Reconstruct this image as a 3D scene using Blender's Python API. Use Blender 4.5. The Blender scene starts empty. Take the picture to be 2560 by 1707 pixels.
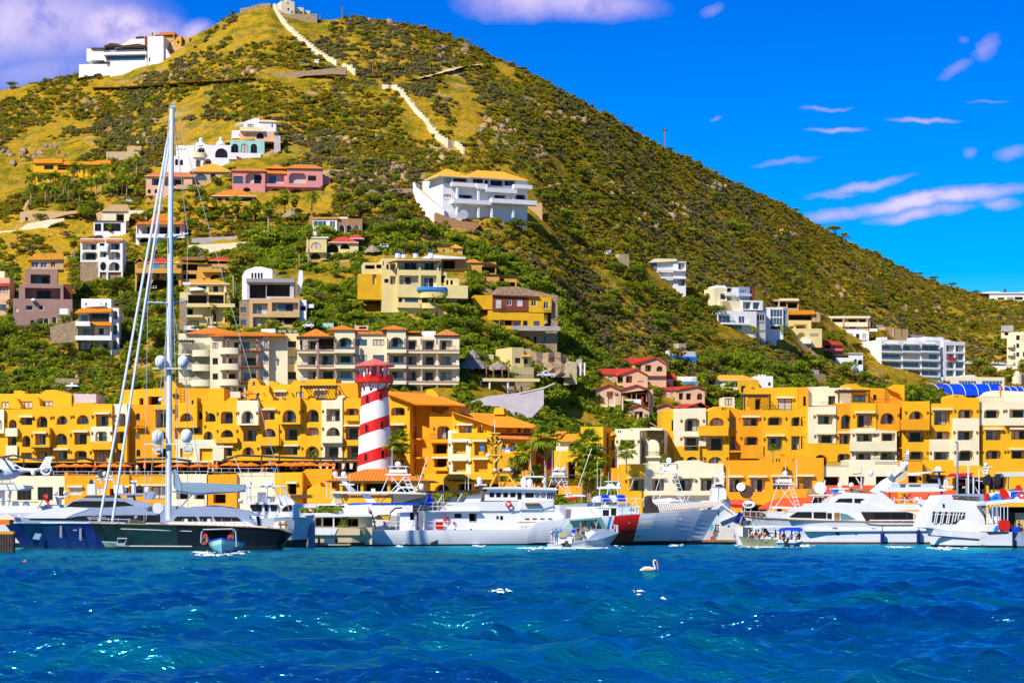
import bpy,math,random
import numpy as np
from mathutils import Vector,Matrix
from mathutils.geometry import tessellate_polygon
GW,BW,FW,PY,BY,ST,WL,WH,IV,YE,CW,FD,BN,CD,TC,CN,MU,RS,AM,SB,OT,WN,DG,RO,HO,RT,SK,IR,WO,FE,FN,DK,OC,CK,SN,TN,CV,TW,CO,CT,BB,MN,LT,PM,SU,GD,PH_,PO,AL_='gloss_white boat_white frame_white pale_yellow bay_wall stucco_tan wall white ivory yellow cloth_white frame_dark brown cloth_dark terracotta concrete MULTIPLY roof_storey amber silver_blue orange_tile window dark_grey roof_orange house red_tile sky_blue iron wood feather fan dark ochre canvas_dark stone ShaderNodeTexNoise canvas terrace_wall cloth_red canvas_tan beige_boat maroon leaf_tree petal_magenta SUBTRACT gold peach post alu'.split()
R=random.Random(7)
NR=np.random.RandomState(11)
scene=bpy.context.scene
col=scene.collection
# the camera stands on a boat at the origin and looks along +Y; distances in metres.
# F: focal length in photo pixels, CX: principal column, HY: row of the sea horizon, CH: eye height
F,CX,HY,CH=5780.0,1280.0,1288.0,3.6
rad=math.radians
# --- camera, sky, sun, exposure
cam=bpy.data.cameras.new('camera')
cam_o=bpy.data.objects.new('camera',cam)
col.objects.link(cam_o)
cam_o.location=(0,0,CH)
cam_o.rotation_euler=(rad(90),0,0)
cam.sensor_width=36.0
cam.lens=F/2560*36.0
cam.shift_y=(HY-853.5)/2560
cam.clip_start,cam.clip_end=1.0,20000
scene.camera=cam_o
SUN_EL,SUN_AZ=rad(43),rad(220)
SUN=Vector((math.sin(SUN_AZ)*math.cos(SUN_EL),math.cos(SUN_AZ)*math.cos(SUN_EL),math.sin(SUN_EL)))
sl=bpy.data.lights.new('sun','SUN')
sl.energy,sl.angle,sl.color=4.8,rad(.5),(1.0,.93,.8)
sun_o=bpy.data.objects.new('sun',sl)
col.objects.link(sun_o)
sun_o.rotation_euler=SUN.to_track_quat('Z','Y').to_euler()
sun_o.location=(-100,-100,300)
scene.view_settings.view_transform='Standard'
scene.view_settings.look='None'
scene.view_settings.exposure=.38
scene.view_settings.gamma=1.0
scene.view_settings.use_curve_mapping=False
scene.cycles.caustics_reflective=False
scene.cycles.caustics_refractive=False
class NT:
 """Small helper to wire shader nodes."""
 def __init__(s,tree):
  s.t=tree
  tree.nodes.clear()
 def n(s,typ,**kw):
  nd=s.t.nodes.new(typ)
  for k,v in kw.items():
   if k.startswith('i_'):
    key=k[2:]
    key=int(key)if key.isdigit()else key.replace('_',' ')
    if isinstance(v,bpy.types.NodeSocket):
     s.t.links.new(v,nd.inputs[key])
    else:
     nd.inputs[key].default_value=v
   else:
    setattr(nd,k,v)
  return nd
 def link(s,a,b):
  s.t.links.new(a,b)
 def math(s,op,a,b=0.0,c=None,clamp=False):
  nd=s.t.nodes.new('ShaderNodeMath')
  nd.operation,nd.use_clamp=op,clamp
  for i,v in enumerate((a,b,c)):
   if v is None:
    continue
   if isinstance(v,bpy.types.NodeSocket):
    s.t.links.new(v,nd.inputs[i])
   else:
    nd.inputs[i].default_value=v
  return nd.outputs[0]
 def mix(s,fac,a,b,mode='MIX'):
  nd=s.t.nodes.new('ShaderNodeMix')
  nd.data_type,nd.blend_type='RGBA',mode
  for i,v in((0,fac),(6,a),(7,b)):
   if isinstance(v,bpy.types.NodeSocket):
    s.t.links.new(v,nd.inputs[i])
   else:
    nd.inputs[i].default_value=v if i==0 or len(v)==4 else(*v,1)
  return nd.outputs[2]
 def ramp(s,fac,stops):
  nd=s.t.nodes.new('ShaderNodeValToRGB')
  e=nd.color_ramp.elements
  while len(e)>1:
   e.remove(e[-1])
  for i,(p,c)in enumerate(stops):
   el=e[0]if i==0 else e.new(p)
   el.position=p
   el.color=(*c,1)if len(c)==3 else c
  s.t.links.new(fac,nd.inputs[0])
  return nd.outputs[0]
def build_world():
 w=bpy.data.worlds.new('World')
 scene.world=w
 w.use_nodes=True
 t=NT(w.node_tree)
 sky=t.n('ShaderNodeTexSky',sky_type='NISHITA',sun_disc=False,sun_elevation=SUN_EL,sun_rotation=SUN_AZ,altitude=0,air_density=1.0,dust_density=.1,ozone_density=4.0)
 # the photograph is strongly graded towards saturated blue: the whole sky gets the same grade
 hs=t.n('ShaderNodeHueSaturation',i_Saturation=SKY_SAT,i_Value=SKY_VAL,i_Hue=SKY_HUE,i_Color=sky.outputs[0])
 tint=t.mix(1.0,hs.outputs[0],SKY_TINT,MU)
 tc=t.n('ShaderNodeTexCoord')
 sep=t.n('ShaderNodeSeparateXYZ',i_0=tc.outputs['Generated'])
 x,y,z=sep.outputs
 tint=t.mix(1.0,tint,t.ramp(z,[(.02,(.8,1.22,.93)),(.11,(.5,1.12,.95)),(.24,(.55,.74,.94)),(.6,(.6,.78,.94))]),MU)
 yy=t.math('MAXIMUM',t.math('ABSOLUTE',y),.05)
 u=t.math('DIVIDE',x,yy)
 v=t.math('DIVIDE',z,yy)
 comb=t.n('ShaderNodeCombineXYZ',i_0=u,i_1=v,i_2=0.0)
 warp=t.n(TN,i_Vector=comb.outputs[0],i_Scale=16.0,i_Detail=6.0,i_Roughness=.62)
 wsep=t.n('ShaderNodeSeparateColor',i_0=warp.outputs['Color'])
 fine=t.n(TN,i_Vector=comb.outputs[0],i_Scale=45.0,i_Detail=5.0,i_Roughness=.6)
 wu=t.math('MULTIPLY_ADD',t.math(SU,wsep.outputs[0],.5),.035,u)
 wv=t.math('MULTIPLY_ADD',t.math(SU,wsep.outputs[1],.5),.018,v)
 total=None
 for(cx,cy,rx,ry,tilt,soft,k)in CLOUDS:
  cu,cv=(cx-CX)/F,(HY-cy)/F
  c,s_=math.cos(tilt),math.sin(tilt)
  du=t.math(SU,wu if ry>30 else u,cu)
  dv=t.math(SU,wv,cv)
  a=t.math('DIVIDE',t.math('ADD',t.math(MU,du,c),t.math(MU,dv,s_)),rx/F)
  b=t.math('DIVIDE',t.math(SU,t.math(MU,dv,c),t.math(MU,du,s_)),ry/F)
  d=t.math('ADD',t.math('POWER',t.math('ABSOLUTE',a),2.0),t.math('POWER',t.math('ABSOLUTE',b),2.0))
  m=t.math(MU,t.math('POWER',t.math('DIVIDE',t.math(SU,1.12,d),soft*1.45,clamp=True),1.25),k)
  total=m if total is None else t.math('MAXIMUM',total,m)
 tex=t.math('MULTIPLY_ADD',t.math(SU,fine.outputs[0],.4),1.9,.85,clamp=True)
 total=t.math(MU,total,tex,clamp=True)
 total=t.math(MU,total,t.math('GREATER_THAN',y,0.0))
 zc=t.math('MAXIMUM',z,.03)
 pl=t.n('ShaderNodeCombineXYZ',i_0=t.math('DIVIDE',x,zc),i_1=t.math('DIVIDE',y,zc),i_2=0.0)
 far=t.n(TN,i_Vector=pl.outputs[0],i_Scale=.55,i_Detail=6.0,i_Roughness=.55)
 fm=t.math(MU,t.math(SU,far.outputs[0],.6,clamp=True),3.0,clamp=True)
 fm=t.math(MU,fm,t.math(MU,t.math(SU,z,.25,clamp=True),4.0,clamp=True))
 cc=t.ramp(t.math(MU,total,fine.outputs[0]),[(0.0,CLOUD_LO),(.55,CLOUD_HI)])
 full=t.mix(total,tint,cc)
 full=t.mix(t.math(MU,fm,.7),full,CLOUD_HI)
 bg=t.n('ShaderNodeBackground',i_Color=full,i_Strength=SKY_STR)
 out=t.n('ShaderNodeOutputWorld',i_Surface=bg.outputs[0])
SKY_STR=.1
SKY_SAT,SKY_VAL,SKY_HUE,SKY_TINT=2.1,1.0,.512,(1.0,.88,1.22)
CLOUD_LO,CLOUD_HI=(3.6,2.7,6.0),(7.4,6.2,8.2)
CLOUDS=[(60,60,400,150,0.0,.9,.95),(300,75,210,85,-.12,.7,.9),(480,75,70,34,.25,.8,.75),(90,190,240,60,.1,.9,.6),(1430,15,255,52,-.03,.9,.9),(1330,5,200,60,0.0,.8,.8),(1780,20,34,20,.3,.8,.35),(2475,118,46,34,.5,.8,.42),(2390,165,52,16,.4,.9,.4),(2410,95,16,10,0.0,.9,.25),(2065,273,72,7,0.0,.9,.55),(2310,306,98,9,0.0,.8,.65),(2090,326,84,8,-.04,.8,.6),(1960,398,90,9,.04,.9,.4),(2425,390,20,16,.3,.8,.35),(2530,392,50,20,.1,.8,.4),(2150,472,145,14,.13,.8,.6),(2080,486,70,10,-.05,.9,.5),(2330,508,290,24,.13,.7,.85),(2100,535,110,20,0.0,.8,.7),(2300,543,150,18,.12,.8,.75),(2500,515,60,16,0.0,.8,.6),(1790,284,18,6,0.0,.9,.35),(2470,249,60,5,0.0,.9,.3)]
build_world()
# --- materials
MATS={}
def mat(name,rgb=(.5,.5,.5),rough=.8,noise=.1,scale=.5,spec=.3,bump=0.0,metal=0.0,coat=0.0,streak=0.0):
 if name in MATS:
  return MATS[name]
 m=bpy.data.materials.new(name)
 m.use_nodes=True
 t=NT(m.node_tree)
 p=t.n('ShaderNodeBsdfPrincipled',i_Roughness=rough,i_Metallic=metal)
 p.inputs['Specular IOR Level'].default_value=spec
 p.inputs['Coat Weight'].default_value=coat
 c=None
 if noise>0:
  tc=t.n('ShaderNodeTexCoord')
  nz=t.n(TN,i_Vector=tc.outputs['Object'],i_Scale=scale,i_Detail=5.0,i_Roughness=.65)
  lo=tuple(max(0,v*(1-noise*1.6))for v in rgb)
  hi=tuple(min(1,v*(1+noise))for v in rgb)
  c=t.ramp(nz.outputs[0],[(.3,lo),(.7,hi)])
  if streak>0:
   mp=t.n('ShaderNodeMapping',i_Vector=tc.outputs['Object'])
   mp.inputs['Scale'].default_value=(2.2,2.2,.12)
   st=t.n(TN,i_Vector=mp.outputs[0],i_Scale=1.0,i_Detail=3.0)
   f=t.math(MU,t.math(SU,st.outputs[0],.55,clamp=True),streak*4,clamp=True)
   c=t.mix(f,c,tuple(v*.55 for v in rgb))
  t.link(c,p.inputs['Base Color'])
  if bump>0:
   b2=t.n(TN,i_Vector=tc.outputs['Object'],i_Scale=scale*8,i_Detail=4.0)
   bp=t.n('ShaderNodeBump',i_Strength=bump,i_Distance=.1,i_Height=b2.outputs[0])
   t.link(bp.outputs[0],p.inputs['Normal'])
 else:
  p.inputs['Base Color'].default_value=(*rgb,1)
 t.n('ShaderNodeOutputMaterial',i_Surface=p.outputs[0])
 MATS[name]=m
 return m
def leafmat(name,dark,light,trans=.4,rnd=.3):
 """Leaves: colour by clump (a face attribute) and by plant."""
 m=bpy.data.materials.new(name)
 m.use_nodes=True
 t=NT(m.node_tree)
 at=t.n('ShaderNodeAttribute',attribute_name='tone')
 oi=t.n('ShaderNodeObjectInfo')
 f=t.math('MULTIPLY_ADD',t.math(SU,oi.outputs['Random'],.5),rnd*2,at.outputs['Fac'],clamp=True)
 c=t.mix(f,dark,light)
 d=t.n('ShaderNodeBsdfPrincipled',i_Base_Color=c,i_Roughness=.65)
 d.inputs['Specular IOR Level'].default_value=.25
 tr=t.n('ShaderNodeBsdfTranslucent',i_Color=t.mix(.5,c,light))
 mx=t.n('ShaderNodeMixShader',i_0=trans,i_1=d.outputs[0],i_2=tr.outputs[0])
 t.n('ShaderNodeOutputMaterial',i_Surface=mx.outputs[0])
 MATS[name]=m
 return m
mat(YE,(.8,.42,.008),noise=.07,scale=.35,bump=.25,streak=.05)
mat(AM,(.78,.33,.006),noise=.07,scale=.35,bump=.25,streak=.05)  # shaded partner of the yellow: turned walls get their shade as colour
mat('cream',(.8,.68,.45),noise=.05,scale=.4,bump=.2,streak=.05)
mat(IV,(.8,.71,.47),noise=.05,scale=.4,bump=.2,streak=.04)
mat(PY,(.74,.6,.26),noise=.06,scale=.4,bump=.2,streak=.05)
mat(WH,(.8,.79,.77),noise=.04,scale=.4,bump=.12,streak=.03)
mat(GW,(.82,.82,.82),rough=.22,noise=.03,scale=.3,spec=.5,coat=.3)
mat(BW,(.8,.81,.81),rough=.28,noise=.04,scale=.25,spec=.5,streak=.03)
mat(ST,(.58,.38,.18),noise=.08,bump=.2,streak=.05)
mat(OC,(.62,.33,.06),noise=.08,bump=.2)
mat(GD,(.74,.4,.01),noise=.08,bump=.2)
mat('pink',(.66,.27,.25),noise=.06,bump=.2,streak=.05)
mat(PH_,(.72,.44,.27),noise=.06,bump=.2,streak=.05)
mat('mauve',(.36,.21,.17),noise=.06,bump=.2,streak=.04)
mat(CN,(.42,.38,.34),noise=.12,bump=.3,streak=.08)
mat('lavender',(.55,.48,.5),noise=.1,bump=.3,streak=.1)
mat(SN,(.4,.28,.16),noise=.35,scale=2.2,bump=.8)
mat('stone_pale',(.56,.44,.25),noise=.3,scale=2.0,bump=.8)
mat('rock',(.44,.28,.12),noise=.4,scale=.5,bump=1.0)
mat('rock_grey',(.34,.24,.15),noise=.4,scale=.6,bump=1.0)
mat('brick',(.42,.22,.1),noise=.2,scale=2.0,bump=.6)
mat(TC,(.66,.21,.045),noise=.2,scale=1.2,bump=.5)
mat(OT,(.78,.36,.03),noise=.14,scale=1.2,bump=.5)
mat(RO,(.8,.28,.01),noise=.08,scale=.6,bump=.3)
mat('rust_tile',(.72,.22,.02),noise=.12,scale=1.0,bump=.4)
mat(RT,(.6,.06,.035),noise=.16,scale=1.2,bump=.4)
mat('red',(.62,.015,.01),rough=.45,noise=.06)
mat('coral',(.72,.14,.12),rough=.6,noise=.06)
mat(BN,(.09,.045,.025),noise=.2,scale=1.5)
mat(WO,(.3,.16,.06),noise=.25,scale=2.0)
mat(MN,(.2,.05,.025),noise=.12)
mat('thatch',(.36,.29,.22),noise=.35,scale=2.5,bump=1.0)
mat('thatch_pale',(.5,.4,.26),noise=.3,scale=3.0,bump=1.0)
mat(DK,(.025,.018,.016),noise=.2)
mat('interior',(.72,.58,.3),noise=.1)
mat('interior_white',(.62,.58,.52),noise=.08)
mat('glass',(.016,.015,.016),rough=.1,noise=0.0,spec=.14)
mat('glass_blue',(.06,.1,.14),rough=.06,noise=0.0,spec=.6)
mat('glass_green',(.1,.26,.24),rough=.08,noise=0.0,spec=.8)
mat('curtain',(.55,.5,.42),rough=.9,noise=.1,scale=3)
mat('curtain_blue',(.05,.25,.42),rough=.9,noise=.1,scale=3)
mat(FW,(.75,.74,.72),rough=.5,noise=0.0)
mat(FD,(.06,.045,.035),rough=.5,noise=0.0)
mat(IR,(.03,.025,.022),rough=.5,noise=0.0)
mat('lamp_brass',(.3,.16,.03),rough=.5,noise=0.0)
mat('steel',(.6,.61,.62),rough=.3,noise=0.0,metal=.8)
mat(AL_,(.7,.71,.72),rough=.35,noise=.03,metal=.3)
mat('grey',(.3,.31,.33),noise=.08)
mat(DG,(.07,.075,.085),noise=.1,rough=.5)
mat('navy_hull',(.008,.014,.16),rough=.3,noise=.05,spec=.22)
mat('black_hull',(.01,.013,.017),rough=.25,noise=.05,spec=.22)
mat(SB,(.3,.36,.5),rough=.25,noise=.04,spec=.6,coat=.3)
mat('boot',(.015,.014,.016),rough=.5,noise=.1)
mat('antifoul_red',(.2,.03,.02),rough=.6,noise=.1)
mat('blue',(0.0,.07,.55),rough=.6,noise=.08)
mat('royal',(0.0,.05,.62),rough=.5,noise=.06)
mat(SK,(.02,.25,.75),rough=.4,noise=.05)
mat('aqua',(.12,.42,.5),rough=.35,noise=.05)
mat('mint',(.35,.62,.55),rough=.5,noise=.05)
mat('panga_green',(.34,.36,.2),rough=.4,noise=.1)
mat('sail_blue',(.24,.36,.45),rough=.7,noise=.1)
mat('orange',(.8,.2,.008),rough=.8,noise=.08)
mat('orange_red',(.72,.1,.02),rough=.7,noise=.08)
mat('life_orange',(.85,.12,.01),rough=.7,noise=.05)
mat(CV,(.74,.7,.6),rough=.9,noise=.06)
mat(CK,(.045,.03,.025),rough=.9,noise=.2)
mat(CT,(.62,.46,.2),rough=.9,noise=.1)
mat(BB,(.66,.52,.28),rough=.35,noise=.05,spec=.5)
mat('teak',(.4,.22,.08),noise=.15,scale=2)
mat('mast_paint',(.72,.77,.8),rough=.3,noise=.03,spec=.5)
mat('derrick_yellow',(.75,.4,.02),rough=.5,noise=.06)
mat('asphalt',(.2,.17,.15),noise=.15,scale=.8)
mat('skin',(.42,.22,.13),rough=.6,noise=0.0)
mat('hair',(.03,.02,.012),rough=.6,noise=0.0)
mat(CW,(.72,.7,.68),rough=.9,noise=0.0)
mat('cloth_blue',(.02,.2,.5),rough=.9,noise=0.0)
mat(CD,(.05,.035,.03),rough=.9,noise=0.0)
mat(CO,(.6,.04,.03),rough=.9,noise=0.0)
mat('cloth_khaki',(.42,.3,.12),rough=.9,noise=0.0)
mat('bark',(.16,.1,.055),noise=.3,scale=3)
mat('palm_bark',(.42,.3,.17),noise=.25,scale=3)
mat('piling',(.06,.045,.035),noise=.3,scale=2)
leafmat('leaf_scrub',(.13,.12,.006),(.46,.37,.012),.48)
leafmat('leaf_scrub_grey',(.1,.09,.035),(.26,.22,.08),.4)
leafmat('leaf_gold',(.16,.1,.006),(.5,.31,.012))
leafmat(LT,(.08,.12,.007),(.34,.41,.012),.48)
leafmat('leaf_lush',(.07,.14,.005),(.4,.46,.012),.4)
leafmat('leaf_palm',(.06,.13,.008),(.38,.46,.014),.45)
leafmat(PM,(.3,.01,.09),(.6,.03,.22))
leafmat('petal_red',(.35,.02,.01),(.7,.08,.02))
# --- mesh helpers
class M:
 def __init__(s):
  s.v,s.f,s.m,s.tone=[],[],[],None
 def add(s,pts,faces,m=0):
  b=len(s.v)
  s.v.extend(pts)
  for f in faces:
   s.f.append([b+i for i in f])
   s.m.append(m)
 def quad(s,a,b,c,d,m=0):
  s.add([a,b,c,d],[(0,1,2,3)],m)
 def box(s,x0,x1,y0,y1,z0,z1,m=0):
  s.add([(x0,y0,z0),(x1,y0,z0),(x1,y1,z0),(x0,y1,z0),(x0,y0,z1),(x1,y0,z1),(x1,y1,z1),(x0,y1,z1)],[(0,3,2,1),(4,5,6,7),(0,1,5,4),(1,2,6,5),(2,3,7,6),(3,0,4,7)],m)
 def tube(s,pts,r,n=6,m=0,r1=None,cap=True):
  pts=[Vector(p)for p in pts]
  k=len(pts)
  b=len(s.v)
  for i,p in enumerate(pts):
   d=(pts[min(i+1,k-1)]-pts[max(i-1,0)]).normalized()
   up=Vector((0,0,1))if abs(d.z)<.9 else Vector((1,0,0))
   e1=d.cross(up).normalized()
   e2=d.cross(e1)
   rr=r if r1 is None else r+(r1-r)*i/(k-1)
   for j in range(n):
    a=2*math.pi*j/n
    s.v.append(tuple(p+e1*(rr*math.cos(a))+e2*(rr*math.sin(a))))
  for i in range(k-1):
   for j in range(n):
    q=[b+i*n+j,b+i*n+(j+1)%n,b+(i+1)*n+(j+1)%n,b+(i+1)*n+j]
    s.f.append(q)
    s.m.append(m)
  if cap:
   for i in(0,k-1):
    s.f.append([b+i*n+j for j in(range(n)if i else reversed(range(n)))])
    s.m.append(m)
 def lathe(s,c,prof,n=12,m=0,sx=1,sy=1):
  """prof: (radius, z) from bottom to top, relative to c."""
  b=len(s.v)
  for r,z in prof:
   for j in range(n):
    a=2*math.pi*(j+.5)/n
    s.v.append((c[0]+r*math.cos(a)*sx,c[1]+r*math.sin(a)*sy,c[2]+z))
  for i in range(len(prof)-1):
   for j in range(n):
    s.f.append([b+i*n+j,b+i*n+(j+1)%n,b+(i+1)*n+(j+1)%n,b+(i+1)*n+j])
    s.m.append(m)
  s.f.append([b+j for j in reversed(range(n))])
  s.m.append(m)
  s.f.append([b+(len(prof)-1)*n+j for j in range(n)])
  s.m.append(m)
 def ball(s,c,r,n=10,m=0,sz=1.0,k=6):
  s.lathe(c,[(max(.001,r*math.sin(math.pi*i/k)),-r*sz*math.cos(math.pi*i/k))for i in range(k+1)],n,m)
 def ext(s,pts,y0,y1,m=0,tap=0.0):
  """extrude an (x, z) outline along y; tap shrinks nothing, it only shifts the far outline inwards."""
  n=len(pts)
  tri=tess([pts])
  a=[(p[0],y0,p[1])for p in pts]
  c=[(p[0],y1,p[1])for p in pts]
  s.add(a,tri,m)
  s.add(c,[tuple(reversed(f))for f in tri],m)
  b=len(s.v)
  s.v.extend(a+c)
  for i in range(n):
   j=(i+1)%n
   s.f.append([b+i,b+j,b+n+j,b+n+i])
   s.m.append(m)
 def mesh(s,name,mats,smooth=False,tone=None):
  me=bpy.data.meshes.new(name)
  me.from_pydata(s.v,[],s.f)
  for x in mats:
   me.materials.append(MATS[x])
  if len(mats)>1:
   me.polygons.foreach_set('material_index',s.m)
  if smooth:
   me.polygons.foreach_set('use_smooth',[True]*len(me.polygons))
  if tone is not None:
   at=me.attributes.new('tone','FLOAT','FACE')
   at.data.foreach_set('value',tone)
  me.update()
  return me
 def ob(s,name,parent,mats,smooth=False,loc=None,label=None,fix=True):
  if isinstance(mats,str):
   mats=[mats]
  me=s.mesh(name,mats,smooth)
  return link(name,me,parent,loc,label)
def fixn(me):
 import bmesh
 bm=bmesh.new()
 bm.from_mesh(me)
 bmesh.ops.remove_doubles(bm,verts=bm.verts,dist=1e-4)
 bmesh.ops.recalc_face_normals(bm,faces=bm.faces)
 bm.to_mesh(me)
 bm.free()
def link(name,me,parent=None,loc=None,label=None):
 o=bpy.data.objects.new(name,me)
 col.objects.link(o)
 if parent is not None:
  o.parent=parent
 if loc is not None:
  o.location=loc
 if label:
  o['label']=label
 return o
def tess(loops):
 vs=[[Vector((p[0],p[1],0))for p in lp]for lp in loops]
 flat=[p for lp in loops for p in lp]
 out=[]
 for t in tessellate_polygon(vs):
  a,b,c=(flat[i]for i in t)
  ar=(b[0]-a[0])*(c[1]-a[1])-(b[1]-a[1])*(c[0]-a[0])
  if abs(ar)<1e-9:
   continue
  out.append(tuple(t)if ar>0 else(t[0],t[2],t[1]))
 return out
def thing(name,label,cat,loc=(0,0,0),rz=0.0,group=None):
 o=bpy.data.objects.new(name,None)
 o.empty_display_size=.5
 col.objects.link(o)
 o.location=loc
 o.rotation_euler=(0,0,rz)
 return tag(o,label,cat,group)
def tag(o,label,cat,group=None):
 o['label']=label
 o['category']=cat
 o['kind']='thing'
 if group:
  o['group']=group
 return o
def struct(o,kind='structure',label=None):
 o['kind']=kind
 if label:
  o['label']=label
 return o
def dup(root,loc,rz=0.0,sc=None,label=None,group=None):
 r=root.copy()
 col.objects.link(r)
 r.location=loc
 r.rotation_euler=(0,0,rz)
 if sc is not None:
  r.scale=sc if hasattr(sc,'__len__')else(sc,sc,sc)
 if label:
  r['label']=label
 if group:
  r['group']=group
 for ch in KIDS(root):
  c=ch.copy()
  col.objects.link(c)
  c.parent=r
  for g in KIDS(ch):
   d=g.copy()
   col.objects.link(d)
   d.parent=c
 return r
_kid_cache={}
def KIDS(o):
 if o.name not in _kid_cache:
  _kid_cache[o.name]=list(o.children)
 return _kid_cache[o.name]
 # --- terrain
SKYLINE=[(-1400,520),(-900,400),(-300,262),(0,226),(60,214),(116,202),(197,186),(300,166),(400,128),(474,94),(520,72),(581,38),(640,20),(676,14),(720,34),(796,50),(857,48),(900,44),(952,56),(1028,64),(1090,80),(1175,110),(1240,146),(1287,163),(1373,210),(1489,273),(1605,339),(1662,372),(1720,395),(1836,460),(1952,507),(2067,575),(2125,606),(2183,632),(2270,676),(2356,712),(2455,736),(2560,745),(2900,790),(3500,900),(4200,1000)]
_su=np.array([p[0]for p in SKYLINE],float)
_sv=np.array([p[1]for p in SKYLINE],float)
def sm(u,a,b):
 t=np.clip((u-a)/(b-a),0,1)
 return t*t*(3-2*t)
def foot(u):
 return 432+95*sm(u,1650,2500)
def ridge(u):
 return 760+330*sm(u,1350,2500)
def expo(u):
 return .98+.36*sm(u,1150,1700)
def vnoise(x,y,seed=0):
 """smooth value noise on numpy arrays."""
 xi,yi=np.floor(x).astype(np.int64),np.floor(y).astype(np.int64)
 xf,yf=x-xi,y-yi
 xf,yf=xf*xf*(3-2*xf),yf*yf*(3-2*yf)
 def h(a,b):
  n=(a*374761393+b*668265263+seed*1442695041)&0x7fffffff
  n=((n^(n>>13))*1274126177)&0x7fffffff
  return((n^(n>>16))&0xffff)/65535.0
 return(h(xi,yi)*(1-xf)+h(xi+1,yi)*xf)*(1-yf)+(h(xi,yi+1)*(1-xf)+h(xi+1,yi+1)*xf)*yf
def fbm(x,y,oct=4,seed=0,gain=.5):
 s,a,t=0.0,1.0,0.0
 for i in range(oct):
  s=s+a*vnoise(x*2**i+17.3*i,y*2**i-9.1*i,seed+i)
  t+=a
  a*=gain
 return s/t
Z_FOOT=1.6
_gu=np.arange(-1400,4201,10.0)
_gv=np.interp(_gu,_su,_sv)
_gk=np.exp(-(np.arange(-30,31)/11.0)**2)
_gs=np.convolve(np.pad(_gv,30,mode='edge'),_gk/_gk.sum(),'valid')
def zr(u,t=1.0):
 """ridge height above column u; lower down the slope the small bumps of the skyline fade."""
 k=np.clip((np.asarray(t)-.72)/.26,0,1)
 sv=np.interp(u,_su,_sv)*k+np.interp(u,_gu,_gs)*(1-k)
 return CH+(HY-sv)/F*ridge(u)
def t_of(u,Y):
 return(Y-foot(u))/(ridge(u)-foot(u))
def z_base(u,Y):
 t=t_of(u,Y)
 tc=np.clip(t,0,1)
 z=Z_FOOT+(zr(u,tc)-Z_FOOT)*tc**expo(u)
 return np.where(t>1,z-(t-1)*(ridge(u)-foot(u))*.45,z)
def z_ground(u,Y):
 """ground height at column u and distance Y (with relief)."""
 u,Y=np.asarray(u,float),np.asarray(Y,float)
 t=t_of(u,Y)
 X=(u-CX)/F*Y
 n=fbm(X/34,Y/34,4,3)-.5
 g=fbm(X/70+.35*t,Y/200,3,9)-.5
 amp=np.clip(t*6,0,1)*np.clip((1-t)*5,0,1)
 rib=np.sin((u+260*t)/62.0)*2.2*sm(u,1250,1700)
 gul=-7.0*np.exp(-((u-(1240+620*(1-t)+60*np.sin(t*9)))/110.0)**2)*sm(u,1250,1500)
 return z_base(u,Y)+amp*(n*7.0+g*9.0+rib+gul)
def ground(px,py):
 """distance Y at which the sight line through photo pixel (px, py) meets the smooth hillside."""
 Ys=np.linspace(foot(px)-5,ridge(px),400)
 rows=HY-(z_ground(np.full_like(Ys,px),Ys)-CH)/Ys*F
 hit=np.nonzero(rows<=py)[0]
 return float(Ys[hit[0]])if len(hit)else float(Ys[-1])
def gpos(px,py):
 Y=ground(px,py)
 return((px-CX)/F*Y,Y,float(z_ground(px,Y)))
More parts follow.
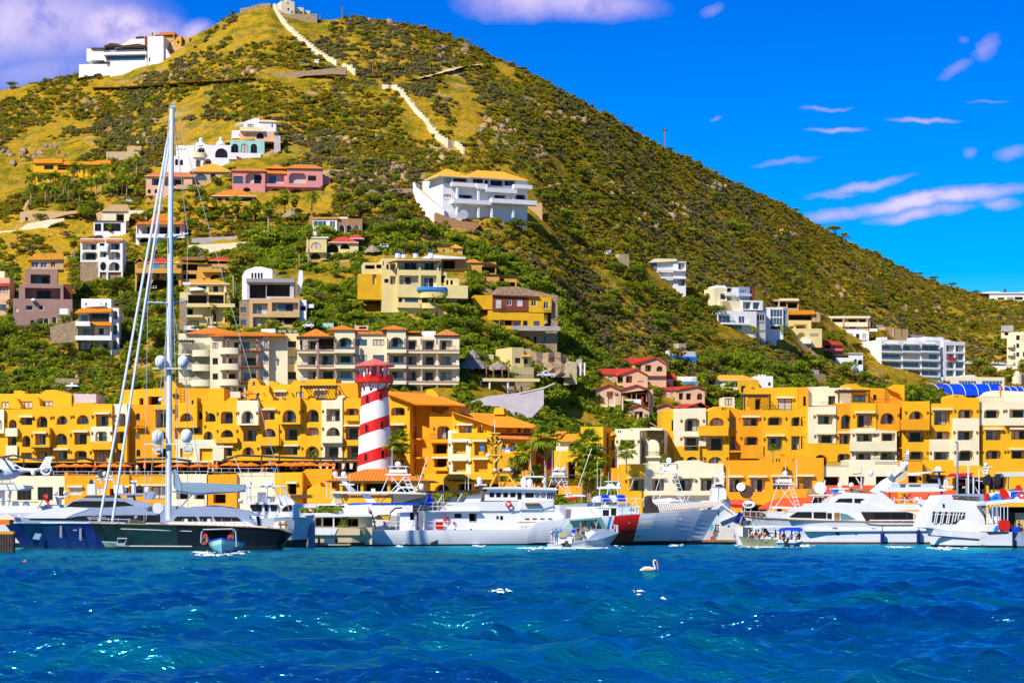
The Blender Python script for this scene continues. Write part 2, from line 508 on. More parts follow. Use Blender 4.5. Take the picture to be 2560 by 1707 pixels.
def build_terrain():
 us=np.concatenate([np.arange(-1400,-100,60),np.arange(-100,2700,9),np.arange(2700,4200,60)]).astype(float)
 ts=np.concatenate([np.linspace(-.02,1.0,190),np.linspace(1.02,2.0,24)])
 U,T=np.meshgrid(us,ts)
 Y=foot(U)+T*(ridge(U)-foot(U))
 Zg=z_ground(U,Y)
 X=(U-CX)/F*Y
 det=(fbm(X/5,Y/5,3,21)-.5)*1.6+(fbm(X/1.8,Y/1.8,2,22)-.5)*.7
 Zg=Zg+det*np.clip(T*8,0,1)*np.where(T>.97,.3,1)
 nr,nc=U.shape
 v=np.stack([X,Y,Zg],-1).reshape(-1,3)
 i=np.arange(nr*nc).reshape(nr,nc)
 f=np.stack([i[:-1,:-1],i[:-1,1:],i[1:,1:],i[1:,:-1]],-1).reshape(-1,4)
 me=bpy.data.meshes.new('hillside')
 me.from_pydata(v.tolist(),[],f.tolist())
 me.polygons.foreach_set('use_smooth',[True]*len(me.polygons))
 m=bpy.data.materials.new('dry_hillside')
 m.use_nodes=True
 t=NT(m.node_tree)
 g=t.n('ShaderNodeNewGeometry')
 pos=g.outputs['Position']
 big=t.n(TN,i_Vector=pos,i_Scale=.035,i_Detail=6.0,i_Roughness=.6)
 mid=t.n(TN,i_Vector=pos,i_Scale=.22,i_Detail=5.0,i_Roughness=.65)
 fin=t.n(TN,i_Vector=pos,i_Scale=1.3,i_Detail=4.0,i_Roughness=.7)
 grass=t.ramp(fin.outputs[0],[(.28,(.2,.12,.008)),(.55,(.44,.27,.014)),(.75,(.6,.38,.025))])
 green=t.ramp(fin.outputs[0],[(.3,(.07,.075,.004)),(.7,(.24,.21,.008))])
 k=t.math('ADD',t.math(MU,big.outputs[0],.5),t.math(MU,mid.outputs[0],.6))
 fg=t.math(MU,t.math(SU,k,.52,clamp=True),9.0,clamp=True)
 soil=t.n(TN,i_Vector=pos,i_Scale=.11,i_Detail=6.0,i_Roughness=.7)
 fs=t.math(MU,t.math(SU,soil.outputs[0],.5,clamp=True),6.0,clamp=True)
 grass=t.mix(t.math(MU,fs,.75),grass,t.ramp(fin.outputs[0],[(.3,(.2,.11,.03)),(.7,(.5,.32,.11))]))
 c=t.mix(fg,grass,green)
 vor=t.n('ShaderNodeTexVoronoi',i_Vector=pos,i_Scale=.42)
 rock=t.ramp(vor.outputs['Color'],[(.2,(.34,.22,.1)),(.8,(.62,.45,.25))])
 rk=t.n(TN,i_Vector=pos,i_Scale=.07,i_Detail=4.0)
 fr=t.math(MU,t.math(SU,rk.outputs[0],.6,clamp=True),10.0,clamp=True)
 c=t.mix(t.math(MU,fr,.8),c,rock)
 h=t.math('ADD',fin.outputs[0],t.math(MU,vor.outputs['Distance'],.5))
 bp=t.n('ShaderNodeBump',i_Strength=.9,i_Distance=.5,i_Height=h)
 p=t.n('ShaderNodeBsdfPrincipled',i_Base_Color=c,i_Roughness=.95,i_Normal=bp.outputs[0])
 p.inputs['Specular IOR Level'].default_value=.05
 t.n('ShaderNodeOutputMaterial',i_Surface=p.outputs[0])
 me.materials.append(m)
 struct(link('hillside',me))
build_terrain()
# --- sea
SEA={}
def sea_z(X,Y):
 """height of the waves at a place."""
 i=int(np.clip(np.searchsorted(SEA['d'],Y),1,len(SEA['d'])-1))
 j=int(np.clip(np.searchsorted(SEA['us'],CX+X/Y*F),1,len(SEA['us'])-1))
 return float(SEA['Z'][i-1:i+1,j-1:j+1].mean())
def build_sea():
 def waves(X,Y,fade):
  rs=random.Random(5)
  z=np.zeros_like(X)
  for(lam,amp,n)in((24,.24,3),(11,.2,5),(5.2,.145,7),(2.5,.11,9),(1.25,.075,9)):
   for _ in range(n):
    th=math.radians(rs.gauss(97,26))
    kk=2*math.pi/(lam*rs.uniform(.75,1.3))
    wob=(fbm(X/(lam*2.6)+rs.uniform(0,99),Y/(lam*2.6),2,40+int(lam))-.5)*9.0
    s=np.sin((math.cos(th)*X+math.sin(th)*Y)*kk+rs.uniform(0,6.28)+wob)
    z+=amp*rs.uniform(.6,1.2)/math.sqrt(n)*1.9*((.5+.5*s)**1.7-.4)
  patch=.55+.9*fbm(X/26,Y/40,2,77)
  return z*fade*patch
 d=np.geomspace(38,345,470)
 us=np.linspace(-160,2720,620)
 U,Yg=np.meshgrid(us,d)
 X=(U-CX)/F*Yg
 fade=np.clip((250-Yg)/150,.1,1)
 Z=waves(X,Yg,fade)
 SEA.update(us=us,d=d,Z=Z)
 nr,nc=U.shape
 v=np.stack([X,Yg,Z],-1).reshape(-1,3)
 i=np.arange(nr*nc).reshape(nr,nc)
 f=np.stack([i[:-1,:-1],i[:-1,1:],i[1:,1:],i[1:,:-1]],-1).reshape(-1,4)
 me=bpy.data.meshes.new('sea')
 me.from_pydata(v.tolist(),[],f.tolist())
 me.polygons.foreach_set('use_smooth',[True]*len(me.polygons))
 m=bpy.data.materials.new('sea_water')
 m.use_nodes=True
 t=NT(m.node_tree)
 g=t.n('ShaderNodeNewGeometry')
 mp=t.n('ShaderNodeMapping',i_Vector=g.outputs['Position'])
 mp.inputs['Scale'].default_value=(.7,1.9,1.0)
 n1=t.n(TN,i_Vector=mp.outputs[0],i_Scale=1.9,i_Detail=3.0,i_Roughness=.55)
 n2=t.n(TN,i_Vector=mp.outputs[0],i_Scale=.09,i_Detail=4.0)
 b1=t.n('ShaderNodeBump',i_Strength=1.0,i_Distance=.22,i_Height=n1.outputs[0])
 deep=t.ramp(n2.outputs[0],[(.38,(0.0,.03,.11)),(.62,(0.0,.12,.14))])
 df=t.n('ShaderNodeBsdfDiffuse',i_Color=deep)
 # blue tint put into the reflections so the mirrored tan hillside turns blue
 gl=t.n('ShaderNodeBsdfGlossy',i_Color=(.1,.95,1.0,1),i_Roughness=.21,i_Normal=b1.outputs[0])
 fr=t.n('ShaderNodeFresnel',i_IOR=1.33,i_Normal=b1.outputs[0])
 mx=t.n('ShaderNodeMixShader',i_0=t.math('MULTIPLY_ADD',fr.outputs[0],1.3,.34,clamp=True),i_1=df.outputs[0],i_2=gl.outputs[0])
 t.n('ShaderNodeOutputMaterial',i_Surface=mx.outputs[0])
 me.materials.append(m)
 struct(link('sea',me))
 q=M()
 q.quad((-6000,-6000,-.9),(6000,-6000,-.9),(6000,9000,-.9),(-6000,9000,-.9))
 me2=q.mesh('open_sea',[])
 me2.materials.append(m)
 struct(link('open_sea',me2))
build_sea()
def flat(name,pts,m,z):
 q=M()
 q.add([(x,y,z)for x,y in pts],[tuple(range(len(pts)))])
 return struct(q.ob(name,None,m))
q=M()
q.box(-260,260,338,480,-3,1.5)
struct(q.ob('quay',None,CN))
q=M()
q.box(-300,420,470,620,-3,1.3)
struct(q.ob('town_ground',None,CN))
# --- plants: templates
def leaf_cloud(rs,clumps,n,size,flat=.35):
 """n leaf-sprig quads spread through the clumps [(x, y, z, rx, rz)]; returns verts, faces, tone per face."""
 w=np.array([c[3]**2 for c in clumps])
 pick=rs.choice(len(clumps),n,p=w/w.sum())
 c=np.array(clumps)[pick]
 d=rs.normal(size=(n,3))
 d/=np.linalg.norm(d,axis=1)[:,None]
 r=rs.uniform(.45,1.0,n)**.5
 pos=c[:,:3]+d*r[:,None]*c[:,[3,3,4]]
 nrm=d+rs.normal(size=(n,3))*.7+np.array([0,0,flat])
 nrm/=np.linalg.norm(nrm,axis=1)[:,None]
 a=np.cross(nrm,rs.normal(size=(n,3)))
 a/=np.linalg.norm(a,axis=1)[:,None]
 b=np.cross(nrm,a)
 sz=size*rs.uniform(.6,1.35,n)
 a,b=a*sz[:,None],b*sz[:,None]*.62
 v=np.stack([pos-a,pos-.15*a-b,pos+a,pos-.1*a+b],1).reshape(-1,3)
 f=np.arange(n*4).reshape(n,4)
 ct=rs.uniform(.25,.75,len(clumps))
 tone=np.clip(ct[pick]+rs.uniform(-.28,.28,n)+d[:,2]*.05,0,1)
 return v,f,tone
def np_mesh(name,v,f,tone,mats):
 me=bpy.data.meshes.new(name)
 me.from_pydata(v.tolist(),[],f.tolist())
 for x in mats:
  me.materials.append(MATS[x])
 at=me.attributes.new('tone','FLOAT','FACE')
 at.data.foreach_set('value',tone.astype(np.float32))
 return me
def shrub_mesh(seed,m,n=110,size=.26,flat=1.0,spread=1.0):
 rs=np.random.RandomState(seed)
 k=rs.randint(4,8)
 cl=[]
 for _ in range(k):
  a,r=rs.uniform(0,6.28),rs.uniform(.1,.75)*spread
  rr=rs.uniform(.35,.6)
  cl.append((r*math.cos(a),r*math.sin(a),rs.uniform(.35,.85)*flat,rr,rr*rs.uniform(.6,.95)*flat))
 v,f,t=leaf_cloud(rs,cl,n,size)
 v[:,2]=np.maximum(v[:,2],-.1)
 return np_mesh('scrub',v,f,t,[m])
def tree_parts(seed,m,h,w,form,n=420,size=.34):
 """crown and trunk meshes of a tree h high and w wide; form: round, umbrella, ragged."""
 rs=np.random.RandomState(seed)
 q=M()
 cl=[]
 k={'round':13,'umbrella':14,'ragged':10}[form]
 top={'round':.62,'umbrella':.8,'ragged':.6}[form]
 base=Vector((0,0,-.6))
 fork=Vector((rs.uniform(-.1,.1)*w,rs.uniform(-.1,.1)*w,h*.28))
 q.tube([base,(fork.x*.4,fork.y*.4,h*.12),fork],.05*h,6,0,.032*h)
 for i in range(k):
  a=2*math.pi*i/k*2.4+rs.uniform(-.3,.3)
  r=w*.5*math.sqrt((i+.4)/k)*rs.uniform(.65,.95)
  if form=='umbrella':
   z,rr,rz=h*rs.uniform(.7,.9),w*rs.uniform(.15,.21),h*rs.uniform(.08,.13)
  elif form=='round':
   z=h*(top+.26*math.cos(min(1.5,r/(w*.5)*1.5))*rs.uniform(.3,1)-.12)
   rr,rz=w*rs.uniform(.15,.23),h*rs.uniform(.13,.2)
  else:
   z,rr,rz=h*rs.uniform(.35,.92),w*rs.uniform(.11,.2),h*rs.uniform(.08,.16)
  c=(r*math.cos(a),r*math.sin(a),z)
  cl.append((*c,rr,rz))
  if i%2==0:
   mid=fork.lerp(Vector(c),.5)+Vector((0,0,.06*h))
   q.tube([fork,mid,c],.022*h,4,0,.007*h,cap=False)
 v,f,t=leaf_cloud(rs,cl,n,size)
 return np_mesh('crown',v,f,t,[m]),q.mesh('trunk',['bark'])
def frond_mesh(kind,L,seed):
 rs=random.Random(seed)
 v,f,tone=[],[],[]
 def quad(p,a,b,tn):
  k=len(v)
  v.extend([p[0],p[1],p[2]]if len(p)==3 else p)
  f.append(tuple(range(k,len(v))))
  tone.append(tn)
 if kind==FE:
  n=13
  pts=[]
  for i in range(n+1):
   s=i/n
   pts.append(Vector((L*(s-.18*s*s),0,L*(.5*s-.95*s*s))))
  for i in range(n):
   d=(pts[i+1]-pts[i])
   w=.022*L*(1-.8*i/n)
   quad([tuple(pts[i]+Vector((0,w,0))),tuple(pts[i]-Vector((0,w,0))),tuple(pts[i+1]-Vector((0,w*.9,0))),tuple(pts[i+1]+Vector((0,w*.9,0)))],0,0,.85)
   if i<1:
    continue
   ll=L*.3*math.sin(math.pi*min(1,.18+.82*i/n))**.7+.04*L
   for sd in(-1,1):
    tip=pts[i]+Vector((ll*.55,sd*ll,-ll*rs.uniform(.25,.6)))
    m2=pts[i].lerp(pts[i+1],1.0)
    quad([tuple(pts[i]),tuple(m2),tuple(tip)],0,0,rs.uniform(.15,.8))
 else:
  st=Vector((L*.5,0,L*.12))
  w=.014*L
  quad([(0,w,0),(0,-w,0),tuple(st-Vector((0,w,0))),tuple(st+Vector((0,w,0)))],0,0,.9)
  n=13
  for i in range(n):
   a=math.radians(-118+236*i/(n-1))
   ll=L*(.52-.1*abs(i-6)/6)*rs.uniform(.9,1.08)
   dr=Vector((math.cos(a),math.sin(a),.02))
   sdv=Vector((-dr.y,dr.x,0))*.052*L
   mid=st+dr*ll*.55+Vector((0,0,-.02*L))
   tip=st+dr*ll+Vector((0,0,-ll*rs.uniform(.28,.6)))
   quad([tuple(st),tuple(mid-sdv),tuple(tip),tuple(mid+sdv)],0,0,rs.uniform(.1,.9))
 me=bpy.data.meshes.new('frond')
 me.from_pydata(v,[],f)
 me.materials.append(MATS['leaf_palm'])
 at=me.attributes.new('tone','FLOAT','FACE')
 at.data.foreach_set('value',tone)
 return me
FROND={k:[frond_mesh(k,1.0,30+i)for i in range(4)]for k in(FE,FN)}
def palm(kind,loc,h,L,label,group,n=17,seed=0,lean=.04,whole=False,skirt=True):
 """a palm: slender trunk and a head of fronds; each frond is a part unless the palm is a few pixels high."""
 rs=random.Random(seed)
 t=thing('coconut_palm' if kind==FE else 'fan_palm',label,'palm tree',loc,rs.uniform(0,6.28),group)
 q=M()
 top=Vector((lean*h,0,h))
 q.tube([(0,0,-1.0),(lean*h*.2,0,h*.4),top],.022*h+.08,7,0,.011*h+.07)
 q.ob('trunk',t,'palm_bark',smooth=True)
 merged_v,merged_f,merged_t=[],[],[]
 for i in range(n):
  az=i*2.39996+rs.uniform(-.2,.2)
  s=i/max(1,n-1)
  el=math.radians(72-118*s**.85+rs.uniform(-9,9))if kind==FN else math.radians(58-85*s+rs.uniform(-8,8))
  me=FROND[kind][i%4]
  sc=L*rs.uniform(.85,1.1)*(1.0 if s<.8 else .85)
  mtx=Matrix.Translation(top)@Matrix.Rotation(az,4,'Z')@Matrix.Rotation(-el,4,'Y')@Matrix.Scale(sc,4)
  if whole:
   b=len(merged_v)
   merged_v.extend(tuple(mtx@x.co)for x in me.vertices)
   merged_f.extend(tuple(b+k for k in p.vertices)for p in me.polygons)
   merged_t.extend(d.value for d in me.attributes['tone'].data)
  else:
   o=link('frond',me,t)
   o.matrix_local=mtx
 if whole:
  link('crown',np_mesh('crown',np.array(merged_v),np_list(merged_f),np.array(merged_t),['leaf_palm']),t)
 if kind==FN and skirt:
  cl=[(top.x,top.y,top.z-.45*L,.34*L,.5*L)]
  v,f,tn=leaf_cloud(np.random.RandomState(seed+5),cl,40,.3*L,0.0)
  link('dead_fronds',np_mesh('dead_fronds',v,f,tn*.5,['leaf_gold']),t)
 return t
class np_list(list):
 def tolist(self):
  return list(self)
  # --- buildings: measured on the photo, built at their real distance
_Z=[1.0,0.0,0.0]
KEEP=[]
LAND=[]
PANE_MIX=['glass']*7+['glass_blue']+['curtain']*3
def zm(k,ox,oy):
 _Z[:]=[k,ox,oy]
def zx(x):
 return _Z[1]+x/_Z[0]
def zy(y):
 return _Z[2]+y/_Z[0]
def nums(s):
 return[float(q)for q in s.split()]if isinstance(s,str)else list(s)
class H:
 """A building, boat or other thing whose front is measured in photo pixels; a: along the front, b: away from the viewer."""
 def __init__(s,name,label,cat,ref,Y=None,yaw=0.0,group=None,keep=None,land=None):
  x,y=zx(ref[0]),zy(ref[1])
  s.base_px=(x,y)
  if Y is None:
   Y=ground(x,y)
  s.Ox,s.Oy=(x-CX)/F*Y,Y
  s.zb=CH+(HY-y)/F*Y
  s.yaw=rad(yaw)
  s.c,s.s_=math.cos(s.yaw),math.sin(s.yaw)
  s.root=thing(name,label,cat,(s.Ox,s.Oy,s.zb),s.yaw,group)
  s.frame=FW
  s.inner='interior'
  s.door=.62
  if keep:
   k=nums(keep)
   KEEP.append((zx(k[0])+12,zy(k[1])+12,zx(k[2])-12,zy(k[3])-4))
   if land:
    LAND.append((land,zx((k[0]+k[2])/2),zy((k[1]+k[3])/2)))
 def A(s,px,b=0.0):
  k=(px-CX)/F
  return(k*(s.Oy+b*s.c)-s.Ox+b*s.s_)/(s.c-k*s.s_)
 def Yd(s,a,b=0.0):
  return s.Oy+a*s.s_+b*s.c
 def P(s,x,y,b=0.0):
  a=s.A(zx(x),b)
  return a,CH+(HY-zy(y))/F*s.Yd(a,b)-s.zb
 def rect(s,r,b=0.0):
  x0,y0,x1,y1=nums(r)
  am=s.A(zx((x0+x1)/2),b)
  k=s.Yd(am,b)/F
  return s.A(zx(x0),b),s.A(zx(x1),b),CH+(HY-zy(y1))*k-s.zb,CH+(HY-zy(y0))*k-s.zb
 def mpp(s):
  return s.Oy/F/_Z[0]
 def outline(s,o,b):
  o=nums(o)
  if len(o)==4:
   a0,a1,z0,z1=s.rect(o,b)
   return[(a0,z0),(a1,z0),(a1,z1),(a0,z1)]
  p=[s.P(o[i],o[i+1],b)for i in range(0,len(o),2)]
  ar=sum(p[i][0]*p[(i+1)%len(p)][1]-p[(i+1)%len(p)][0]*p[i][1]for i in range(len(p)))
  return p if ar>0 else p[::-1]
 def w(s,mt,out,holes='',b=0.0,d=6.0,name=WL,skirt=0.0,inner=None,rec=1.15):
  """wall block with real openings; returns the object."""
  ol=s.outline(out,b)
  kk=nums(out)
  kx0,kx1,ky0,ky1=zx(min(kk[0::2])),zx(max(kk[0::2])),zy(min(kk[1::2])),zy(max(kk[1::2]))
  KEEP.append((kx0+.15*(kx1-kx0),ky0+.35*(ky1-ky0),kx1-.15*(kx1-kx0),ky1-1))
  if skirt:
   zmin=min(p[1]for p in ol)
   ol=[(p[0],p[1]-skirt)if p[1]-zmin<.6 else p for p in ol]
  q=M()
  loops,todo=[ol],[]
  for h in(holes.split(';')if isinstance(holes,str)else holes):
   tk=h.split()
   if len(tk)<5:
    continue
   a0,a1,z0,z1=s.rect([float(v)for v in tk[1:5]],b)
   ty=tk[0]
   lp=shape(ty[0],a0,a1,z0,z1)
   loops.append(lp)
   todo.append((ty,lp,a0,a1,z0,z1))
  flat_=[p for lp in loops for p in lp]
  q.add([(p[0],b,p[1])for p in flat_],tess(loops),0)
  n=len(ol)
  bb=b+d
  q.add([(p[0],bb,p[1])for p in ol],[tuple(reversed(f))for f in tess([ol])],0)
  for i in range(n):
   p,r_=ol[i],ol[(i+1)%n]
   q.quad((p[0],b,p[1]),(p[0],bb,p[1]),(r_[0],bb,r_[1]),(r_[0],b,r_[1]),0)
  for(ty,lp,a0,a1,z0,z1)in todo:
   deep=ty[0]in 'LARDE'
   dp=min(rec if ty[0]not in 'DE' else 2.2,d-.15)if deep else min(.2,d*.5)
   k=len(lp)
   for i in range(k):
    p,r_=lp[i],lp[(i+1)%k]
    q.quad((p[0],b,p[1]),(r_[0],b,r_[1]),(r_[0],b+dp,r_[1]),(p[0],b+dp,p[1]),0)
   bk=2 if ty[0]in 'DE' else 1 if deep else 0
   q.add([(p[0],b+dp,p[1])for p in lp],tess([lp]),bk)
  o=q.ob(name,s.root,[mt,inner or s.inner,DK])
  for(ty,lp,a0,a1,z0,z1)in todo:
   fl=ty[1:]
   fr=FD if 'k' in fl else FW if 'h' in fl else s.frame
   dig=[c for c in fl if c.isdigit()]
   mul=int(dig[0])if dig else(2 if a1-a0>1.0 else 1)
   if ty[0]in 'wvo':
    s.window(lp,a0,a1,z0,z1,b+.11,fr,mul,'c' in fl,'b' in fl)
   elif ty[0]in 'LAR':
    s.loggia(lp,a0,a1,z0,z1,b,min(rec,d-.15),fr,fl)
   if 'r' in fl:
    s.rail_m(a0,a1,z0,min(1.0,(z1-z0)*.45),b+.12)
   if 'n' in fl:
    g=M()
    ov=(a1-a0)*.13
    g.box(a0-ov,a1+ov,b-.55,b+.02,z1+.03,z1+.34)
    g.ob('awning',s.root,'cream')
   if 'l' in fl:
    for ax in((a0-.62,a1+.62)if 'L' not in fl else(a0-.62,)):
     s.lamp(ax,z0+(z1-z0)*.78,b)
  return o
 def lamp(s,a,z,b=0.0):
  g=M()
  g.add([(a-.17,b,z+.32),(a+.17,b,z+.32),(a+.11,b,z-.28),(a-.11,b,z-.28),(a-.13,b-.28,z+.25),(a+.13,b-.28,z+.25),(a,b-.12,z-.24)],[(0,4,5,1),(0,3,6,4),(1,5,6,2),(4,6,5)])
  g.ob('wall_lamp',s.root,'lamp_brass')
 def window(s,lp,a0,a1,z0,z1,b,fr,mul,curtain=False,blue=False):
  ca,cz=(a0+a1)/2,(z0+z1)/2
  t=min(.1,(a1-a0)*.09)
  ax,az=(a1-a0)/2,(z1-z0)/2
  inn=[(ca+(p[0]-ca)*(ax-t)/ax,cz+(p[1]-cz)*(az-t)/az)for p in lp]
  q=M()
  n=len(lp)
  for i in range(n):
   j=(i+1)%n
   o0,o1,i0,i1=lp[i],lp[j],inn[i],inn[j]
   q.quad((o0[0]-ca,-.04,o0[1]-cz),(o1[0]-ca,-.04,o1[1]-cz),(i1[0]-ca,-.04,i1[1]-cz),(i0[0]-ca,-.04,i0[1]-cz))
   q.quad((i0[0]-ca,-.04,i0[1]-cz),(i1[0]-ca,-.04,i1[1]-cz),(i1[0]-ca,.05,i1[1]-cz),(i0[0]-ca,.05,i0[1]-cz))
  for k in range(1,mul):
   x=-ax+2*ax*k/mul
   q.box(x-t*.45,x+t*.45,-.035,.04,-az+t*.5,az-t*.5-(0.0 if len(lp)==4 else az*.12*abs(2*k/mul-1)))
  f=q.ob(WN,s.root,fr,loc=(ca,b,cz))
  g=M()
  g.add([(p[0]-ca,.03,p[1]-cz)for p in inn],tess([inn]))
  g.ob('pane',f,'curtain' if curtain else 'glass_blue' if blue else R.choice(PANE_MIX))
 def loggia(s,lp,a0,a1,z0,z1,b,dp,fr,fl):
  """sliding door at the back of a recessed balcony: frame with two panes."""
  w,h=a1-a0,z1-z0
  dw=min(w*s.door,3.2)if 'f' not in fl else w*.94
  hh=min(h*.86,2.4)if 'f' not in fl else h*.94
  ca=a0+w*R.uniform(.5,.62)if 'f' not in fl else a0+w/2
  x0=max(a0+.03,ca-dw/2)
  x1=min(a1-.03,x0+dw)
  z=z0+(.03 if h<2.6 else .02)
  y=b+dp-.06
  q=M()
  t=.07
  X0,X1=-(x1-x0)/2,(x1-x0)/2
  for(p0,p1,q0,q1)in((X0,X0+t,0,hh),(X1-t,X1,0,hh),(X0,X1,hh-t,hh),(-t/2,t/2,0,hh)):
   q.box(p0,p1,-.03,.03,q0,q1)
  dr=q.ob('sliding_door',s.root,fr,loc=((x0+x1)/2,y,z))
  for i,(p0,p1)in enumerate(((X0+t,-t/2),(t/2,X1-t))):
   g=M()
   g.quad((p0,.01,t),(p1,.01,t),(p1,.01,hh-t),(p0,.01,hh-t))
   g.ob('pane',dr,R.choice(['glass','glass','glass','curtain','glass_blue'])if 'b' not in fl else R.choice(['glass_blue','glass_blue','curtain']))
 def rail_m(s,a0,a1,z,h,b,mt=IR,name='railing',step=.28,bar=.022):
  g=M()
  g.box(a0,a1,b-.03,b+.03,z+h-.05,z+h)
  g.box(a0,a1,b-.02,b+.02,z+.08,z+.11)
  n=max(2,int((a1-a0)/step))
  for i in range(n+1):
   x=a0+(a1-a0)*i/n
   g.box(x-bar,x+bar,b-bar,b+bar,z,z+h-.04)
  g.ob(name,s.root,mt)
 def rail(s,r,b=0.0,mt=IR,name='railing',step=.28,bar=.022):
  a0,a1,z0,z1=s.rect(r,b)
  s.rail_m(a0,a1,z0,z1-z0,b,mt,name,step,bar)
 def s(s,mt,out,b0=0.0,b1=6.0,name='roof'):
  q=M()
  q.ext(s.outline(out,b0),b0,b1)
  fix=q.ob(name,s.root,mt)
  fixn(fix.data)
  return fix
 def boxr(s,mt,r,b0,b1,name='block'):
  a0,a1,z0,z1=s.rect(r,b0)
  q=M()
  q.box(a0,a1,b0,b1,z0,z1)
  return q.ob(name,s.root,mt)
 def bal(s,mt,r,out=1.4,b=0.0,th=.14,name='balcony',roundd=False):
  """balcony: slab with parapet on three sides, projecting out metres."""
  a0,a1,z0,z1=s.rect(r,b-out)
  q=M()
  if roundd:
   n=9
   pts=[(a0,b)]+[(a0+(a1-a0)*(.5-.5*math.cos(math.pi*i/n)),b-out*max(.15,math.sin(math.pi*i/n))**.6)for i in range(n+1)]+[(a1,b)]
   m=len(pts)
   lo=[(p[0],p[1],z0)for p in pts]
   hi=[(p[0],p[1],z1)for p in pts]
   q.add(lo+hi,[(i,i+1,m+i+1,m+i)for i in range(m-1)]+[tuple(range(m))])
   q.add([(p[0],p[1],z0+.15)for p in pts],[tuple(range(m))])
  else:
   q.box(a0,a1,b-out,b-.003,z0,z0+.18)
   q.box(a0,a1,b-out,b-out+th,z0+.18,z1)
   q.box(a0,a0+th,b-out+th,b-.003,z0+.18,z1)
   q.box(a1-th,a1,b-out+th,b-.003,z0+.18,z1)
  return q.ob(name,s.root,mt)
 def hip(s,mt,x0,x1,ye,yr,b0=0.0,b1=7.0,ov=.5,inset=None,fascia=None,name='roof',ridge=None):
  """hipped roof: eaves at row ye between columns x0 and x1, ridge at row yr."""
  a0,a1=s.A(zx(x0),b0-ov),s.A(zx(x1),b0-ov)
  am=(a0+a1)/2
  ze=CH+(HY-zy(ye))/F*s.Yd(am,b0-ov)-s.zb
  bm=(b0+b1)/2
  zr_=CH+(HY-zy(yr))/F*s.Yd(am,bm)-s.zb
  i=min((a1-a0)*.48,(b1-b0)/2+ov)if inset is None else inset
  if ridge:
   r0,r1=s.A(zx(ridge[0]),bm),s.A(zx(ridge[1]),bm)
  else:
   r0,r1=a0+i,a1-i
  y0,y1=b0-ov,b1+ov
  t=.16
  q=M()
  q.add([(a0,y0,ze),(a1,y0,ze),(a1,y1,ze),(a0,y1,ze),(r0,bm,zr_),(r1,bm,zr_)],[(0,1,5,4),(1,2,5),(2,3,4,5),(3,0,4)],0)
  q.box(a0,a1,y0,y1,ze-t,ze-.002,1)
  # tile courses: thin raised ribs running down the front slope
  n=int((a1-a0)/.55)
  for k in range(1,n):
   x=a0+(a1-a0)*k/n
   top=1.0
   if x<r0:
    top=(x-a0)/max(.01,r0-a0)
   elif x>r1:
    top=(a1-x)/max(.01,a1-r1)
   if top<.08:
    continue
   p0=Vector((x,y0,ze+.01))
   p1=Vector((x,y0+(bm-y0)*top,ze+(zr_-ze)*top+.01))
   e=Vector((.07,0,0))
   up=Vector((0,-.03,.07))
   q.add([tuple(p0-e),tuple(p0+up),tuple(p0+e),tuple(p1-e),tuple(p1+up),tuple(p1+e)],[(0,1,4,3),(1,2,5,4)],0)
  return q.ob(name,s.root,[mt,fascia or mt])
 def gable(s,mt,x0,xa,x1,ye,ya,b0,b1,ov=.35,name='roof',y1e=None,th=.18):
  """gabled roof with its ridge running away from the viewer; apex at (xa, ya)."""
  b=b0-ov
  p0,pa,p1=s.P(x0,ye,b),s.P(xa,ya,b),s.P(x1,y1e or ye,b)
  q=M()
  for e,f in((p0,pa),(pa,p1)):
   q.add([(e[0],b,e[1]),(f[0],b,f[1]),(f[0],b1,f[1]),(e[0],b1,e[1]),(e[0],b,e[1]-th),(f[0],b,f[1]-th),(f[0],b1,f[1]-th),(e[0],b1,e[1]-th)],[(0,1,2,3),(7,6,5,4),(0,4,5,1),(2,6,7,3),(0,3,7,4),(1,5,6,2)])
  return q.ob(name,s.root,mt)
 def col(s,mt,x,y0,y1,r=.15,b=0.0,name='column',n=8):
  a,z1=s.P(x,y0,b)
  _,z0=s.P(x,y1,b)
  q=M()
  q.tube([(a,b,z0),(a,b,z1)],r,n)
  return q.ob(name,s.root,mt,smooth=False)
 def rod(s,mt,pts,r=.04,name='pole',n=5,r1=None):
  """pts: (x, y, b) photo points with depth."""
  q=M()
  P3=[]
  for p in pts:
   b=p[2]if len(p)>2 else 0.0
   a,z=s.P(p[0],p[1],b)
   P3.append((a,b,z))
  q.tube(P3,r,n,0,r1)
  return q.ob(name,s.root,mt)
 def rods(s,mt,segs,r=.04,name='frame',n=4,loc=None):
  """a welded frame: one part made of several rods."""
  q=M()
  for sg in segs:
   P3=[]
   for p in sg:
    b=p[2]if len(p)>2 else 0.0
    a,z=s.P(p[0],p[1],b)
    P3.append((a,b,z))
   q.tube(P3,r,n,0)
  return q.ob(name,s.root,mt)
 def dome(s,mt,x,y,rpx,hpx=None,b=0.0,name='dome',n=12,drum=0.0,sy=None):
  """half dome with its foot at (x, y), radius rpx and height hpx in pixels."""
  a,z=s.P(x,y,b)
  k=s.Yd(a,b)/F/_Z[0]
  r,h=rpx*k,(hpx if hpx is not None else rpx)*k
  q=M()
  q.lathe((a,b,z),[(r,-drum)]*(1 if drum else 0)+[(max(.01,r*math.cos(i/6*math.pi/2)),h*math.sin(i/6*math.pi/2))for i in range(7)],n)
  return q.ob(name,s.root,mt,smooth=True)
 def ball(s,mt,x,y,rpx,b=0.0,sz=1.0,name='radome',n=10):
  a,z=s.P(x,y,b)
  k=s.Yd(a,b)/F/_Z[0]
  q=M()
  q.ball((a,b,z),rpx*k,n,0,sz)
  return q.ob(name,s.root,mt,smooth=True)
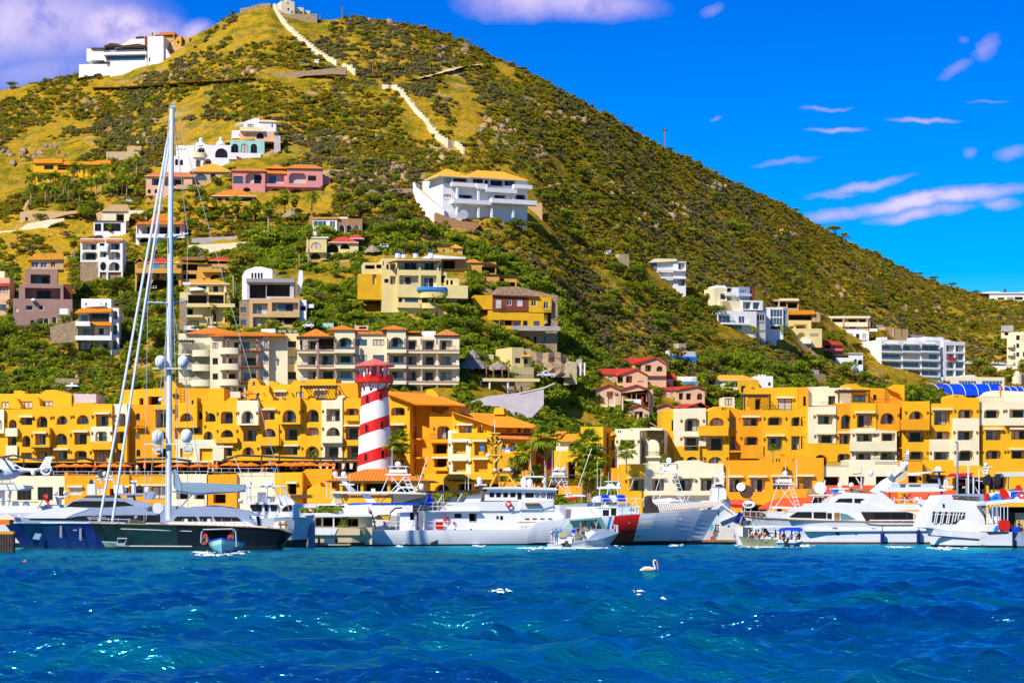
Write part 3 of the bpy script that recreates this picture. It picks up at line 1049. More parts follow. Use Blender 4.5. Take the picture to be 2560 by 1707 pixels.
 def sat(s,mt,x,y,rpx,hpx,b=0.0,name='radome'):
  """satellite dome: cylinder with a domed cap; (x, y) is its foot."""
  a,z=s.P(x,y,b)
  k=s.Yd(a,b)/F/_Z[0]
  r,h=rpx*k,hpx*k
  q=M()
  prof=[(r*.62,0),(r*.75,h*.14),(r,h*.24),(r,h-r*.9)]+[(max(.01,r*math.cos(i/5*math.pi/2)),h-r*.9+r*.9*math.sin(i/5*math.pi/2))for i in range(1,6)]
  q.lathe((a,b,z),prof,12)
  return q.ob(name,s.root,mt,smooth=True)
 def pergola(s,mt,x0,x1,yt,yb,b0=-2.5,b1=0.0,posts=2,slats=8):
  a0,a1,z0,z1=s.rect((x0,yt,x1,yb),b0)
  g=M()
  g.box(a0-.2,a1+.2,b0-.08,b0+.08,z1-.25,z1)
  g.box(a0-.2,a1+.2,b1-.08,b1+.08,z1-.25,z1)
  for i in range(slats):
   x=a0+(a1-a0)*i/(slats-1)
   g.box(x-.07,x+.07,b0-.4,b1+.1,z1+.002,z1+.14)
  g.ob('pergola',s.root,mt)
  for i in range(posts):
   x=a0+(a1-a0)*i/max(1,posts-1)
   g=M()
   g.box(x-.13,x+.13,b0-.12,b0+.12,z0,z1-.26)
   g.ob(PO,s.root,mt)
 def plate(s,mt,out,b,th=.03,name='panel'):
  """flat panel standing th proud of depth b."""
  q=M()
  q.ext(s.outline(out,b),b-th,b)
  o=q.ob(name,s.root,mt)
  fixn(o.data)
  return o
 def text(s,words,x,y,hpx,b,mt,name='lettering',align='CENTER',sp=1.0):
  cu=bpy.data.curves.new('lettering','FONT')
  cu.body,cu.align_x,cu.align_y=words,align,'CENTER'
  a,z=s.P(x,y,b)
  cu.size=hpx*s.Yd(a,b)/F/_Z[0]*1.4
  cu.extrude=.03
  cu.space_character=sp
  tmp=bpy.data.objects.new('tmp',cu)
  col.objects.link(tmp)
  me=bpy.data.meshes.new_from_object(tmp)
  bpy.data.objects.remove(tmp)
  me.materials.clear()
  me.materials.append(MATS[mt])
  o=link(name,me,s.root,(a,b,z))
  o.rotation_euler=(rad(90),0,0)
  return o
def shape(ty,a0,a1,z0,z1):
 w,h=a1-a0,z1-z0
 if ty in 'vAE':
  r=min(w/2,h*.8)
  k=7
  return[(a0,z0),(a1,z0)]+[(a0+w/2+w/2*math.cos(math.pi*i/k),z1-r+r*math.sin(math.pi*i/k))for i in range(k+1)]
 if ty=='R':
  r=min(w*.28,h*.4)
  k=4
  return[(a0,z0),(a1,z0)]+[(a1-r+r*math.cos(math.pi/2*i/k),z1-r+r*math.sin(math.pi/2*i/k))for i in range(k+1)]+[(a0+r-r*math.sin(math.pi/2*i/k),z1-r+r*math.cos(math.pi/2*i/k))for i in range(k+1)]
 if ty=='o':
  k=14
  return[(a0+w/2+w/2*math.cos(2*math.pi*i/k),z0+h/2+h/2*math.sin(2*math.pi*i/k))for i in range(k)]
 return[(a0,z0),(a1,z0),(a1,z1),(a0,z1)]
def ribbon(name,pts,width,mt,lift=.25,kind='structure',drop=True):
 """path or road laid on the hillside through photo points."""
 P3=[]
 for(x0,y0),(x1,y1)in zip(pts[:-1],pts[1:]):
  n=max(2,int(math.hypot(x1-x0,y1-y0)/6))
  for i in range(n):
   P3.append(gpos(x0+(x1-x0)*i/n,y0+(y1-y0)*i/n))
 P3.append(gpos(*pts[-1]))
 q=M()
 vs=[]
 for i,p in enumerate(P3):
  d=Vector(P3[min(i+1,len(P3)-1)])-Vector(P3[max(i-1,0)])
  sd=Vector((-d.y,d.x,0)).normalized()*width/2
  vs+=[(p[0]+sd.x,p[1]+sd.y,p[2]+lift),(p[0]-sd.x,p[1]-sd.y,p[2]+lift)]
 q.add(vs,[(2*i,2*i+1,2*i+3,2*i+2)for i in range(len(P3)-1)])
 o=q.ob(name,None,mt)
 fixn(o.data)
 for x,y in pts:
  KEEP.append((x-8,y-5,x+8,y+5))
 return struct(o,kind)
def clear_of(px,py,pad=3):
 for(x0,y0,x1,y1)in KEEP:
  if x0-pad<px<x1+pad and y0-pad<py<y1+pad:
   return False
 return True
 # --- hilltop
zm(3.267,0,0)
B=H('hilltop_villa','white modern villa with wavy dark roofs and a blank tower wall on the ridge','villa',(1050,590),yaw=-6,keep='640 300 1415 600',land='the white ridge villa')
B.w(WH,'645 525 905 590','',2.0,5,TW,2)
B.w(WH,'900 498 1198 590','',0,8,WL,3)
B.w(WH,'850 440 1196 499','wbk6 868 456 1186 497',.6,7)
B.bal(WH,'842 425 1196 446',1.0,.6)
B.rail('860 412 1185 426',-.3,AL_,'glass_rail',.5)
B.w(WH,'938 384 1183 428','wk6 948 396 1178 424',1.4,6)
B.s(BN,'843 380 905 352 960 358 1000 374 1130 358 1180 370 1180 382 1000 387 935 374 880 380',-.4,6)
B.s(WH,'990 372 1060 325 1183 316 1183 372',5,9,'stair_house')
B.s(BN,'1108 302 1168 298 1168 310 1108 314',5,9)
B.w(WH,'707 398 848 500','',2.2,6)
B.s(BN,'742 391 862 391 862 404 742 402',1.6,8)
B.bal(WH,'735 470 850 493',1.2,2.2)
B.w(MN,'1182 300 1207 500','',1.2,4)
B.w(WH,'1205 298 1335 585','w1k 1216 470 1226 508',-.4,7,'tower_wall',3)
B.s(WH,'1335 378 1347 378 1410 490 1410 570 1335 570',.5,2.5,'buttress')
B.boxr(ST,'1217 262 1240 297',2,3.6,'chimney')
B=H('ochre_house','ochre house with a tiled belvedere behind the white ridge villa',HO,(1440,400),yaw=-10,land='the ochre ridge house')
B.w(OC,'1338 300 1480 402','w1k 1347 345 1364 380; v1k 1396 330 1419 392; w1k 1448 335 1465 358',0,8,WL,3)
B.hip(TC,1262,1430,284,262,-.5,6,.3,1.5,WO)
B.col(OC,1420,286,308,.25,-.4)
B.col(OC,1275,286,330,.25,-.4)
B.w(OC,'1478 308 1546 385','w1k 1495 325 1510 350',1.5,6,WL,3)
B.w(ST,'1375 385 1520 408','',-2,1,TW,2)
zm(3.267,600,0)
B=H('observatory','whitewashed summit house with a small white dome above the long stepped wall','building',(450,120),yaw=20,land='the domed summit house')
B.w(IV,'337 12 445 118','w1k 385 22 400 38; w1k 388 68 402 90; w1k 420 90 432 112',0,7,WL,2)
B.w(IV,'443 62 520 118','w1k 455 95 470 112; w1k 498 95 512 115',1.5,6,WL,2)
B.w(IV,'518 88 572 118','w1k 535 100 545 115',2.5,5,WL,2)
B.dome(GW,392,12,34,30,3.0)
B.rod(IR,[(565,45,3),(565,100,3)],.07,'aerial')
B=H(TW,'brown stone terrace wall below the domed summit house',WL,(490,170))
B.w(SN,'350 116 630 172','',0,3,WL,2)
B=H('summit_wall','low brown stone enclosure on the summit west of the stepped wall',WL,(160,78))
B.w(SN,'0 72 70 60 120 45 165 30 248 28 248 74 170 80 80 84 0 90','',0,3,WL,3)
for i,x in enumerate((40,90,150)):
 B.rod(IR,[(x,10+(3-i)*10),(x,60)],.05,PO)
for(x,y0,y1,lb)in((836,52,205,'tall dark utility pole on the skyline east of the summit'),(655,122,178,'short dark pole beside the summit terrace wall'),(1085,500,640,'dark lamp post in the shaded saddle below the summit')):
 B=H('utility_pole',lb,'pole',(x,y1))
 B.rod(WO,[(x,y0),(x,y1+8)],.16)
 B.boxr(IR,(x-8,y0+6,x+8,y0+10),-.1,.1,'crossarm')
zm(1,0,0)
B=H('utility_pole','lone utility pole with a crossarm on the steep east skyline','pole',(1662,374))
B.rod(WO,[(1662,322),(1662,380)],.2)
B.boxr(IR,(1656,324,1669,327),-.1,.1,'crossarm')
def step_wall(label,pts,h=11,mt='cream'):
 """white boundary wall that climbs the slope in steps: one block per step."""
 p0=gpos(*pts[len(pts)//2])
 t=thing('stepped_wall',label,WL,p0)
 for(x0,y0),(x1,y1)in zip(pts[:-1],pts[1:]):
  n=max(1,int(math.hypot(x1-x0,y1-y0)/7.5))
  for i in range(n):
   a=gpos(x0+(x1-x0)*i/n,y0+(y1-y0)*i/n)
   c=gpos(x0+(x1-x0)*(i+1)/n,y0+(y1-y0)*(i+1)/n)
   q=M()
   hz=max(a[2],c[2])+h*a[1]/F-p0[2]
   lo=min(a[2],c[2])-1.0-p0[2]
   d=Vector((c[0]-a[0],c[1]-a[1],0))
   nn=Vector((-d.y,d.x,0)).normalized()*.25
   A0,C0=Vector((a[0]-p0[0],a[1]-p0[1],0)),Vector((c[0]-p0[0],c[1]-p0[1],0))
   b=[A0-nn,C0-nn,C0+nn,A0+nn]
   q.add([(p.x,p.y,lo)for p in b]+[(p.x,p.y,hz)for p in b],[(3,2,1,0),(4,5,6,7),(0,1,5,4),(1,2,6,5),(2,3,7,6),(3,0,4,7)])
   o=q.ob('wall_block',t,mt)
   fixn(o.data)
 for x,y in pts:
  KEEP.append((x-6,y-14,x+6,y+6))
step_wall('long white stepped wall dropping from the summit to the road',[(684,22),(697,45),(716,72),(745,100),(790,137),(826,158),(842,168)],10)
step_wall('short white stepped wall beside the upper road bend',[(857,172),(872,178),(888,192)],11)
step_wall('white stepped wall winding down the middle slope',[(955,224),(985,228),(1002,240),(1025,268),(1050,296),(1063,308),(1075,328),(1095,350),(1118,368),(1138,366),(1160,388)],12)
ribbon('hill_road',[(765,166),(800,176),(850,184)],7,CN,.6)
ribbon('dirt_track',[(232,226),(330,224),(440,216),(560,208),(640,202)],5,CT,.4)
ribbon('dirt_track',[(1020,205),(1060,198),(1100,186),(1140,174),(1196,166)],4,CT,.4)
ribbon('driveway',[(190,203),(230,196),(275,180)],4,'stone_pale',.4)
B=H('road_wall','curved grey stone retaining wall under the upper road bend',WL,(750,200))
B.w(SN,'623 196 700 184 780 176 866 167 866 188 830 186 760 190 690 198 640 202','',0,2.5,WL,1.5)
B=H('gatehouse','tiny white gatehouse cube beside the upper road bend','hut',(792,160))
B.w(WH,'786 150 797 162','',0,2.5)
B.boxr(WH,'785 149 798 151',-.15,2.6,'roof')
# --- upper houses on the west slope
zm(3.267,0,0)
B=H('yellow_house','long yellow house with orange roof bands above the royal palm grove',HO,(560,1475),yaw=-4,land='the long yellow house')
B.w(GD,'275 1330 470 1490','wk2 360 1352 437 1385; w2 355 1428 430 1470; L2 305 1430 348 1490',0,8,WL,3)
B.w(GD,'440 1360 905 1475','wk4 475 1375 540 1403; wk1 556 1375 583 1415; wk2 600 1375 660 1400; wh3 800 1370 870 1395',.8,8,WL,3)
B.bal(GD,'345 1390 600 1412',.9,0)
B.s(RO,'270 1300 510 1300 510 1332 272 1334',-.6,8)
B.s(RO,'445 1345 500 1320 780 1320 785 1312 905 1310 905 1345',-.3,8)
B=H('stone_lookout','stone terrace block with a pale cube above the royal palm grove','building',(1030,1300),land='the stone lookout')
B.w('stone_pale','868 1240 1200 1310','',0,6,WL,2)
B.w(ST,'1038 1195 1155 1245','',1,4)
B.ball(WH,1128,1165,9,2,1.2,'lamp_globe')
zm(3.267,0,0)
B=H('domed_villa','rambling white villa with little domes and arched balconies on the upper slope','villa',(1700,1390),yaw=8,keep='1340 960 2290 1400',land='the domed white villa')
B.w(WH,'1345 1275 1560 1400','v1k 1430 1300 1455 1350; v1k 1345 1305 1362 1355; v1k 1470 1305 1495 1350',0,6,WL,3)
B.w(WH,'1440 1190 1585 1290','w1k 1450 1215 1460 1228; w1k 1475 1213 1486 1228; w1k 1500 1213 1510 1228',2,6)
B.w(WH,'1530 1290 1870 1400','A 1600 1300 1638 1365; A1 1660 1297 1730 1360',-.5,5,WL,3)
B.w(WH,'1590 1180 1690 1280','A 1610 1205 1680 1262',.5,5)
B.bal(IV,'1560 1245 1685 1285',1.6,.5,roundd=True)
B.dome(GW,1638,1200,50,42,2.0)
B.sat(GW,1642,1162,17,36,2.0,'cupola')
B.w(WH,'1690 1185 1885 1300','vk4 1757 1212 1860 1290',0,6)
B.dome(GW,1800,1188,46,40,2.5)
B.sat(GW,1802,1150,15,30,2.5,'cupola')
B.w('mint','1880 1150 2160 1262','vk2 1892 1175 1947 1258; vk2 1968 1175 2025 1258; vk2 2047 1175 2100 1258',.6,7)
B.bal(WH,'1870 1250 2130 1305',1.4,.6)
B.s(OT,'1690 1170 1880 1145 2070 1125 2075 1140 1890 1158 1720 1180',1.5,9)
B.w(PH_,'1960 1072 2240 1155','wk1 2015 1090 2050 1118; vk2 2095 1085 2155 1135; ',2.0,7)
B.w(WH,'1895 1065 1975 1130','w1k 1950 1095 1970 1115',2.5,7)
B.bal(IV,'1960 1040 2150 1072',1.0,2.0)
B.w(WH,'1990 1000 2120 1070','wk2 2022 1015 2070 1040',3.0,6)
B.w(WH,'2120 985 2255 1075','w1k 2218 1008 2228 1042',2.6,6)
B.hip(OT,2112,2275,993,980,2.6,8,.3,2,IV)
B.s(WH,'1920 1010 1990 1000 2075 965 2120 965 2120 1012',3.4,8,'parapet')
B.w('lavender','2240 1110 2290 1215','',1.0,7,'side_wall',2)
B.w('stone_pale','1870 1308 2040 1355','',-.5,5,TW,2)
B=H('tan_house','tan two storey house with a terracotta roof half hidden behind the tall mast',HO,(1500,1568),yaw=4,keep='1185 1345 1890 1600',land='the tan house behind the mast')
B.w(PH_,'1192 1440 1570 1625','Lrk 1240 1455 1315 1515; Lrk 1345 1458 1500 1520; A1k 1205 1545 1232 1580; A1k 1262 1545 1288 1580; L 1400 1540 1470 1590',0,8,WL,3)
B.hip(TC,1180,1590,1437,1408,0,8,.5,2,PH_)
B.w(ST,'1560 1400 1890 1520','vk3 1590 1420 1690 1475; w1k 1720 1420 1760 1460',1.5,8,WL,3)
B.hip(OT,1545,1895,1400,1342,1.5,9,.5,None,ST)
B.bal(ST,'1440 1510 1640 1545',1.2,.5)
B.w(OC,'1192 1625 1640 1700','A 1300 1640 1400 1690; A 1480 1640 1600 1690',-1,5,TW,2)
zm(3.267,600,0)
B=H('pink_villa','wide pink villa with tiled roofs and arched terraces on the upper slope','villa',(330,1568),yaw=6,keep='-80 1340 780 1760',land='the pink villa')
B.frame=FD
B.w('pink','-62 1385 205 1590','R3fh 45 1418 180 1500; w3k -55 1440 25 1500; A 20 1530 90 1590',0,8,WL,3)
B.w('pink','205 1410 385 1590','L3fh 235 1425 360 1502; A 250 1540 330 1590',1.2,8,WL,3)
B.w('pink','385 1370 675 1600','R4fh 400 1415 540 1500; wk2h 555 1435 622 1478; A 400 1540 520 1600',-.3,8,WL,3)
B.hip(TC,-75,215,1390,1375,0,8,.5,2,GD)
B.hip(TC,180,400,1412,1385,1.2,8,.4,2,GD)
B.hip(TC,210,380,1370,1345,3.0,8,.4,None,GD)
B.hip(TC,375,680,1370,1345,-.3,8,.5,2.5,GD)
B.w(OC,'255 1365 365 1385','',3.3,4)
B.bal('pink','380 1500 660 1530',1.2,-.3)
B.bal('pink','205 1500 385 1525',.9,1.2)
B.w('pink','672 1440 735 1760','',1.5,7,WL,3)
B.w('pink','560 1590 700 1740','wk1 590 1620 610 1660',.8,6,WL,3)
B.s('pink','735 1470 775 1560 775 1650 700 1790 690 1790 700 1600 735 1560',2.0,5,'buttress')
zm(4.356,440,460)
B=H('hip_roof_pavilion','small ochre pavilion with a terracotta hipped roof among palms',HO,(600,260),yaw=4,land='the hipped pavilion')
B.w(OC,'415 145 850 262','wk2 455 152 500 188; wk4 540 150 830 190',0,7,WL,3)
B.hip('rust_tile',385,870,128,65,0,7,.7,4,IV)
B.bal(GD,'345 208 640 250',1.6,0)
B.w(OC,'480 262 940 345','A 510 280 580 345; A 620 270 720 340',-.5,6,TW,2)
B=H('brick_house','white glazed house joined to a brick wing with three arched windows',HO,(1740,585),yaw=5,land='the brick arched house')
B.w(WH,'1490 372 1755 570','wb3 1500 405 1640 458; wb2 1675 405 1735 478; wb4 1530 512 1700 568',0,7,WL,2)
B.w('brick','1755 378 2028 580','vh1 1775 447 1838 535; vh1 1855 447 1920 535; vh1 1937 447 2002 535',.3,7,WL,2)
B.rail('1500 462 1660 484',-.4,FW,'railing',1.0)
B.s(OT,'1485 362 1780 362 1780 378 1485 380',-.3,7)
B.boxr('brick','1453 348 1492 470',.5,5,WL)
B.boxr(WH,'1780 360 1870 380',2,5,'roof_box')
B=H('arched_red_roof_house','cream house with red tiled roof and twin arched doors',HO,(1600,830),yaw=5,land='the red roofed arch house')
B.w(PY,'1420 585 1640 838','vk2 1470 635 1580 708; vk2 1465 750 1575 828',0,8,WL,3)
B.bal(PY,'1415 705 1640 745',1.0,0)
B.w(PY,'1635 630 1985 770','E 1638 645 1770 748; E 1790 645 1892 710',1.0,7,WL,3)
B.hip(RT,1655,1990,632,575,1.0,8,.6,3,WH)
B.hip(RT,1880,2050,590,552,4.0,8,.4,1.5,WH)
B.s(WH,'1420 580 1660 575 1660 590 1420 592',-.2,8,'parapet')
B.w('stone_pale','1385 845 1640 828 1900 830 1990 780 2040 790 2040 930 1385 940','',-1.5,3,TW,3)
B.w(CN,'1200 965 1390 950 2020 920 2020 1040 1640 1075 1390 1090 1200 990','',-2.5,2,'retaining_wall',3)
def palapa(label,x,y_top,y_eave,y_base,rpx,group=None,mt='thatch',tiers=1,posts=6):
 """thatched shade: a conical palm roof with ragged eaves on posts."""
 B=H('palapa',label,'palapa',(x,y_base),group=group)
 k=B.mpp()
 a,zt=B.P(x,y_top)
 _,ze=B.P(x,y_eave)
 _,z0=B.P(x,y_base)
 r=rpx*k
 q=M()
 n=22
 prof=[]
 rs=random.Random(int(x))
 for i in range(8):
  s_=i/7
  prof.append((r*(1-s_)**.85+.05,ze+(zt-ze)*(s_**1.12)))
 b=len(q.v)
 for j,(rr,z)in enumerate(prof):
  for m_ in range(n):
   an=2*math.pi*m_/n
   w=1+rs.uniform(-.05,.05)
   q.v.append((a+rr*w*math.cos(an),rr*w*math.sin(an)+.5,z-(rs.uniform(0,.35)if j==0 else 0)+(.12 if j%2 else 0)))
 for j in range(7):
  for m_ in range(n):
   q.f.append([b+j*n+m_,b+j*n+(m_+1)%n,b+(j+1)*n+(m_+1)%n,b+(j+1)*n+m_])
   q.m.append(0)
 q.ob('thatch_roof',B.root,mt)
 for i in range(posts):
  an=2*math.pi*(i+.5)/posts
  g=M()
  g.tube([(a+r*.72*math.cos(an),.5+r*.72*math.sin(an),z0-1.0),(a+r*.72*math.cos(an),.5+r*.72*math.sin(an),ze+(zt-ze)*.25)],.11,6)
  g.ob(PO,B.root,WO)
 return B
palapa('pointed thatched shade among palms below the pink villa',1245,275,362,405,105,posts=4)
zm(4.021,880,400)
palapa('thatched shade beside the parked white van on the hill road',205,855,925,970,92,posts=5)
zm(4.356,440,460)
palapa('small grey thatched shade half hidden by palms',975,335,372,420,50,posts=4)
B=H('garden_wall','long whitewashed garden wall below the bougainvillea beds',WL,(450,735))
B.w(IV,'135 665 480 650 765 628 765 720 700 735 240 730 135 700','',0,1.0,WL,2)
B=H(TW,'grey terrace wall with planted beds above the whitewashed wall',WL,(400,640))
B.w(CN,'172 590 600 570 768 560 768 620 580 650 172 655','',0,1.0,WL,2)
B=H('stair_wall','pale stair wall running down between palms',WL,(745,900))
B.w(IV,'735 770 760 770 765 910 735 900','',0,1.0,WL,2)
# --- west slope, lower
zm(4.356,0,460)
B=H('driveway_wall','bright whitewashed driveway wall under the royal palm grove',WL,(480,500))
B.w(IV,'0 515 200 500 300 430 560 385 700 372 700 400 560 440 480 510 280 540 190 560 0 545','',0,1.0,WL,2)
B=H('grove_wall','pale terrace wall with a gateway at the royal palm grove',WL,(420,410),land='the palm grove gate')
B.w(ST,'215 310 290 290 700 300 900 285 900 310 720 335 560 380 390 400 215 420','D 275 362 305 408',0,2.5,WL,2)
B.w(ST,'245 270 300 175 320 175 275 290','',.6,1)
B=H('beige_terraced_house','beige flat roofed house above a white glazed tower',HO,(1250,560),yaw=4,land='the beige terraced house')
B.w(IV,'1115 300 1400 410','D 1265 325 1350 400',2,8,WL,4)
B.s(ST,'1100 298 1190 225 1390 222 1420 298',1.6,8)
B.boxr('rust_tile','1180 190 1215 245',5,6.5,'chimney')
B.w(IV,'1400 288 1600 480','wb2k 1425 325 1548 370; D 1370 400 1400 560',1.2,8,WL,3)
B.w(WH,'1018 403 1370 585','wk2 1032 432 1102 515; wk3 1125 428 1315 515; D 1040 560 1105 585',-1.0,7,WL,3)
B.s(FD,'1015 400 1345 400 1345 406 1015 406',-1.3,6)
B.s(ST,'1045 320 1120 290 1120 400 1060 400',3,8,'wing')
B=H('terracotta_terrace_house','low house with terracotta roof and red framed terrace',HO,(1750,640),yaw=3,land='the terracotta terrace house')
B.w(WH,'1480 445 2010 640','Lk3 1545 455 1640 550; Lk3 1700 455 1830 550; Lk2 1890 455 1960 545; E 1515 585 1620 640',0,8,WL,3)
B.s(TC,'1475 440 1500 410 1990 410 2010 440',-1.4,8)
B.s('rust_tile','1610 405 1700 320 1850 370 1905 405',2,9)
for x in(1500,1670,1850,1980):
 B.col(RT,x,442,560,.22,-1.3)
B.bal(WH,'1478 545 2010 585',1.6,0)
B=H('stone_base_villa','white three storey house with oval window on a rough stone base',HO,(1110,1085),yaw=3,keep='870 585 1350 1090',land='the oval window house')
B.frame=FD
B.w(WH,'875 592 1075 850','L3 897 645 1055 718; R3 893 740 1065 828',0,8)
B.w(WH,'1070 592 1335 960','w2k 1085 645 1138 675; R1 1088 738 1155 797; o1k 1090 848 1158 945; R2 1178 636 1308 717; R2 1182 738 1310 826; A2 1182 848 1308 945',-.2,8,WL,0)
B.s(TC,'875 602 1135 602 1135 630 875 632',-.35,-.05,'tile_band')
B.s(TC,'1150 602 1320 602 1320 626 1150 628',-.55,-.22,'tile_band')
B.w(SN,'873 848 1076 1080','',.1,8,'stone_base',3)
B.w(SN,'1090 955 1330 1085','',.3,7,'stone_base',3)
for x in(1078,1168,1328):
 B.boxr(WH,(x-9,955,x+9,1085),-.2,.28,'pillar')
B.bal(WH,'1080 675 1170 735',.7,-.2)
B=H('mauve_terraced_house','mauve brown house stepping back in three open terraces',HO,(470,1540),yaw=10,keep='140 750 790 1545',land='the mauve terraced house')
B.inner='mauve'
B.w('mauve','142 1250 788 1560','w1 165 1348 202 1392; w1 280 1322 362 1377; w1 422 1320 475 1375; w2 415 1462 530 1535; w1 568 1450 615 1525; w1 330 1480 380 1550',0,9,WL,4)
B.w('mauve','205 1092 690 1252','L4k 272 1132 658 1250',2.5,8,WL,0,None,3)
B.w('mauve','272 930 628 1095','L3k 333 985 548 1085',4.5,8,WL,0,None,3)
B.w(ST,'335 830 692 930','wb2 338 845 420 912; wb2 440 850 510 912; w2 553 840 605 908',7,6)
B.s(OT,'300 828 375 755 690 750 692 822',6.4,12)
B.w(MN,'688 1090 785 1250','',4,6)
B.sat(BW,365,1280,26,36,-.6,'dish')
B=H('orange_band_house','white house with orange tiled bands and a low dome',HO,(1050,1900),yaw=4,keep='650 1245 1300 1900',land='the orange banded house')
B.frame=FD
B.w(WH,'885 1250 1210 1350','w1 928 1295 948 1325; w1 1092 1295 1115 1328; w1 1145 1292 1165 1330; w1 975 1296 990 1325',4,6)
B.dome(GW,1050,1345,125,45,3.0)
B.w(WH,'850 1385 1215 1900','Lk2 850 1415 965 1500; w4k 998 1408 1188 1488; L2k 865 1560 980 1640; Lk3 1030 1555 1190 1640; L2 880 1720 980 1800; L3 1030 1720 1190 1800',0,8,WL,3)
B.w(WH,'1212 1350 1295 1900','A 1225 1380 1278 1470; A 1225 1530 1278 1640; A 1225 1700 1278 1800',1.0,6,WL,3)
B.s(RO,'805 1405 860 1358 1215 1355 1215 1392 990 1398',-.8,4)
B.s(RO,'985 1500 1180 1500 1215 1510 1215 1540 1050 1540 1010 1520',-1.0,-.05,'tile_band')
B.w(WH,'648 1355 740 1420','',3,4)
B.bal(WH,'820 1495 980 1545',1.4,0)
B.bal(WH,'820 1650 1215 1700',1.6,0)
B.w(SN,'540 1560 620 1530 850 1500 850 1620 560 1640','',-1,2,'garden_wall',2)
B=H('ochre_row_house','long ochre house with red roofs and blue shutters',HO,(1800,1170),yaw=3,keep='1460 790 2520 1175',land='the long ochre house')
B.w(OC,'1470 860 1975 1175','Dk 1490 852 1560 920; Lb2 1650 855 1830 920; A 1492 980 1545 1060; L2 1680 968 1740 1035; L3 1760 980 1940 1045; E 1580 980 1640 1170; w2 1640 1105 1705 1135',0,8,WL,3)
B.gable(OC,1462,1520,1578,850,800,0.0,8,.3)
B.hip(RT,1590,1900,855,805,.3,8,.5,3,OC)
for x in(1672,1715,1800,1845):
 B.plate('curtain_blue',(x-16,855,x+16,918),-.03,.05,'shutter')
B.bal(OC,'1470 918 1975 970',1.2,0)
B.w(OC,'1975 870 2520 1050','D 1985 870 2150 942; wb3 2300 905 2450 945; D 1990 980 2140 1035; E 2290 985 2400 1040; D 2420 975 2500 1040',.6,8,WL,3)
B.s(WO,'1955 795 2090 790 2210 800 2260 815 2200 830 1965 825',-.6,6)
B.hip(RT,2240,2560,830,795,.6,8,.4,3,OC)
B.bal(OC,'2200 920 2520 960',1.0,.6)
B.rods(CV,[[(1932,845,-1),(1932,900,-1)]],.04,'parasol_pole')
q=M()
a,z=B.P(1932,843,-1.0)
q.lathe((a,-1.0,z-.5),[(1.0,0),(.05,.6)],8)
q.ob('parasol',B.root,CT)
B=H('pinkish_house','pinkish house with a red roof band cut off by the photo edge',HO,(30,1450),yaw=4)
B.w(PH_,'-120 1020 105 1250','w2k 0 1120 85 1185; w2k -100 1120 -40 1185',0,8,WL,2)
B.w(PH_,'-120 1250 95 1440','w2k 0 1312 70 1378; w2k -100 1312 -40 1378',-.6,8,WL,3)
B.s(RT,'-120 1078 110 1078 110 1110 -120 1116',-.6,-.02,'tile_band')
B.w(IV,'-120 950 50 1025','',3,5)
zm(4.356,440,460)
B=H('cream_canopy_house','cream three storey house with a white sunshade on its balcony',HO,(320,1568),yaw=4,keep='30 1035 640 1600',land='the sunshade house')
B.frame=FD
B.w(PY,'40 1180 530 1600','D 130 1205 335 1300; Dr 355 1205 520 1300; D 125 1355 185 1425; Lk2 130 1480 255 1540; w1 345 1455 370 1520; A 385 1400 440 1500',0,8,WL,3)
B.w(PY,'130 1085 545 1180','w2 235 1108 330 1150; Lk4 358 1098 520 1178',1.5,7)
B.hip(OT,80,580,1082,1042,1.5,8,.5,3,IV)
B.dome(CV,235,1168,95,40,0.0,'sunshade')
B.bal(PY,'110 1300 640 1340',1.6,0)
B.bal(PY,'115 1425 290 1450',1.0,0)
B.boxr(WH,'72 1070 160 1095',-.5,.5,'beam')
B.w(SN,'36 1250 110 1600','',-.4,2,'stone_pier',2)
B.bal(WH,'95 1545 490 1590',1.4,0)
B=H('concrete_house','half finished grey house with an open hall over blue curtained rooms',HO,(1050,1568),yaw=3,keep='690 895 1420 1570',land='the unfinished grey house')
B.inner=CN
B.w('lavender','770 1030 1285 1260','D 800 1085 980 1245; D 985 1085 1240 1225',2.5,8,WL)
B.s('grey','765 1028 1290 1028 1290 1072 765 1066',1.8,8,'slab')
B.s(WH,'720 1260 720 1000 755 940 860 900 930 900 1050 930 1050 1028 770 1030 770 1260',3.6,8,'vault_wall')
for x in(830,865,900,932):
 B.plate('glass',(x-9,968,x+9,1025),3.55,.03,WN)
B.w(ST,'800 1250 1020 1600','Lb2 835 1300 998 1412; Lb2 838 1448 998 1560',.2,8,WL,3)
for x in(858,960):
 for y0,y1 in((1338,1408),(1478,1552)):
  B.plate('curtain_blue',(x-20,y0,x+28,y1),1.5,.04,'curtain')
B.w(ST,'1020 1240 1345 1600','L4k 1045 1290 1330 1388; Dr 1095 1455 1330 1530; E 1140 1480 1180 1525',-.6,8,WL,3)
B.bal(ST,'1030 1385 1345 1450',.9,-.6)
B.w(SN,'690 1270 805 1600','wb1k 705 1340 765 1395; wb1k 705 1480 765 1535',.5,8,WL,3)
B.w(WH,'1340 1260 1420 1480','Dk 1352 1325 1415 1378',.4,6,WL,3)
B.boxr(WH,'1410 1308 1500 1348',1,2,'beam')
B.s(WH,'1310 1210 1340 940 1380 940 1385 1050 1350 1190',4,6,'stair_wall')
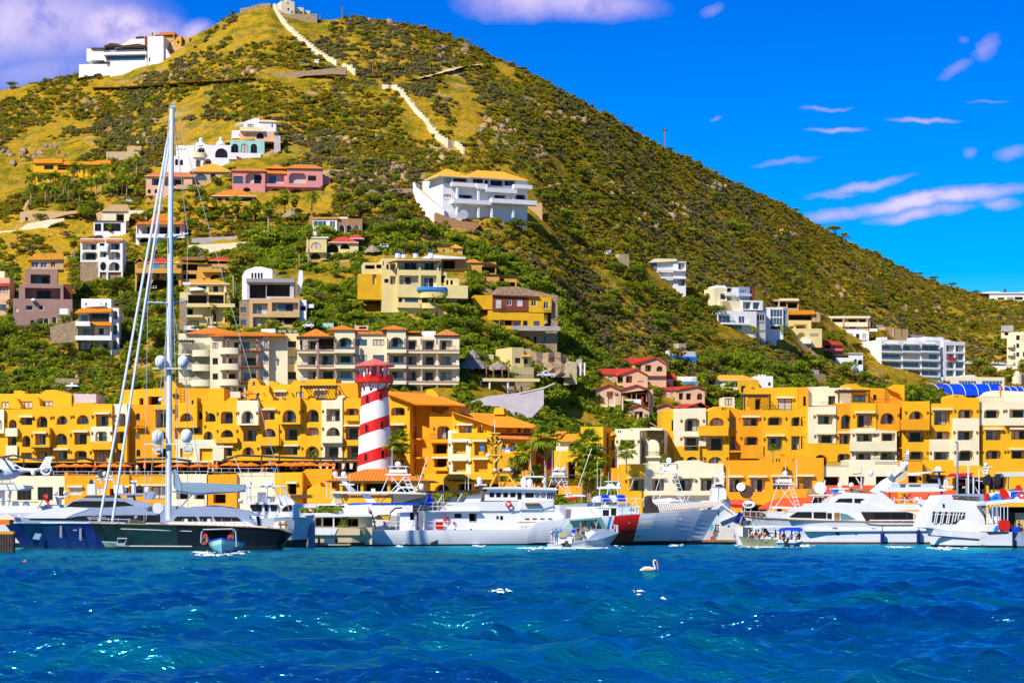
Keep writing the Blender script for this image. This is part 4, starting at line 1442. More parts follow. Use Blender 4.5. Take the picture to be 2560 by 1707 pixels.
# --- big white villa in the middle of the slope
zm(4.021,880,400)
B=H('white_orange_roof_villa','big white villa with an orange tiled roof and wrapping balconies','villa',(1300,585),yaw=24,keep='620 90 1870 640',land='the white orange roofed villa')
B.frame=FD
B.w(WH,'912 175 1762 400','wk2 925 180 995 232; L3fk 1018 178 1162 232; wk3 1215 192 1318 235; L3fk 1332 198 1378 262; Lfk3 1390 200 1525 262; Lfk2 1532 200 1640 262; wk2 925 348 998 398; L5fk 1072 350 1212 398; Lfk4 1435 352 1545 400; Lfk4 1648 348 1748 398',0,14)
B.w(WH,'912 398 1762 590','',.1,13.8,'base_wall',3)
B.hip(OT,868,1195,165,92,-.6,8,.7,4,IV)
B.hip(OT,1160,1775,185,112,-.6,9,.7,5,IV)
B.bal(WH,'1005 228 1258 268',1.6,0)
B.bal(WH,'1258 240 1365 292',1.9,0)
B.bal(WH,'1350 285 1660 328',2.2,0)
B.bal(WH,'1630 250 1815 288',1.8,0)
B.bal(WH,'1018 398 1400 442',2.0,0)
B.bal(WH,'1405 398 1860 442',2.4,0)
for x in(1060,1275,1408,1622):
 B.boxr(WH,(x-9,280,x+9,580),-1.6,-1.0,'pillar')
B.s(OT,'905 160 905 172 875 172 875 165',4,13)
B.rail('1010 215 1255 228',-1.5,MN,'railing',.6)
B.w(WH,'925 575 925 510 1060 560 1060 590','',-2,1.5,'ramp')
B.root['label']='big white villa with an orange tiled roof and wrapping balconies'
B2=H('stair_wall','tall white sloping stair wall beside the big white villa',WL,(780,600),yaw=-20)
B2.w(WH,'612 225 630 225 650 280 880 480 925 510 925 560 840 640 800 625 730 540 655 440 612 320','',0,2.5,WL,2)
B2.s(OT,'655 280 668 280 890 485 880 490',1.0,1.6,'coping')
B=H('garden_terrace_wall','curved rosy stone terrace wall under the big white villa',WL,(1050,700),yaw=10)
B.w('brick','842 525 990 585 1100 615 1280 630 1280 660 1150 700 1050 712 930 715 880 650 842 610','',0,3,WL,2)
B=H('retaining_wall','grey rubble retaining wall west of the big white villa',WL,(300,360))
B.w(SN,'-120 295 605 288 605 322 560 330 0 372 -120 372','',0,2,WL,2)
B=H('lean_to_wall','narrow tan block wall behind the big white villa',WL,(1860,570))
B.w(ST,'1770 450 1850 470 1855 440 1910 430 1915 580 1780 560','',0,4,WL,2)
B=H('satellite_dish','dark satellite dish on the terrace of the big white villa','dish',(1118,620))
q=M()
a,z=B.P(1110,560)
q.lathe((0,0,0),[(.05,0),(1.0,.25),(1.5,.6)],12)
o=q.ob('dish',B.root,'grey',loc=(a,-.3,z))
o.rotation_euler=(rad(60),rad(25),0)
B.rod(IR,[(1115,580),(1118,625)],.1)
B=H('blue_dome_villa','pale yellow four level villa with blue capped turrets and boat shaped balcony','villa',(700,1568),yaw=8,keep='65 920 1180 1570',land='the blue capped villa')
B.inner=IV
B.w(PY,'455 1000 895 1380','Lr3 470 1018 670 1105; Lr4h 690 1018 852 1108; Lr3 475 1160 670 1250; L4h 692 1160 850 1275; w1 872 1050 893 1118',0,9)
B.w(PY,'300 990 460 1400','L 380 1040 440 1105; w1 310 1020 322 1060; L 382 1165 440 1250; w1k 345 1050 370 1100; w1k 325 1195 368 1235',1.2,9,WL,3)
B.w(PY,'455 1378 1060 1600','wk1 468 1388 505 1430; wk4 530 1388 665 1432; D 705 1390 755 1440; D 775 1390 855 1440; wk4 938 1388 1060 1438; L 712 1480 758 1560',.4,9,WL,3)
B.w(PY,'850 1125 950 1250','D 872 1160 940 1235',.6,6)
B.w(PY,'895 1260 1165 1390','',-.8,7)
B.w(PY,'118 1030 300 1260','D 132 1055 230 1095; D 245 1050 300 1090',2.0,7,WL,3)
B.w(GD,'65 1145 300 1270','D 205 1150 245 1250',1.4,3,WL,3)
B.s(WH,'690 985 790 950 1145 978 1145 992 720 992',1,9)
for(x,y,r_)in((462,985,30),(522,985,24),(640,985,28),(795,985,32)):
 g=M()
 a,z=B.P(x,y,1.5)
 k=B.mpp()*r_
 g.lathe((a,1.5,z),[(k,0),(k,1.9*k*.75)],10)
 g.ob('turret',B.root,WH)
 B.dome('royal',x,y-r_*1.4,r_*.85,r_*.65,1.5)
B.bal(PY,'690 1275 955 1382',1.8,0,roundd=True)
B.bal(SK,'660 1276 965 1306',2.1,0,roundd=True,name='boat_rim')
B.bal(PY,'695 1436 895 1490',1.4,.4,roundd=True)
B.bal(PY,'455 1430 690 1485',1.0,.4)
B.s(FD,'355 1030 440 1010 890 1010 890 1026 470 1024 370 1036',-.9,.3,'eave')
B.w(ST,'912 1000 1150 1100','D 915 1005 1040 1095',3.5,6)
B.s('brick','1040 985 1135 980 1125 1080 1060 1095 1040 1060',3.2,3.45,'tarpaulin')
B.w(PY,'930 1190 1075 1260','E 945 1205 970 1255; E 990 1205 1015 1255',.2,4)
B=H('tan_cube_house','small tan cube house with a tiled porch above the blue capped villa',HO,(990,960),yaw=6)
B.w(OC,'862 862 1020 965','v1h 912 897 938 948',0,6,WL,3)
B.s(BN,'858 856 985 856 985 866 858 866',-.3,6)
B.w(ST,'1000 890 1110 965','D 990 903 1060 960',.3,5,WL,3)
B.hip(OT,975,1118,885,848,.2,5,.3,None,WO)
B.pergola(BN,705,850,893,960,-.5,2.5,2,6)
B=H('tan_twin_houses','two joined flat tan houses stepping down beside the blue capped villa',HO,(1450,1275),yaw=6,land='the twin tan houses')
B.w(OC,'1140 1025 1450 1150','D 1305 1070 1440 1138',2.5,8,WL,3)
B.hip(TC,1130,1310,1032,1000,2.5,8,.3,1.5,BN)
B.s(BN,'1300 1030 1370 1022 1470 1058 1470 1066 1310 1044',2.0,9)
B.w(OC,'1268 1155 1480 1275','w1k 1385 1218 1425 1270; v1k 1330 1180 1350 1215',0,7,WL,3)
B.w(OC,'1478 1165 1655 1275','D 1545 1228 1640 1272; D 1490 1190 1530 1270',1.0,7,WL,3)
B.s(BN,'1262 1148 1492 1148 1492 1158 1262 1158',-.3,7)
B.s(BN,'1490 1160 1660 1160 1660 1172 1490 1168',.6,7)
B.w(SN,'1080 1110 1200 1075 1205 1250 1090 1250','',3,3,'stone_wall',2)
B=H('gold_brown_house','golden house with a dark brown upper wall and stone undercroft',HO,(1650,1760),yaw=8,keep='1220 1270 2080 1800',land='the golden brown house')
B.w(MN,'1415 1360 1775 1520','w2h 1442 1400 1498 1490; w2h 1555 1402 1605 1462; w2h 1655 1400 1712 1470',0,8)
B.w(GD,'1775 1375 2005 1530','w2h 1800 1415 1852 1470; w2h 1925 1425 1975 1495',.05,8)
B.w(GD,'1225 1360 1415 1500','',.8,8)
B.s(SN,'1480 1275 1675 1272 2010 1355 2010 1375 1420 1352',1,8)
B.s(MN,'1415 1352 1885 1375 1885 1382 1415 1362',-.5,8)
B.rail('1460 1458 1528 1492',-.5,BN,'railing')
B.rail('1915 1475 2005 1515',-.5,BN,'railing')
B.w(GD,'1370 1515 1930 1720','w4k 1405 1608 1480 1665; Lb2 1485 1605 1535 1668; D 1535 1608 1612 1665; Lb2 1612 1610 1700 1670; w1k 1720 1615 1765 1665; wk1 1825 1620 1885 1665',.2,8,WL)
B.w(SN,'2005 1360 2070 1720','',1.0,6,'stone_pier',3)
B.bal(CN,'1600 1668 2090 1715',1.6,.2)
B.w(SN,'1640 1712 2060 1880','D 1755 1775 1785 1830; D 1830 1770 1855 1850; w1 1930 1770 1950 1830',.6,6,'undercroft',2)
# --- cream condominium above the hotel
zm(3.095,420,780)
B=H('condominium','long cream condominium with dark balconies and tiled roof caps behind the lighthouse','apartment building',(1200,700),Y=ground(800,985),yaw=3,land='the cream condominium')
B.inner=IV
B.frame=FD
FL=[(225,320,190),(345,440,312),(460,558,430),(575,690,548)]
B.w(IV,'82 165 330 720','Ek 95 240 135 325; A2 180 235 320 315; Lk 160 360 235 415; L2k 250 360 325 415; Lk 160 475 235 530; L2k 250 475 325 530; w2 345 238 346 239',1.0,9)
B.w(IV,'325 180 780 720','w2 345 237 387 283; w2 345 355 387 405; w2 345 475 387 522; L4k 420 225 715 295; Lk 420 350 540 410; L3k 550 345 715 415; Lk 420 470 540 530; L3k 550 465 715 535; Lk 430 575 530 635; L2k 540 575 640 635; v1 745 218 773 285; v1 745 335 773 403; v1 745 458 773 522',0,10)
B.w(IV,'780 185 925 720','',1.5,10)
B.w(PY,'905 165 1010 700','w2 925 225 992 272; w2 925 343 992 400; w2 925 462 992 520',3.0,9)
for y in(300,412,530):
 B.bal(IV,(185,y-8,330,y+42),1.5,1.0,roundd=True)
 B.bal(IV,(75,y+20,165,y+32),1.2,1.0)
 B.rail((80,y-10,165,y+20),-.2)
for y in(275,398,518):
 B.bal(IV,(395,y,560,y+48),1.8,0,roundd=True)
 B.bal(MN,(552,y+18,735,y+30),1.4,0)
 B.rail((555,y-12,733,y+18),-1.4)
 for x in(460,555,690):
  B.boxr('mauve',(x-9,y-70,x+9,y+18),-1.1,-.7,'pillar')
B.pergola(BN,435,722,188,235,-2.0,0,3,14)
B.pergola(BN,85,192,218,250,-.8,1.0,2,6)
B.hip('rust_tile',132,560,165,122,1,10,.6,None,TC,ridge=(300,380))
B.s('rust_tile','318 182 470 155 740 152 918 178 918 184 330 188',-.8,9)
B.bal(IV,'380 615 560 690',1.2,-.6)
B.w(IV,'430 560 600 720','Lk 437 573 480 635; Lk 500 573 590 640',-.6,2)
B.w(IV,'1000 185 1290 720','L2k 1080 217 1150 290; D 1158 200 1285 286; Lk2 1080 335 1150 408; L3k 1165 325 1285 408; L2k 1080 455 1150 525; L3k 1165 450 1285 525; wk1 1020 215 1040 290',.6,10)
B.w(IV,'1288 140 1446 720','A2k 1305 195 1436 270; L2k 1310 335 1425 390; L2k 1310 455 1425 512; L2k 1310 575 1425 640',0,10)
B.w(IV,'1440 165 1698 720','w3 1450 212 1540 260; w3 1586 212 1674 260; w3 1450 332 1540 380; w3 1586 332 1674 380; w2 1450 453 1500 500; w3 1586 453 1674 500',1.0,9)
B.w(IV,'1692 135 1840 720','A2k 1705 192 1828 270; L2k 1710 335 1825 390; L2k 1710 455 1825 512; L2k 1710 575 1825 640',0,10)
B.w(IV,'1838 190 2255 740',';'.join('L2k %d %d %d %d'%(x0,y0,x1,y1)for y0,y1 in((215,290),(338,410),(455,528),(575,640))for x0,x1 in((1845,1925),(1970,2062),(2100,2200))),.6,10)
for y in(270,390,513):
 for x0,x1 in((1288,1446),(1692,1844)):
  B.bal(IV,(x0,y+18,x1,y+46),1.6,0)
  a0,a1,z0,z1=B.rect((x0+8,y,x1-6,y+18),-1.5)
  g=M()
  g.box(a0,a1,-1.52,-1.46,z0,z1)
  g.ob('glass_balustrade',B.root,'glass_blue')
 for x0,x1 in((1000,1290),(1842,2255)):
  B.bal('mauve',(x0,y+20,x1,y+34),1.5,.6)
  B.bal(IV,(x0,y+34,x1,y+48),1.45,.6,name='slab_edge')
  B.rail((x0,y-8,x1,y+20),-.85)
 for x in((1012,1152,1955,2080,2238)):
  B.boxr(IV,(x-9,y-16,x+12,y+22),-.95,-.75,'planter')
for x in(1158,1296,1440,1700,1834,1962,2082):
 B.boxr('mauve',(x-8,205,x+8,690),-.72 if 1158<x<1200 or x>1900 else-1.0,-.5,'pillar')
B.pergola(BN,1000,1285,190,216,-1.6,.5,2,14)
B.hip('rust_tile',1020,1260,185,132,.8,8,.5,3,TC)
B.hip('rust_tile',1240,1450,132,102,0,8,.5,None,TC)
B.hip('rust_tile',1645,1850,130,102,0,8,.5,None,TC)
B.s(TC,'1438 150 1700 148 1700 172 1438 172',.6,9,'roof')
B.s(TC,'1838 148 1950 145 1955 158 1838 158',.6,9,'roof')
B.w(WH,'1965 148 2070 192','',2,6)
B.hip(TC,2058,2262,178,135,.6,8,.5,None,MN)
B.w(PH_,'1445 105 1550 140','wk2 1478 113 1535 132',4,4)
B.w(WH,'720 130 830 160','',6,3,'roof_plant')
for x in(850,885,930,970):
 B.boxr('grey',(x,140,x+28,158),5,6,'air_conditioner')
B=H('tennis_fence','green mesh tennis fence with a red panel behind the condominium roof','fence',(1400,135),Y=ground(900,828))
B.rods('mint',[[(x,78),(x,135)]for x in(1160,1215,1280,1345,1450,1550,1700,1810,1920,1995)],.05,'posts_frame')
B.plate('mint','1160 85 1280 130',0,.03,'mesh_panel')
B.plate('mint','1920 95 1995 135',0,.03,'mesh_panel')
B.plate('red','1845 85 1922 133',0,.06,'mesh_panel')
YR=ground(1290,1005)
# --- palapa restaurant and ramp road
zm(3.675,1140,780)
B=H('palapa_restaurant','open restaurant with big thatched roofs on striped posts above the ramp road','restaurant',(330,780),Y=YR,yaw=6,land='the thatched restaurant')
B.inner=SN
k=B.mpp()
for(x,yt,ye,r_)in((160,400,520,150),(155,355,420,68),(385,460,525,110)):
 q=M()
 a,zt=B.P(x,yt,4)
 _,ze=B.P(x,ye,4)
 rs=random.Random(x)
 n=26
 prof=[(r_*k*(1-i/7)**.8+.1,ze+(zt-ze)*(i/7)**1.1)for i in range(8)]
 for j,(rr,z)in enumerate(prof):
  for m_ in range(n):
   an=6.2832*m_/n
   w=1+rs.uniform(-.06,.06)
   q.v.append((a+rr*w*math.cos(an),4+min(rr,5)*w*math.sin(an),z-(rs.uniform(0,.5)if j==0 else 0)+(.25 if j%2 else 0)))
 for j in range(7):
  for m_ in range(n):
   q.f.append([j*n+m_,j*n+(m_+1)%n,(j+1)*n+(m_+1)%n,(j+1)*n+m_])
   q.m.append(0)
 q.ob('thatch_roof',B.root,'thatch')
B.w(SN,'60 620 690 775','D 150 640 215 760; D 240 640 295 740',4,3,'back_wall',2)
B.bal(PY,'60 608 770 636',2.0,2)
B.rail('60 575 770 608',.1,IR,'railing',.3,.03)
B.w(BN,'60 525 480 608','D 80 535 270 600; D 290 535 470 600',6,1.5,'bar_wall')
for x in(105,280,345,425,485):
 B.col(WO,x,505,610,.14,1.0,PO)
for x in(145,225,310,478):
 B.col(WH,x,636,760,.2,.4,PO,8)
 for y in(705,722,740):
  B.boxr(IR,(x-9,y,x+9,y+8),.16,.62,'post_band')
B=H('cream_cube_house','cream cube house with small windows behind the thatched restaurant',HO,(520,600),Y=YR+12,yaw=28,land='the cream cube house')
B.frame=FD
B.w(PY,'514 325 622 610','w2 543 420 592 470',0,11,WL,2)
B.w(PY,'622 338 690 610','w1 622 425 658 475',.6,6,WL,2)
B.hip(OT,615,700,408,365,-.3,4,.3,1,WO)
B.w(IV,'258 388 345 500','',6,6,WL,2)
B.w(PY,'505 505 715 625','',-1.0,3,'garden_wall',2)
B=H('rock_cutting','bare brown rock cutting behind the parked pickup','rock face',(860,560),Y=YR+22,land='the rock cutting')
rs=random.Random(4)
q=M()
cols=[(650,345),(690,350),(740,365),(790,375),(850,372),(905,365),(960,372),(1010,420),(1050,445),(1075,520)]
grid=[]
for i,(x,y)in enumerate(cols):
 row=[]
 for j in range(6):
  yy=y+(600-y)*j/5
  b=6-6*(j/5)**1.2+rs.uniform(-1.1,1.1)+(1.2 if i%2 else 0)
  a,z=B.P(x+rs.uniform(-6,6),yy,b)
  row.append((a,b,z))
 grid.append(row)
for i in range(len(cols)-1):
 for j in range(5):
  q.quad(grid[i][j],grid[i][j+1],grid[i+1][j+1],grid[i+1][j])
q.ob('rock_face',B.root,'rock_grey')
B=H('ramp_road','x','road',(700,720),Y=YR-4)
q=M()
pts=[(40,800,795,0),(300,770,800,0),(560,712,760,3),(760,630,670,7),(900,580,605,12),(990,560,575,20)]
vs=[]
for(x,ya,yb,b)in pts:
 a,z=B.P(x,yb,b)
 a2,_=B.P(x,yb,b+7)
 vs+=[(a,b,z),(a2,b+7,z+.4)]
q.add(vs,[(2*i,2*i+2,2*i+3,2*i+1)for i in range(len(pts)-1)])
o=q.ob('asphalt',B.root,'asphalt')
o.parent=None
o.location=B.root.location
o.name='ramp_road'
struct(o)
bpy.data.objects.remove(B.root)
B=H('ramp_wall','long lavender retaining wall sloping along the ramp road',WL,(500,880),Y=YR-12,land='the lavender ramp wall')
B.w('lavender','0 860 90 835 300 770 580 740 805 690 910 650 912 665 806 712 806 850 640 900 300 905 0 900','',0,.8,WL,3)
B.s(IV,'575 742 806 690 910 648 912 655 808 700 580 750',-.15,.9,'coping')
B=H('mural_walls','cream curved garden walls with white posts at the head of the ramp road',WL,(1080,600),Y=YR+24)
B.w('stone_pale','988 590 1000 480 1010 458 1040 450 1100 458 1108 480 1112 580','',0,1.5,WL,2)
B.w(CN,'1100 480 1105 440 1130 430 1158 432 1158 560 1112 560','',1.5,1.0,WL,2)
for x in(1145,1183):
 B.col(WH,x,465,585,.2,-.5,PO)
def car(label,x0,x1,y0,y1,Y,yaw,paint,kind='van',cat='car',group=None):
 """a small parked car measured by its box in the photo."""
 B=H(kind,label,cat,((x0+x1)/2,y1),Y=Y,yaw=yaw,group=group)
 L=abs(B.rect((x0,y0,x1,y1))[1]-B.rect((x0,y0,x1,y1))[0])/max(.4,abs(B.c))
 W,hh=1.8,max(1.4,min(1.9,L*.34))
 t=hh/1.6
 pr={'pickup_truck':[(-.5,.35),(-.5,.62),(-.30,.68),(-.16,1.0),(.06,1.0),(.13,.68),(.5,.66),(.5,.35)],'van':[(-.5,.3),(-.5,.62),(-.36,.68),(-.22,1.0),(.44,1.0),(.5,.66),(.5,.3)],'car':[(-.5,.3),(-.5,.58),(-.28,.66),(-.14,1.0),(.2,1.0),(.36,.66),(.5,.62),(.5,.3)]}[kind]
 body=[(p[0]*L,p[1]*hh)for p in pr]
 q=M()
 q.ext(body,-W/2,W/2)
 o=q.ob('body',B.root,paint)
 fixn(o.data)
 x_a,x_b=(-.20*L,.05*L)if kind=='pickup_truck' else(-.22*L,.40*L)if kind=='van' else(-.2*L,.24*L)
 for sd in(-1,1):
  g=M()
  g.ext([(x_a,.70*hh),(x_b,.70*hh),(x_b-.02*L,.94*hh),(x_a+.07*L,.94*hh)],sd*(W/2+.012)-.01,sd*(W/2+.012)+.01)
  g.ob('side_window',B.root,'glass')
 g=M()
 ws=pr[2:4]
 g.quad((ws[0][0]*L*.97-.02,-W*.42,ws[0][1]*hh+.03),(ws[0][0]*L*.97-.02,W*.42,ws[0][1]*hh+.03),(ws[1][0]*L-.03,W*.40,ws[1][1]*hh-.05),(ws[1][0]*L-.03,-W*.40,ws[1][1]*hh-.05))
 g.ob('windscreen',B.root,'glass')
 for cx in(-.31*L,.30*L):
  for sd in(-1,1):
   g=M()
   g.tube([(cx,sd*(W/2-.18),.33),(cx,sd*(W/2+.03),.33)],.34,12)
   wh=g.ob('wheel',B.root,DK)
   g=M()
   g.tube([(cx,sd*(W/2+.03),.33),(cx,sd*(W/2+.05),.33)],.19,8)
   g.ob('rim',wh,AL_)
 for sd in(-1,1):
  g=M()
  g.box(-.505*L,-.49*L,sd*W*.4-.15,sd*W*.4+.15,.5*hh,.6*hh)
  g.ob('headlight',B.root,'steel')
 return B
zm(3.675,1140,780)
car('white pickup truck coming down the ramp road by the rock cutting',757,893,535,607,YR+4,18,GW,'pickup_truck','pickup')
zm(4.021,880,400)
car('white van parked on the hill road by a thatched shade',255,360,830,905,ground(955,625),10,GW,'van','van')
zm(4.356,0,460)
car('white car parked among bougainvillea at the palm grove',1355,1440,165,218,ground(320,511),10,GW,'car')
zm(4.356,440,460)
car('white car parked beside the unfinished grey house',1380,1500,1535,1575,ground(770,822)-4,6,GW,'car')
zm(4.127,2000,700)
car('white pickup with dark windows parked east of the white balcony block',1690,1815,838,878,ground(2424,914),4,GW,'pickup_truck','pickup')
car('white van parked on the road below the white corner tower',1960,2060,840,882,ground(2488,915),8,GW,'van','van')
car('white car parked beside the white van below the white corner tower',2060,2115,848,882,ground(2507,916),8,GW,'car')
# --- pink houses with red roofs
zm(3.675,1140,780)
def pinkh(label,base,body,porch,apex,roof,holes_b,holes_p,b,Y):
 B=H('pink_house',label,HO,base,Y=ground(zx(base[0]),zy(base[1]))+Y,yaw=5,group='pink houses with red roofs',land=None)
 B.frame=FD
 B.inner=PY
 B.w(PH_,body,holes_b,1.2,8,WL,3)
 B.w(PH_,porch,holes_p,0,9,WL,3,None,1.8)
 x0,xa,x1,ye,ya=roof
 B.gable(RT,x0,xa,x1,ye,ya,0,9,.5)
 return B
B=pinkh('topmost pink house with a broad red roof and arched porch opening',(1680,590),'1435 470 1640 600','1640 480 1780 438 1850 420 1932 468 1932 600 1640 600',0,(1640,1835,1940,478,412),'w2 1472 490 1518 520; v1 1563 483 1593 515','L 1648 482 1700 545; L 1738 485 1795 560; A 1842 495 1900 545',0,0)
B.s(RT,'1415 462 1520 425 1840 412 1640 470 1640 478 1420 468',.9,8)
B.bal(PH_,'1640 545 1932 585',.8,0)
LAND.append(('the topmost pink house',1590,920))
B=pinkh('pink house with a red roof and a wide balcony in the middle tier',(1500,700),'1258 560 1480 710','1475 575 1650 525 1760 575 1760 690 1475 690',0,(1470,1655,1770,578,515),'v1 1397 587 1442 628','L 1484 582 1535 655; L 1562 585 1620 655; w1 1670 633 1725 642',0,0)
B.s(RT,'1245 555 1310 520 1655 515 1480 575 1260 566',.8,8)
B.bal(PH_,'1480 650 1760 690',.8,0)
B=pinkh('small pink gabled house half behind the middle tier balcony',(1900,690),'1760 590 1880 690','1760 590 1850 570 1945 615 1995 615 1995 690 1760 690',0,(1760,1850,1960,590,565),'','D 1825 640 1940 690; w1 1885 610 1910 640',0,0)
B.s(RT,'1935 565 2012 565 2015 605 1950 605',1.2,6)
B=pinkh('pink gabled house with a tall door and an air conditioner',(1420,880),'1370 720 1520 860','1278 708 1405 662 1515 705 1515 860 1320 860',0,(1272,1405,1520,710,658),'','D 1385 730 1445 800',0,0)
B.boxr('grey','1455 735 1482 752',-.4,-.05,'air_conditioner')
for x in(1388,1458,1530):
 B.boxr(IV,(x-6,780,x+6,905),-1.8,-1.5,PO)
B.w(IV,'1310 850 1470 905','',-1.5,2,WL,2)
B=pinkh('pink house with a shaded terrace and a folded red parasol',(1650,850),'1760 710 1810 840','1505 708 1660 668 1775 712 1775 850 1505 850',0,(1498,1662,1782,708,662),'','D 1505 745 1615 800; D 1660 745 1755 820',0,0)
B.w(WH,'1545 800 1700 850','',-1.2,1,'parapet')
B.rod(CO,[(1712,778,-1.4),(1712,845,-1.4)],.28,'folded_parasol',6,.1)
B=pinkh('pink house with a long bright red roof nearest the fan palms',(2050,850),'1840 710 2020 860','2015 710 2205 682 2285 725 2285 850 2015 850',0,(2010,2210,2300,712,676),'w2 1868 748 1912 778; v1 1970 740 1996 778','L 2048 742 2088 812; L 2115 745 2160 815; A 2215 745 2265 812',0,0)
B.s(RT,'1820 712 1900 690 2215 675 2040 712 2030 720',.8,8)
B.bal(PH_,'2030 805 2285 845',.7,0)
B=pinkh('lowest pink gabled house with a dark door and posts',(1700,1010),'1600 880 1690 1010','1540 892 1680 845 1775 885 1775 1010 1600 1010',0,(1538,1682,1785,895,840),'','D 1640 912 1718 1005',0,0)
B.boxr('grey','1730 928 1756 945',-.4,-.05,'air_conditioner')
for x in(1672,1540,1598):
 B.boxr(IV,(x-6,940,x+6,1040),-1.8,-1.5,PO)
B.w(IV,'1480 905 1600 1010','',-.5,2,WL,3)
B=pinkh('lowest wide pink house with two red roofs and a dark porch',(1900,1000),'2050 880 2310 960','1770 885 1920 842 2030 882 2030 1000 1770 1000',0,(1765,1930,2040,888,838),'','D 1775 928 1890 985',0,0)
B.gable(RT,2090,2250,2335,880,825,.5,8,.4)
B.s(RT,'2030 880 2060 850 2200 840 2180 875',1,7)
B=H('tile_roof_hut','low hut with a red and white tiled roof below the pink houses','hut',(1760,1070))
B.gable(PH_,1700,1760,1870,1060,1000,0,4,.3)
B.w(IV,'1715 1055 1860 1090','',0,4)
# --- buildings on the east side
zm(4.127,1500,620)
B=H('water_tank_block','flat white and blue painted block with a grey box on top','building',(800,1160),yaw=30,land='the blue and white block')
B.w(WH,'715 1062 985 1120','',0,9,WL)
B.w(SK,'715 1115 995 1160','',-.06,9.1,'painted_base',2)
B.boxr(CN,'812 985 885 1064',2,4.5,'roof_box')
B.rod(IR,[(872,850,3),(872,990,3)],.05,'aerial')
B=H('stone_tower','pale stone block with a white chimney on the bushy slope','building',(250,220),yaw=25,land='the pale stone block')
B.w('stone_pale','200 62 300 230','',0,9,WL,3)
B.boxr(WH,'75 20 118 75',4,6,'chimney')
B=H('white_slope_house','white three storey house with glazed balconies alone on the bushy slope',HO,(740,400),yaw=10,keep='440 105 890 400',land='the lone white house')
B.inner='interior_white'
B.w(WH,'590 150 760 400','L4fb 612 148 750 215; L3k 605 245 785 300; L3fb 600 322 670 368',.5,8,WL,3)
B.w(WH,'515 140 612 235','wb3 522 148 605 200',1.5,7)
B.w(WH,'755 140 886 400','L2fb 808 150 880 222; Lfb2 808 322 880 390',0,9,WL,3)
B.bal(WH,'600 222 886 236',1.2,.2)
B.bal(WH,'590 300 886 316',1.2,.2)
B.rail('560 192 760 222',-.6,AL_)
B.rail('610 280 800 302',-.6,AL_)
B.s(IV,'505 148 570 108 790 112 800 135 730 140 520 150',-.5,7)
B.w(WH,'440 140 520 240','',3,6,WL,2)
B=H('cubist_house','white cubist house stepping down the slope with many glazed corners',HO,(1450,860),yaw=18,keep='1160 380 1720 960',land='the cubist white house')
B.inner='interior_white'
B.w(WH,'1212 385 1295 470','w2 1250 425 1280 450',4,7)
B.w(IV,'1182 410 1310 640','L 1240 470 1310 530',3,8,WL,3)
B.w(WH,'1300 405 1440 560','D 1312 410 1365 455; L 1310 500 1360 540',3.5,7)
B.w(SB,'1435 402 1545 540','wb3 1450 435 1510 468; wb4 1448 515 1540 540',2.5,7)
B.w(MN,'1545 415 1600 540','',3.0,7)
B.bal(WH,'1300 455 1400 490',1.2,3.4)
B.bal(AL_,'1435 470 1562 495',1.2,2.4)
B.w(IV,'1240 545 1480 650','',1.5,7)
B.s(ST,'1260 548 1320 545 1365 640 1250 640',1.2,1.5,'leaning_wall')
B.w(WH,'1465 540 1680 640','Lb3f 1475 555 1560 630; Lb3f 1580 560 1650 630',1.0,7)
B.w(WH,'1215 650 1615 860','wb3 1222 695 1345 775; wb2 1430 705 1495 775; wb4 1305 790 1465 840',0,9,WL,3)
B.bal(WH,'1260 770 1560 790',1.5,0)
B.pergola(WH,1215,1345,672,700,-1.2,0,2,7)
B.w('grey','1610 660 1712 985','w2 1640 770 1700 840; w2 1640 860 1700 930; w3 1620 690 1700 750',.6,6,WL,3)
B=H('brown_loggia_house','tan house with a dark recessed gallery and a bell gable',HO,(1850,640),yaw=6,land='the bell gable house')
B.w(ST,'1675 530 2050 640','D 1685 550 1840 608; D 1855 555 1925 605; D 1935 560 2040 620',1,8,WL,3)
B.s(ST,'1640 540 1665 480 1680 470 1690 440 1700 470 1715 475 1740 475 1742 525 1700 540',2,3,'bell_gable')
B.s(IV,'1860 520 2050 520 2055 545 1860 545',.2,8,'parapet')
B=H('glass_tower_house','tall white house with a two storey blue glass corner',HO,(1750,975),yaw=8,land='the glass corner house')
B.w(WH,'1680 612 1760 975','',0,9,WL,3)
B.w(WH,'1755 612 1890 840','wb4 1757 635 1885 712; wb4 1757 720 1885 795; w3k 1757 805 1860 838',.4,9,WL,3)
B.w('grey','1890 620 1940 840','wb2 1895 640 1935 690',1.2,8)
B.w(WH,'1755 838 1820 975','',.2,8,WL,3)
B=H('yellow_terraced_house','yellow tan house with arches, pergolas and an orange roof band',HO,(2080,960),yaw=6,land='the yellow terraced house')
B.w(ST,'1940 680 2270 760','D 1945 690 2190 745; D 2215 660 2260 750',2.0,8)
B.s(RO,'1940 645 2200 640 2215 655 2215 682 1942 685',1.2,8)
B.w(PY,'1940 750 2180 880','L 1960 805 2000 845; L 2020 800 2120 835',1.0,8,WL,2)
B.pergola(GD,2010,2125,788,802,-.5,1.0,2,8)
B.w(PY,'1955 830 2290 960','A 1965 880 2020 950; A 2035 870 2120 945; wk5 2165 885 2255 912',0,8,WL,2)
B.w(WH,'1815 940 2180 985','',-1.6,3,'pool_wall')
B.plate(SK,'1815 962 2010 985',-1.6,.05,'pool_tiles')
B.w(CN,'1715 968 2030 1060','',-1.2,4,'undercroft',3)
B.w('grey','2030 968 2175 1065','D 2040 978 2170 1060',-.8,4,'undercroft',3)
zm(4.127,2000,700)
B=H('tan_row_house','tan row house with four open bays and long balconies',HO,(450,520),yaw=4,keep='200 370 760 520',land='the tan row house')
B.w(ST,'200 375 725 520','D 245 405 318 470; D 335 405 440 470; D 500 405 590 470; D 610 405 680 470; D 510 475 575 515',0,8,WL,3)
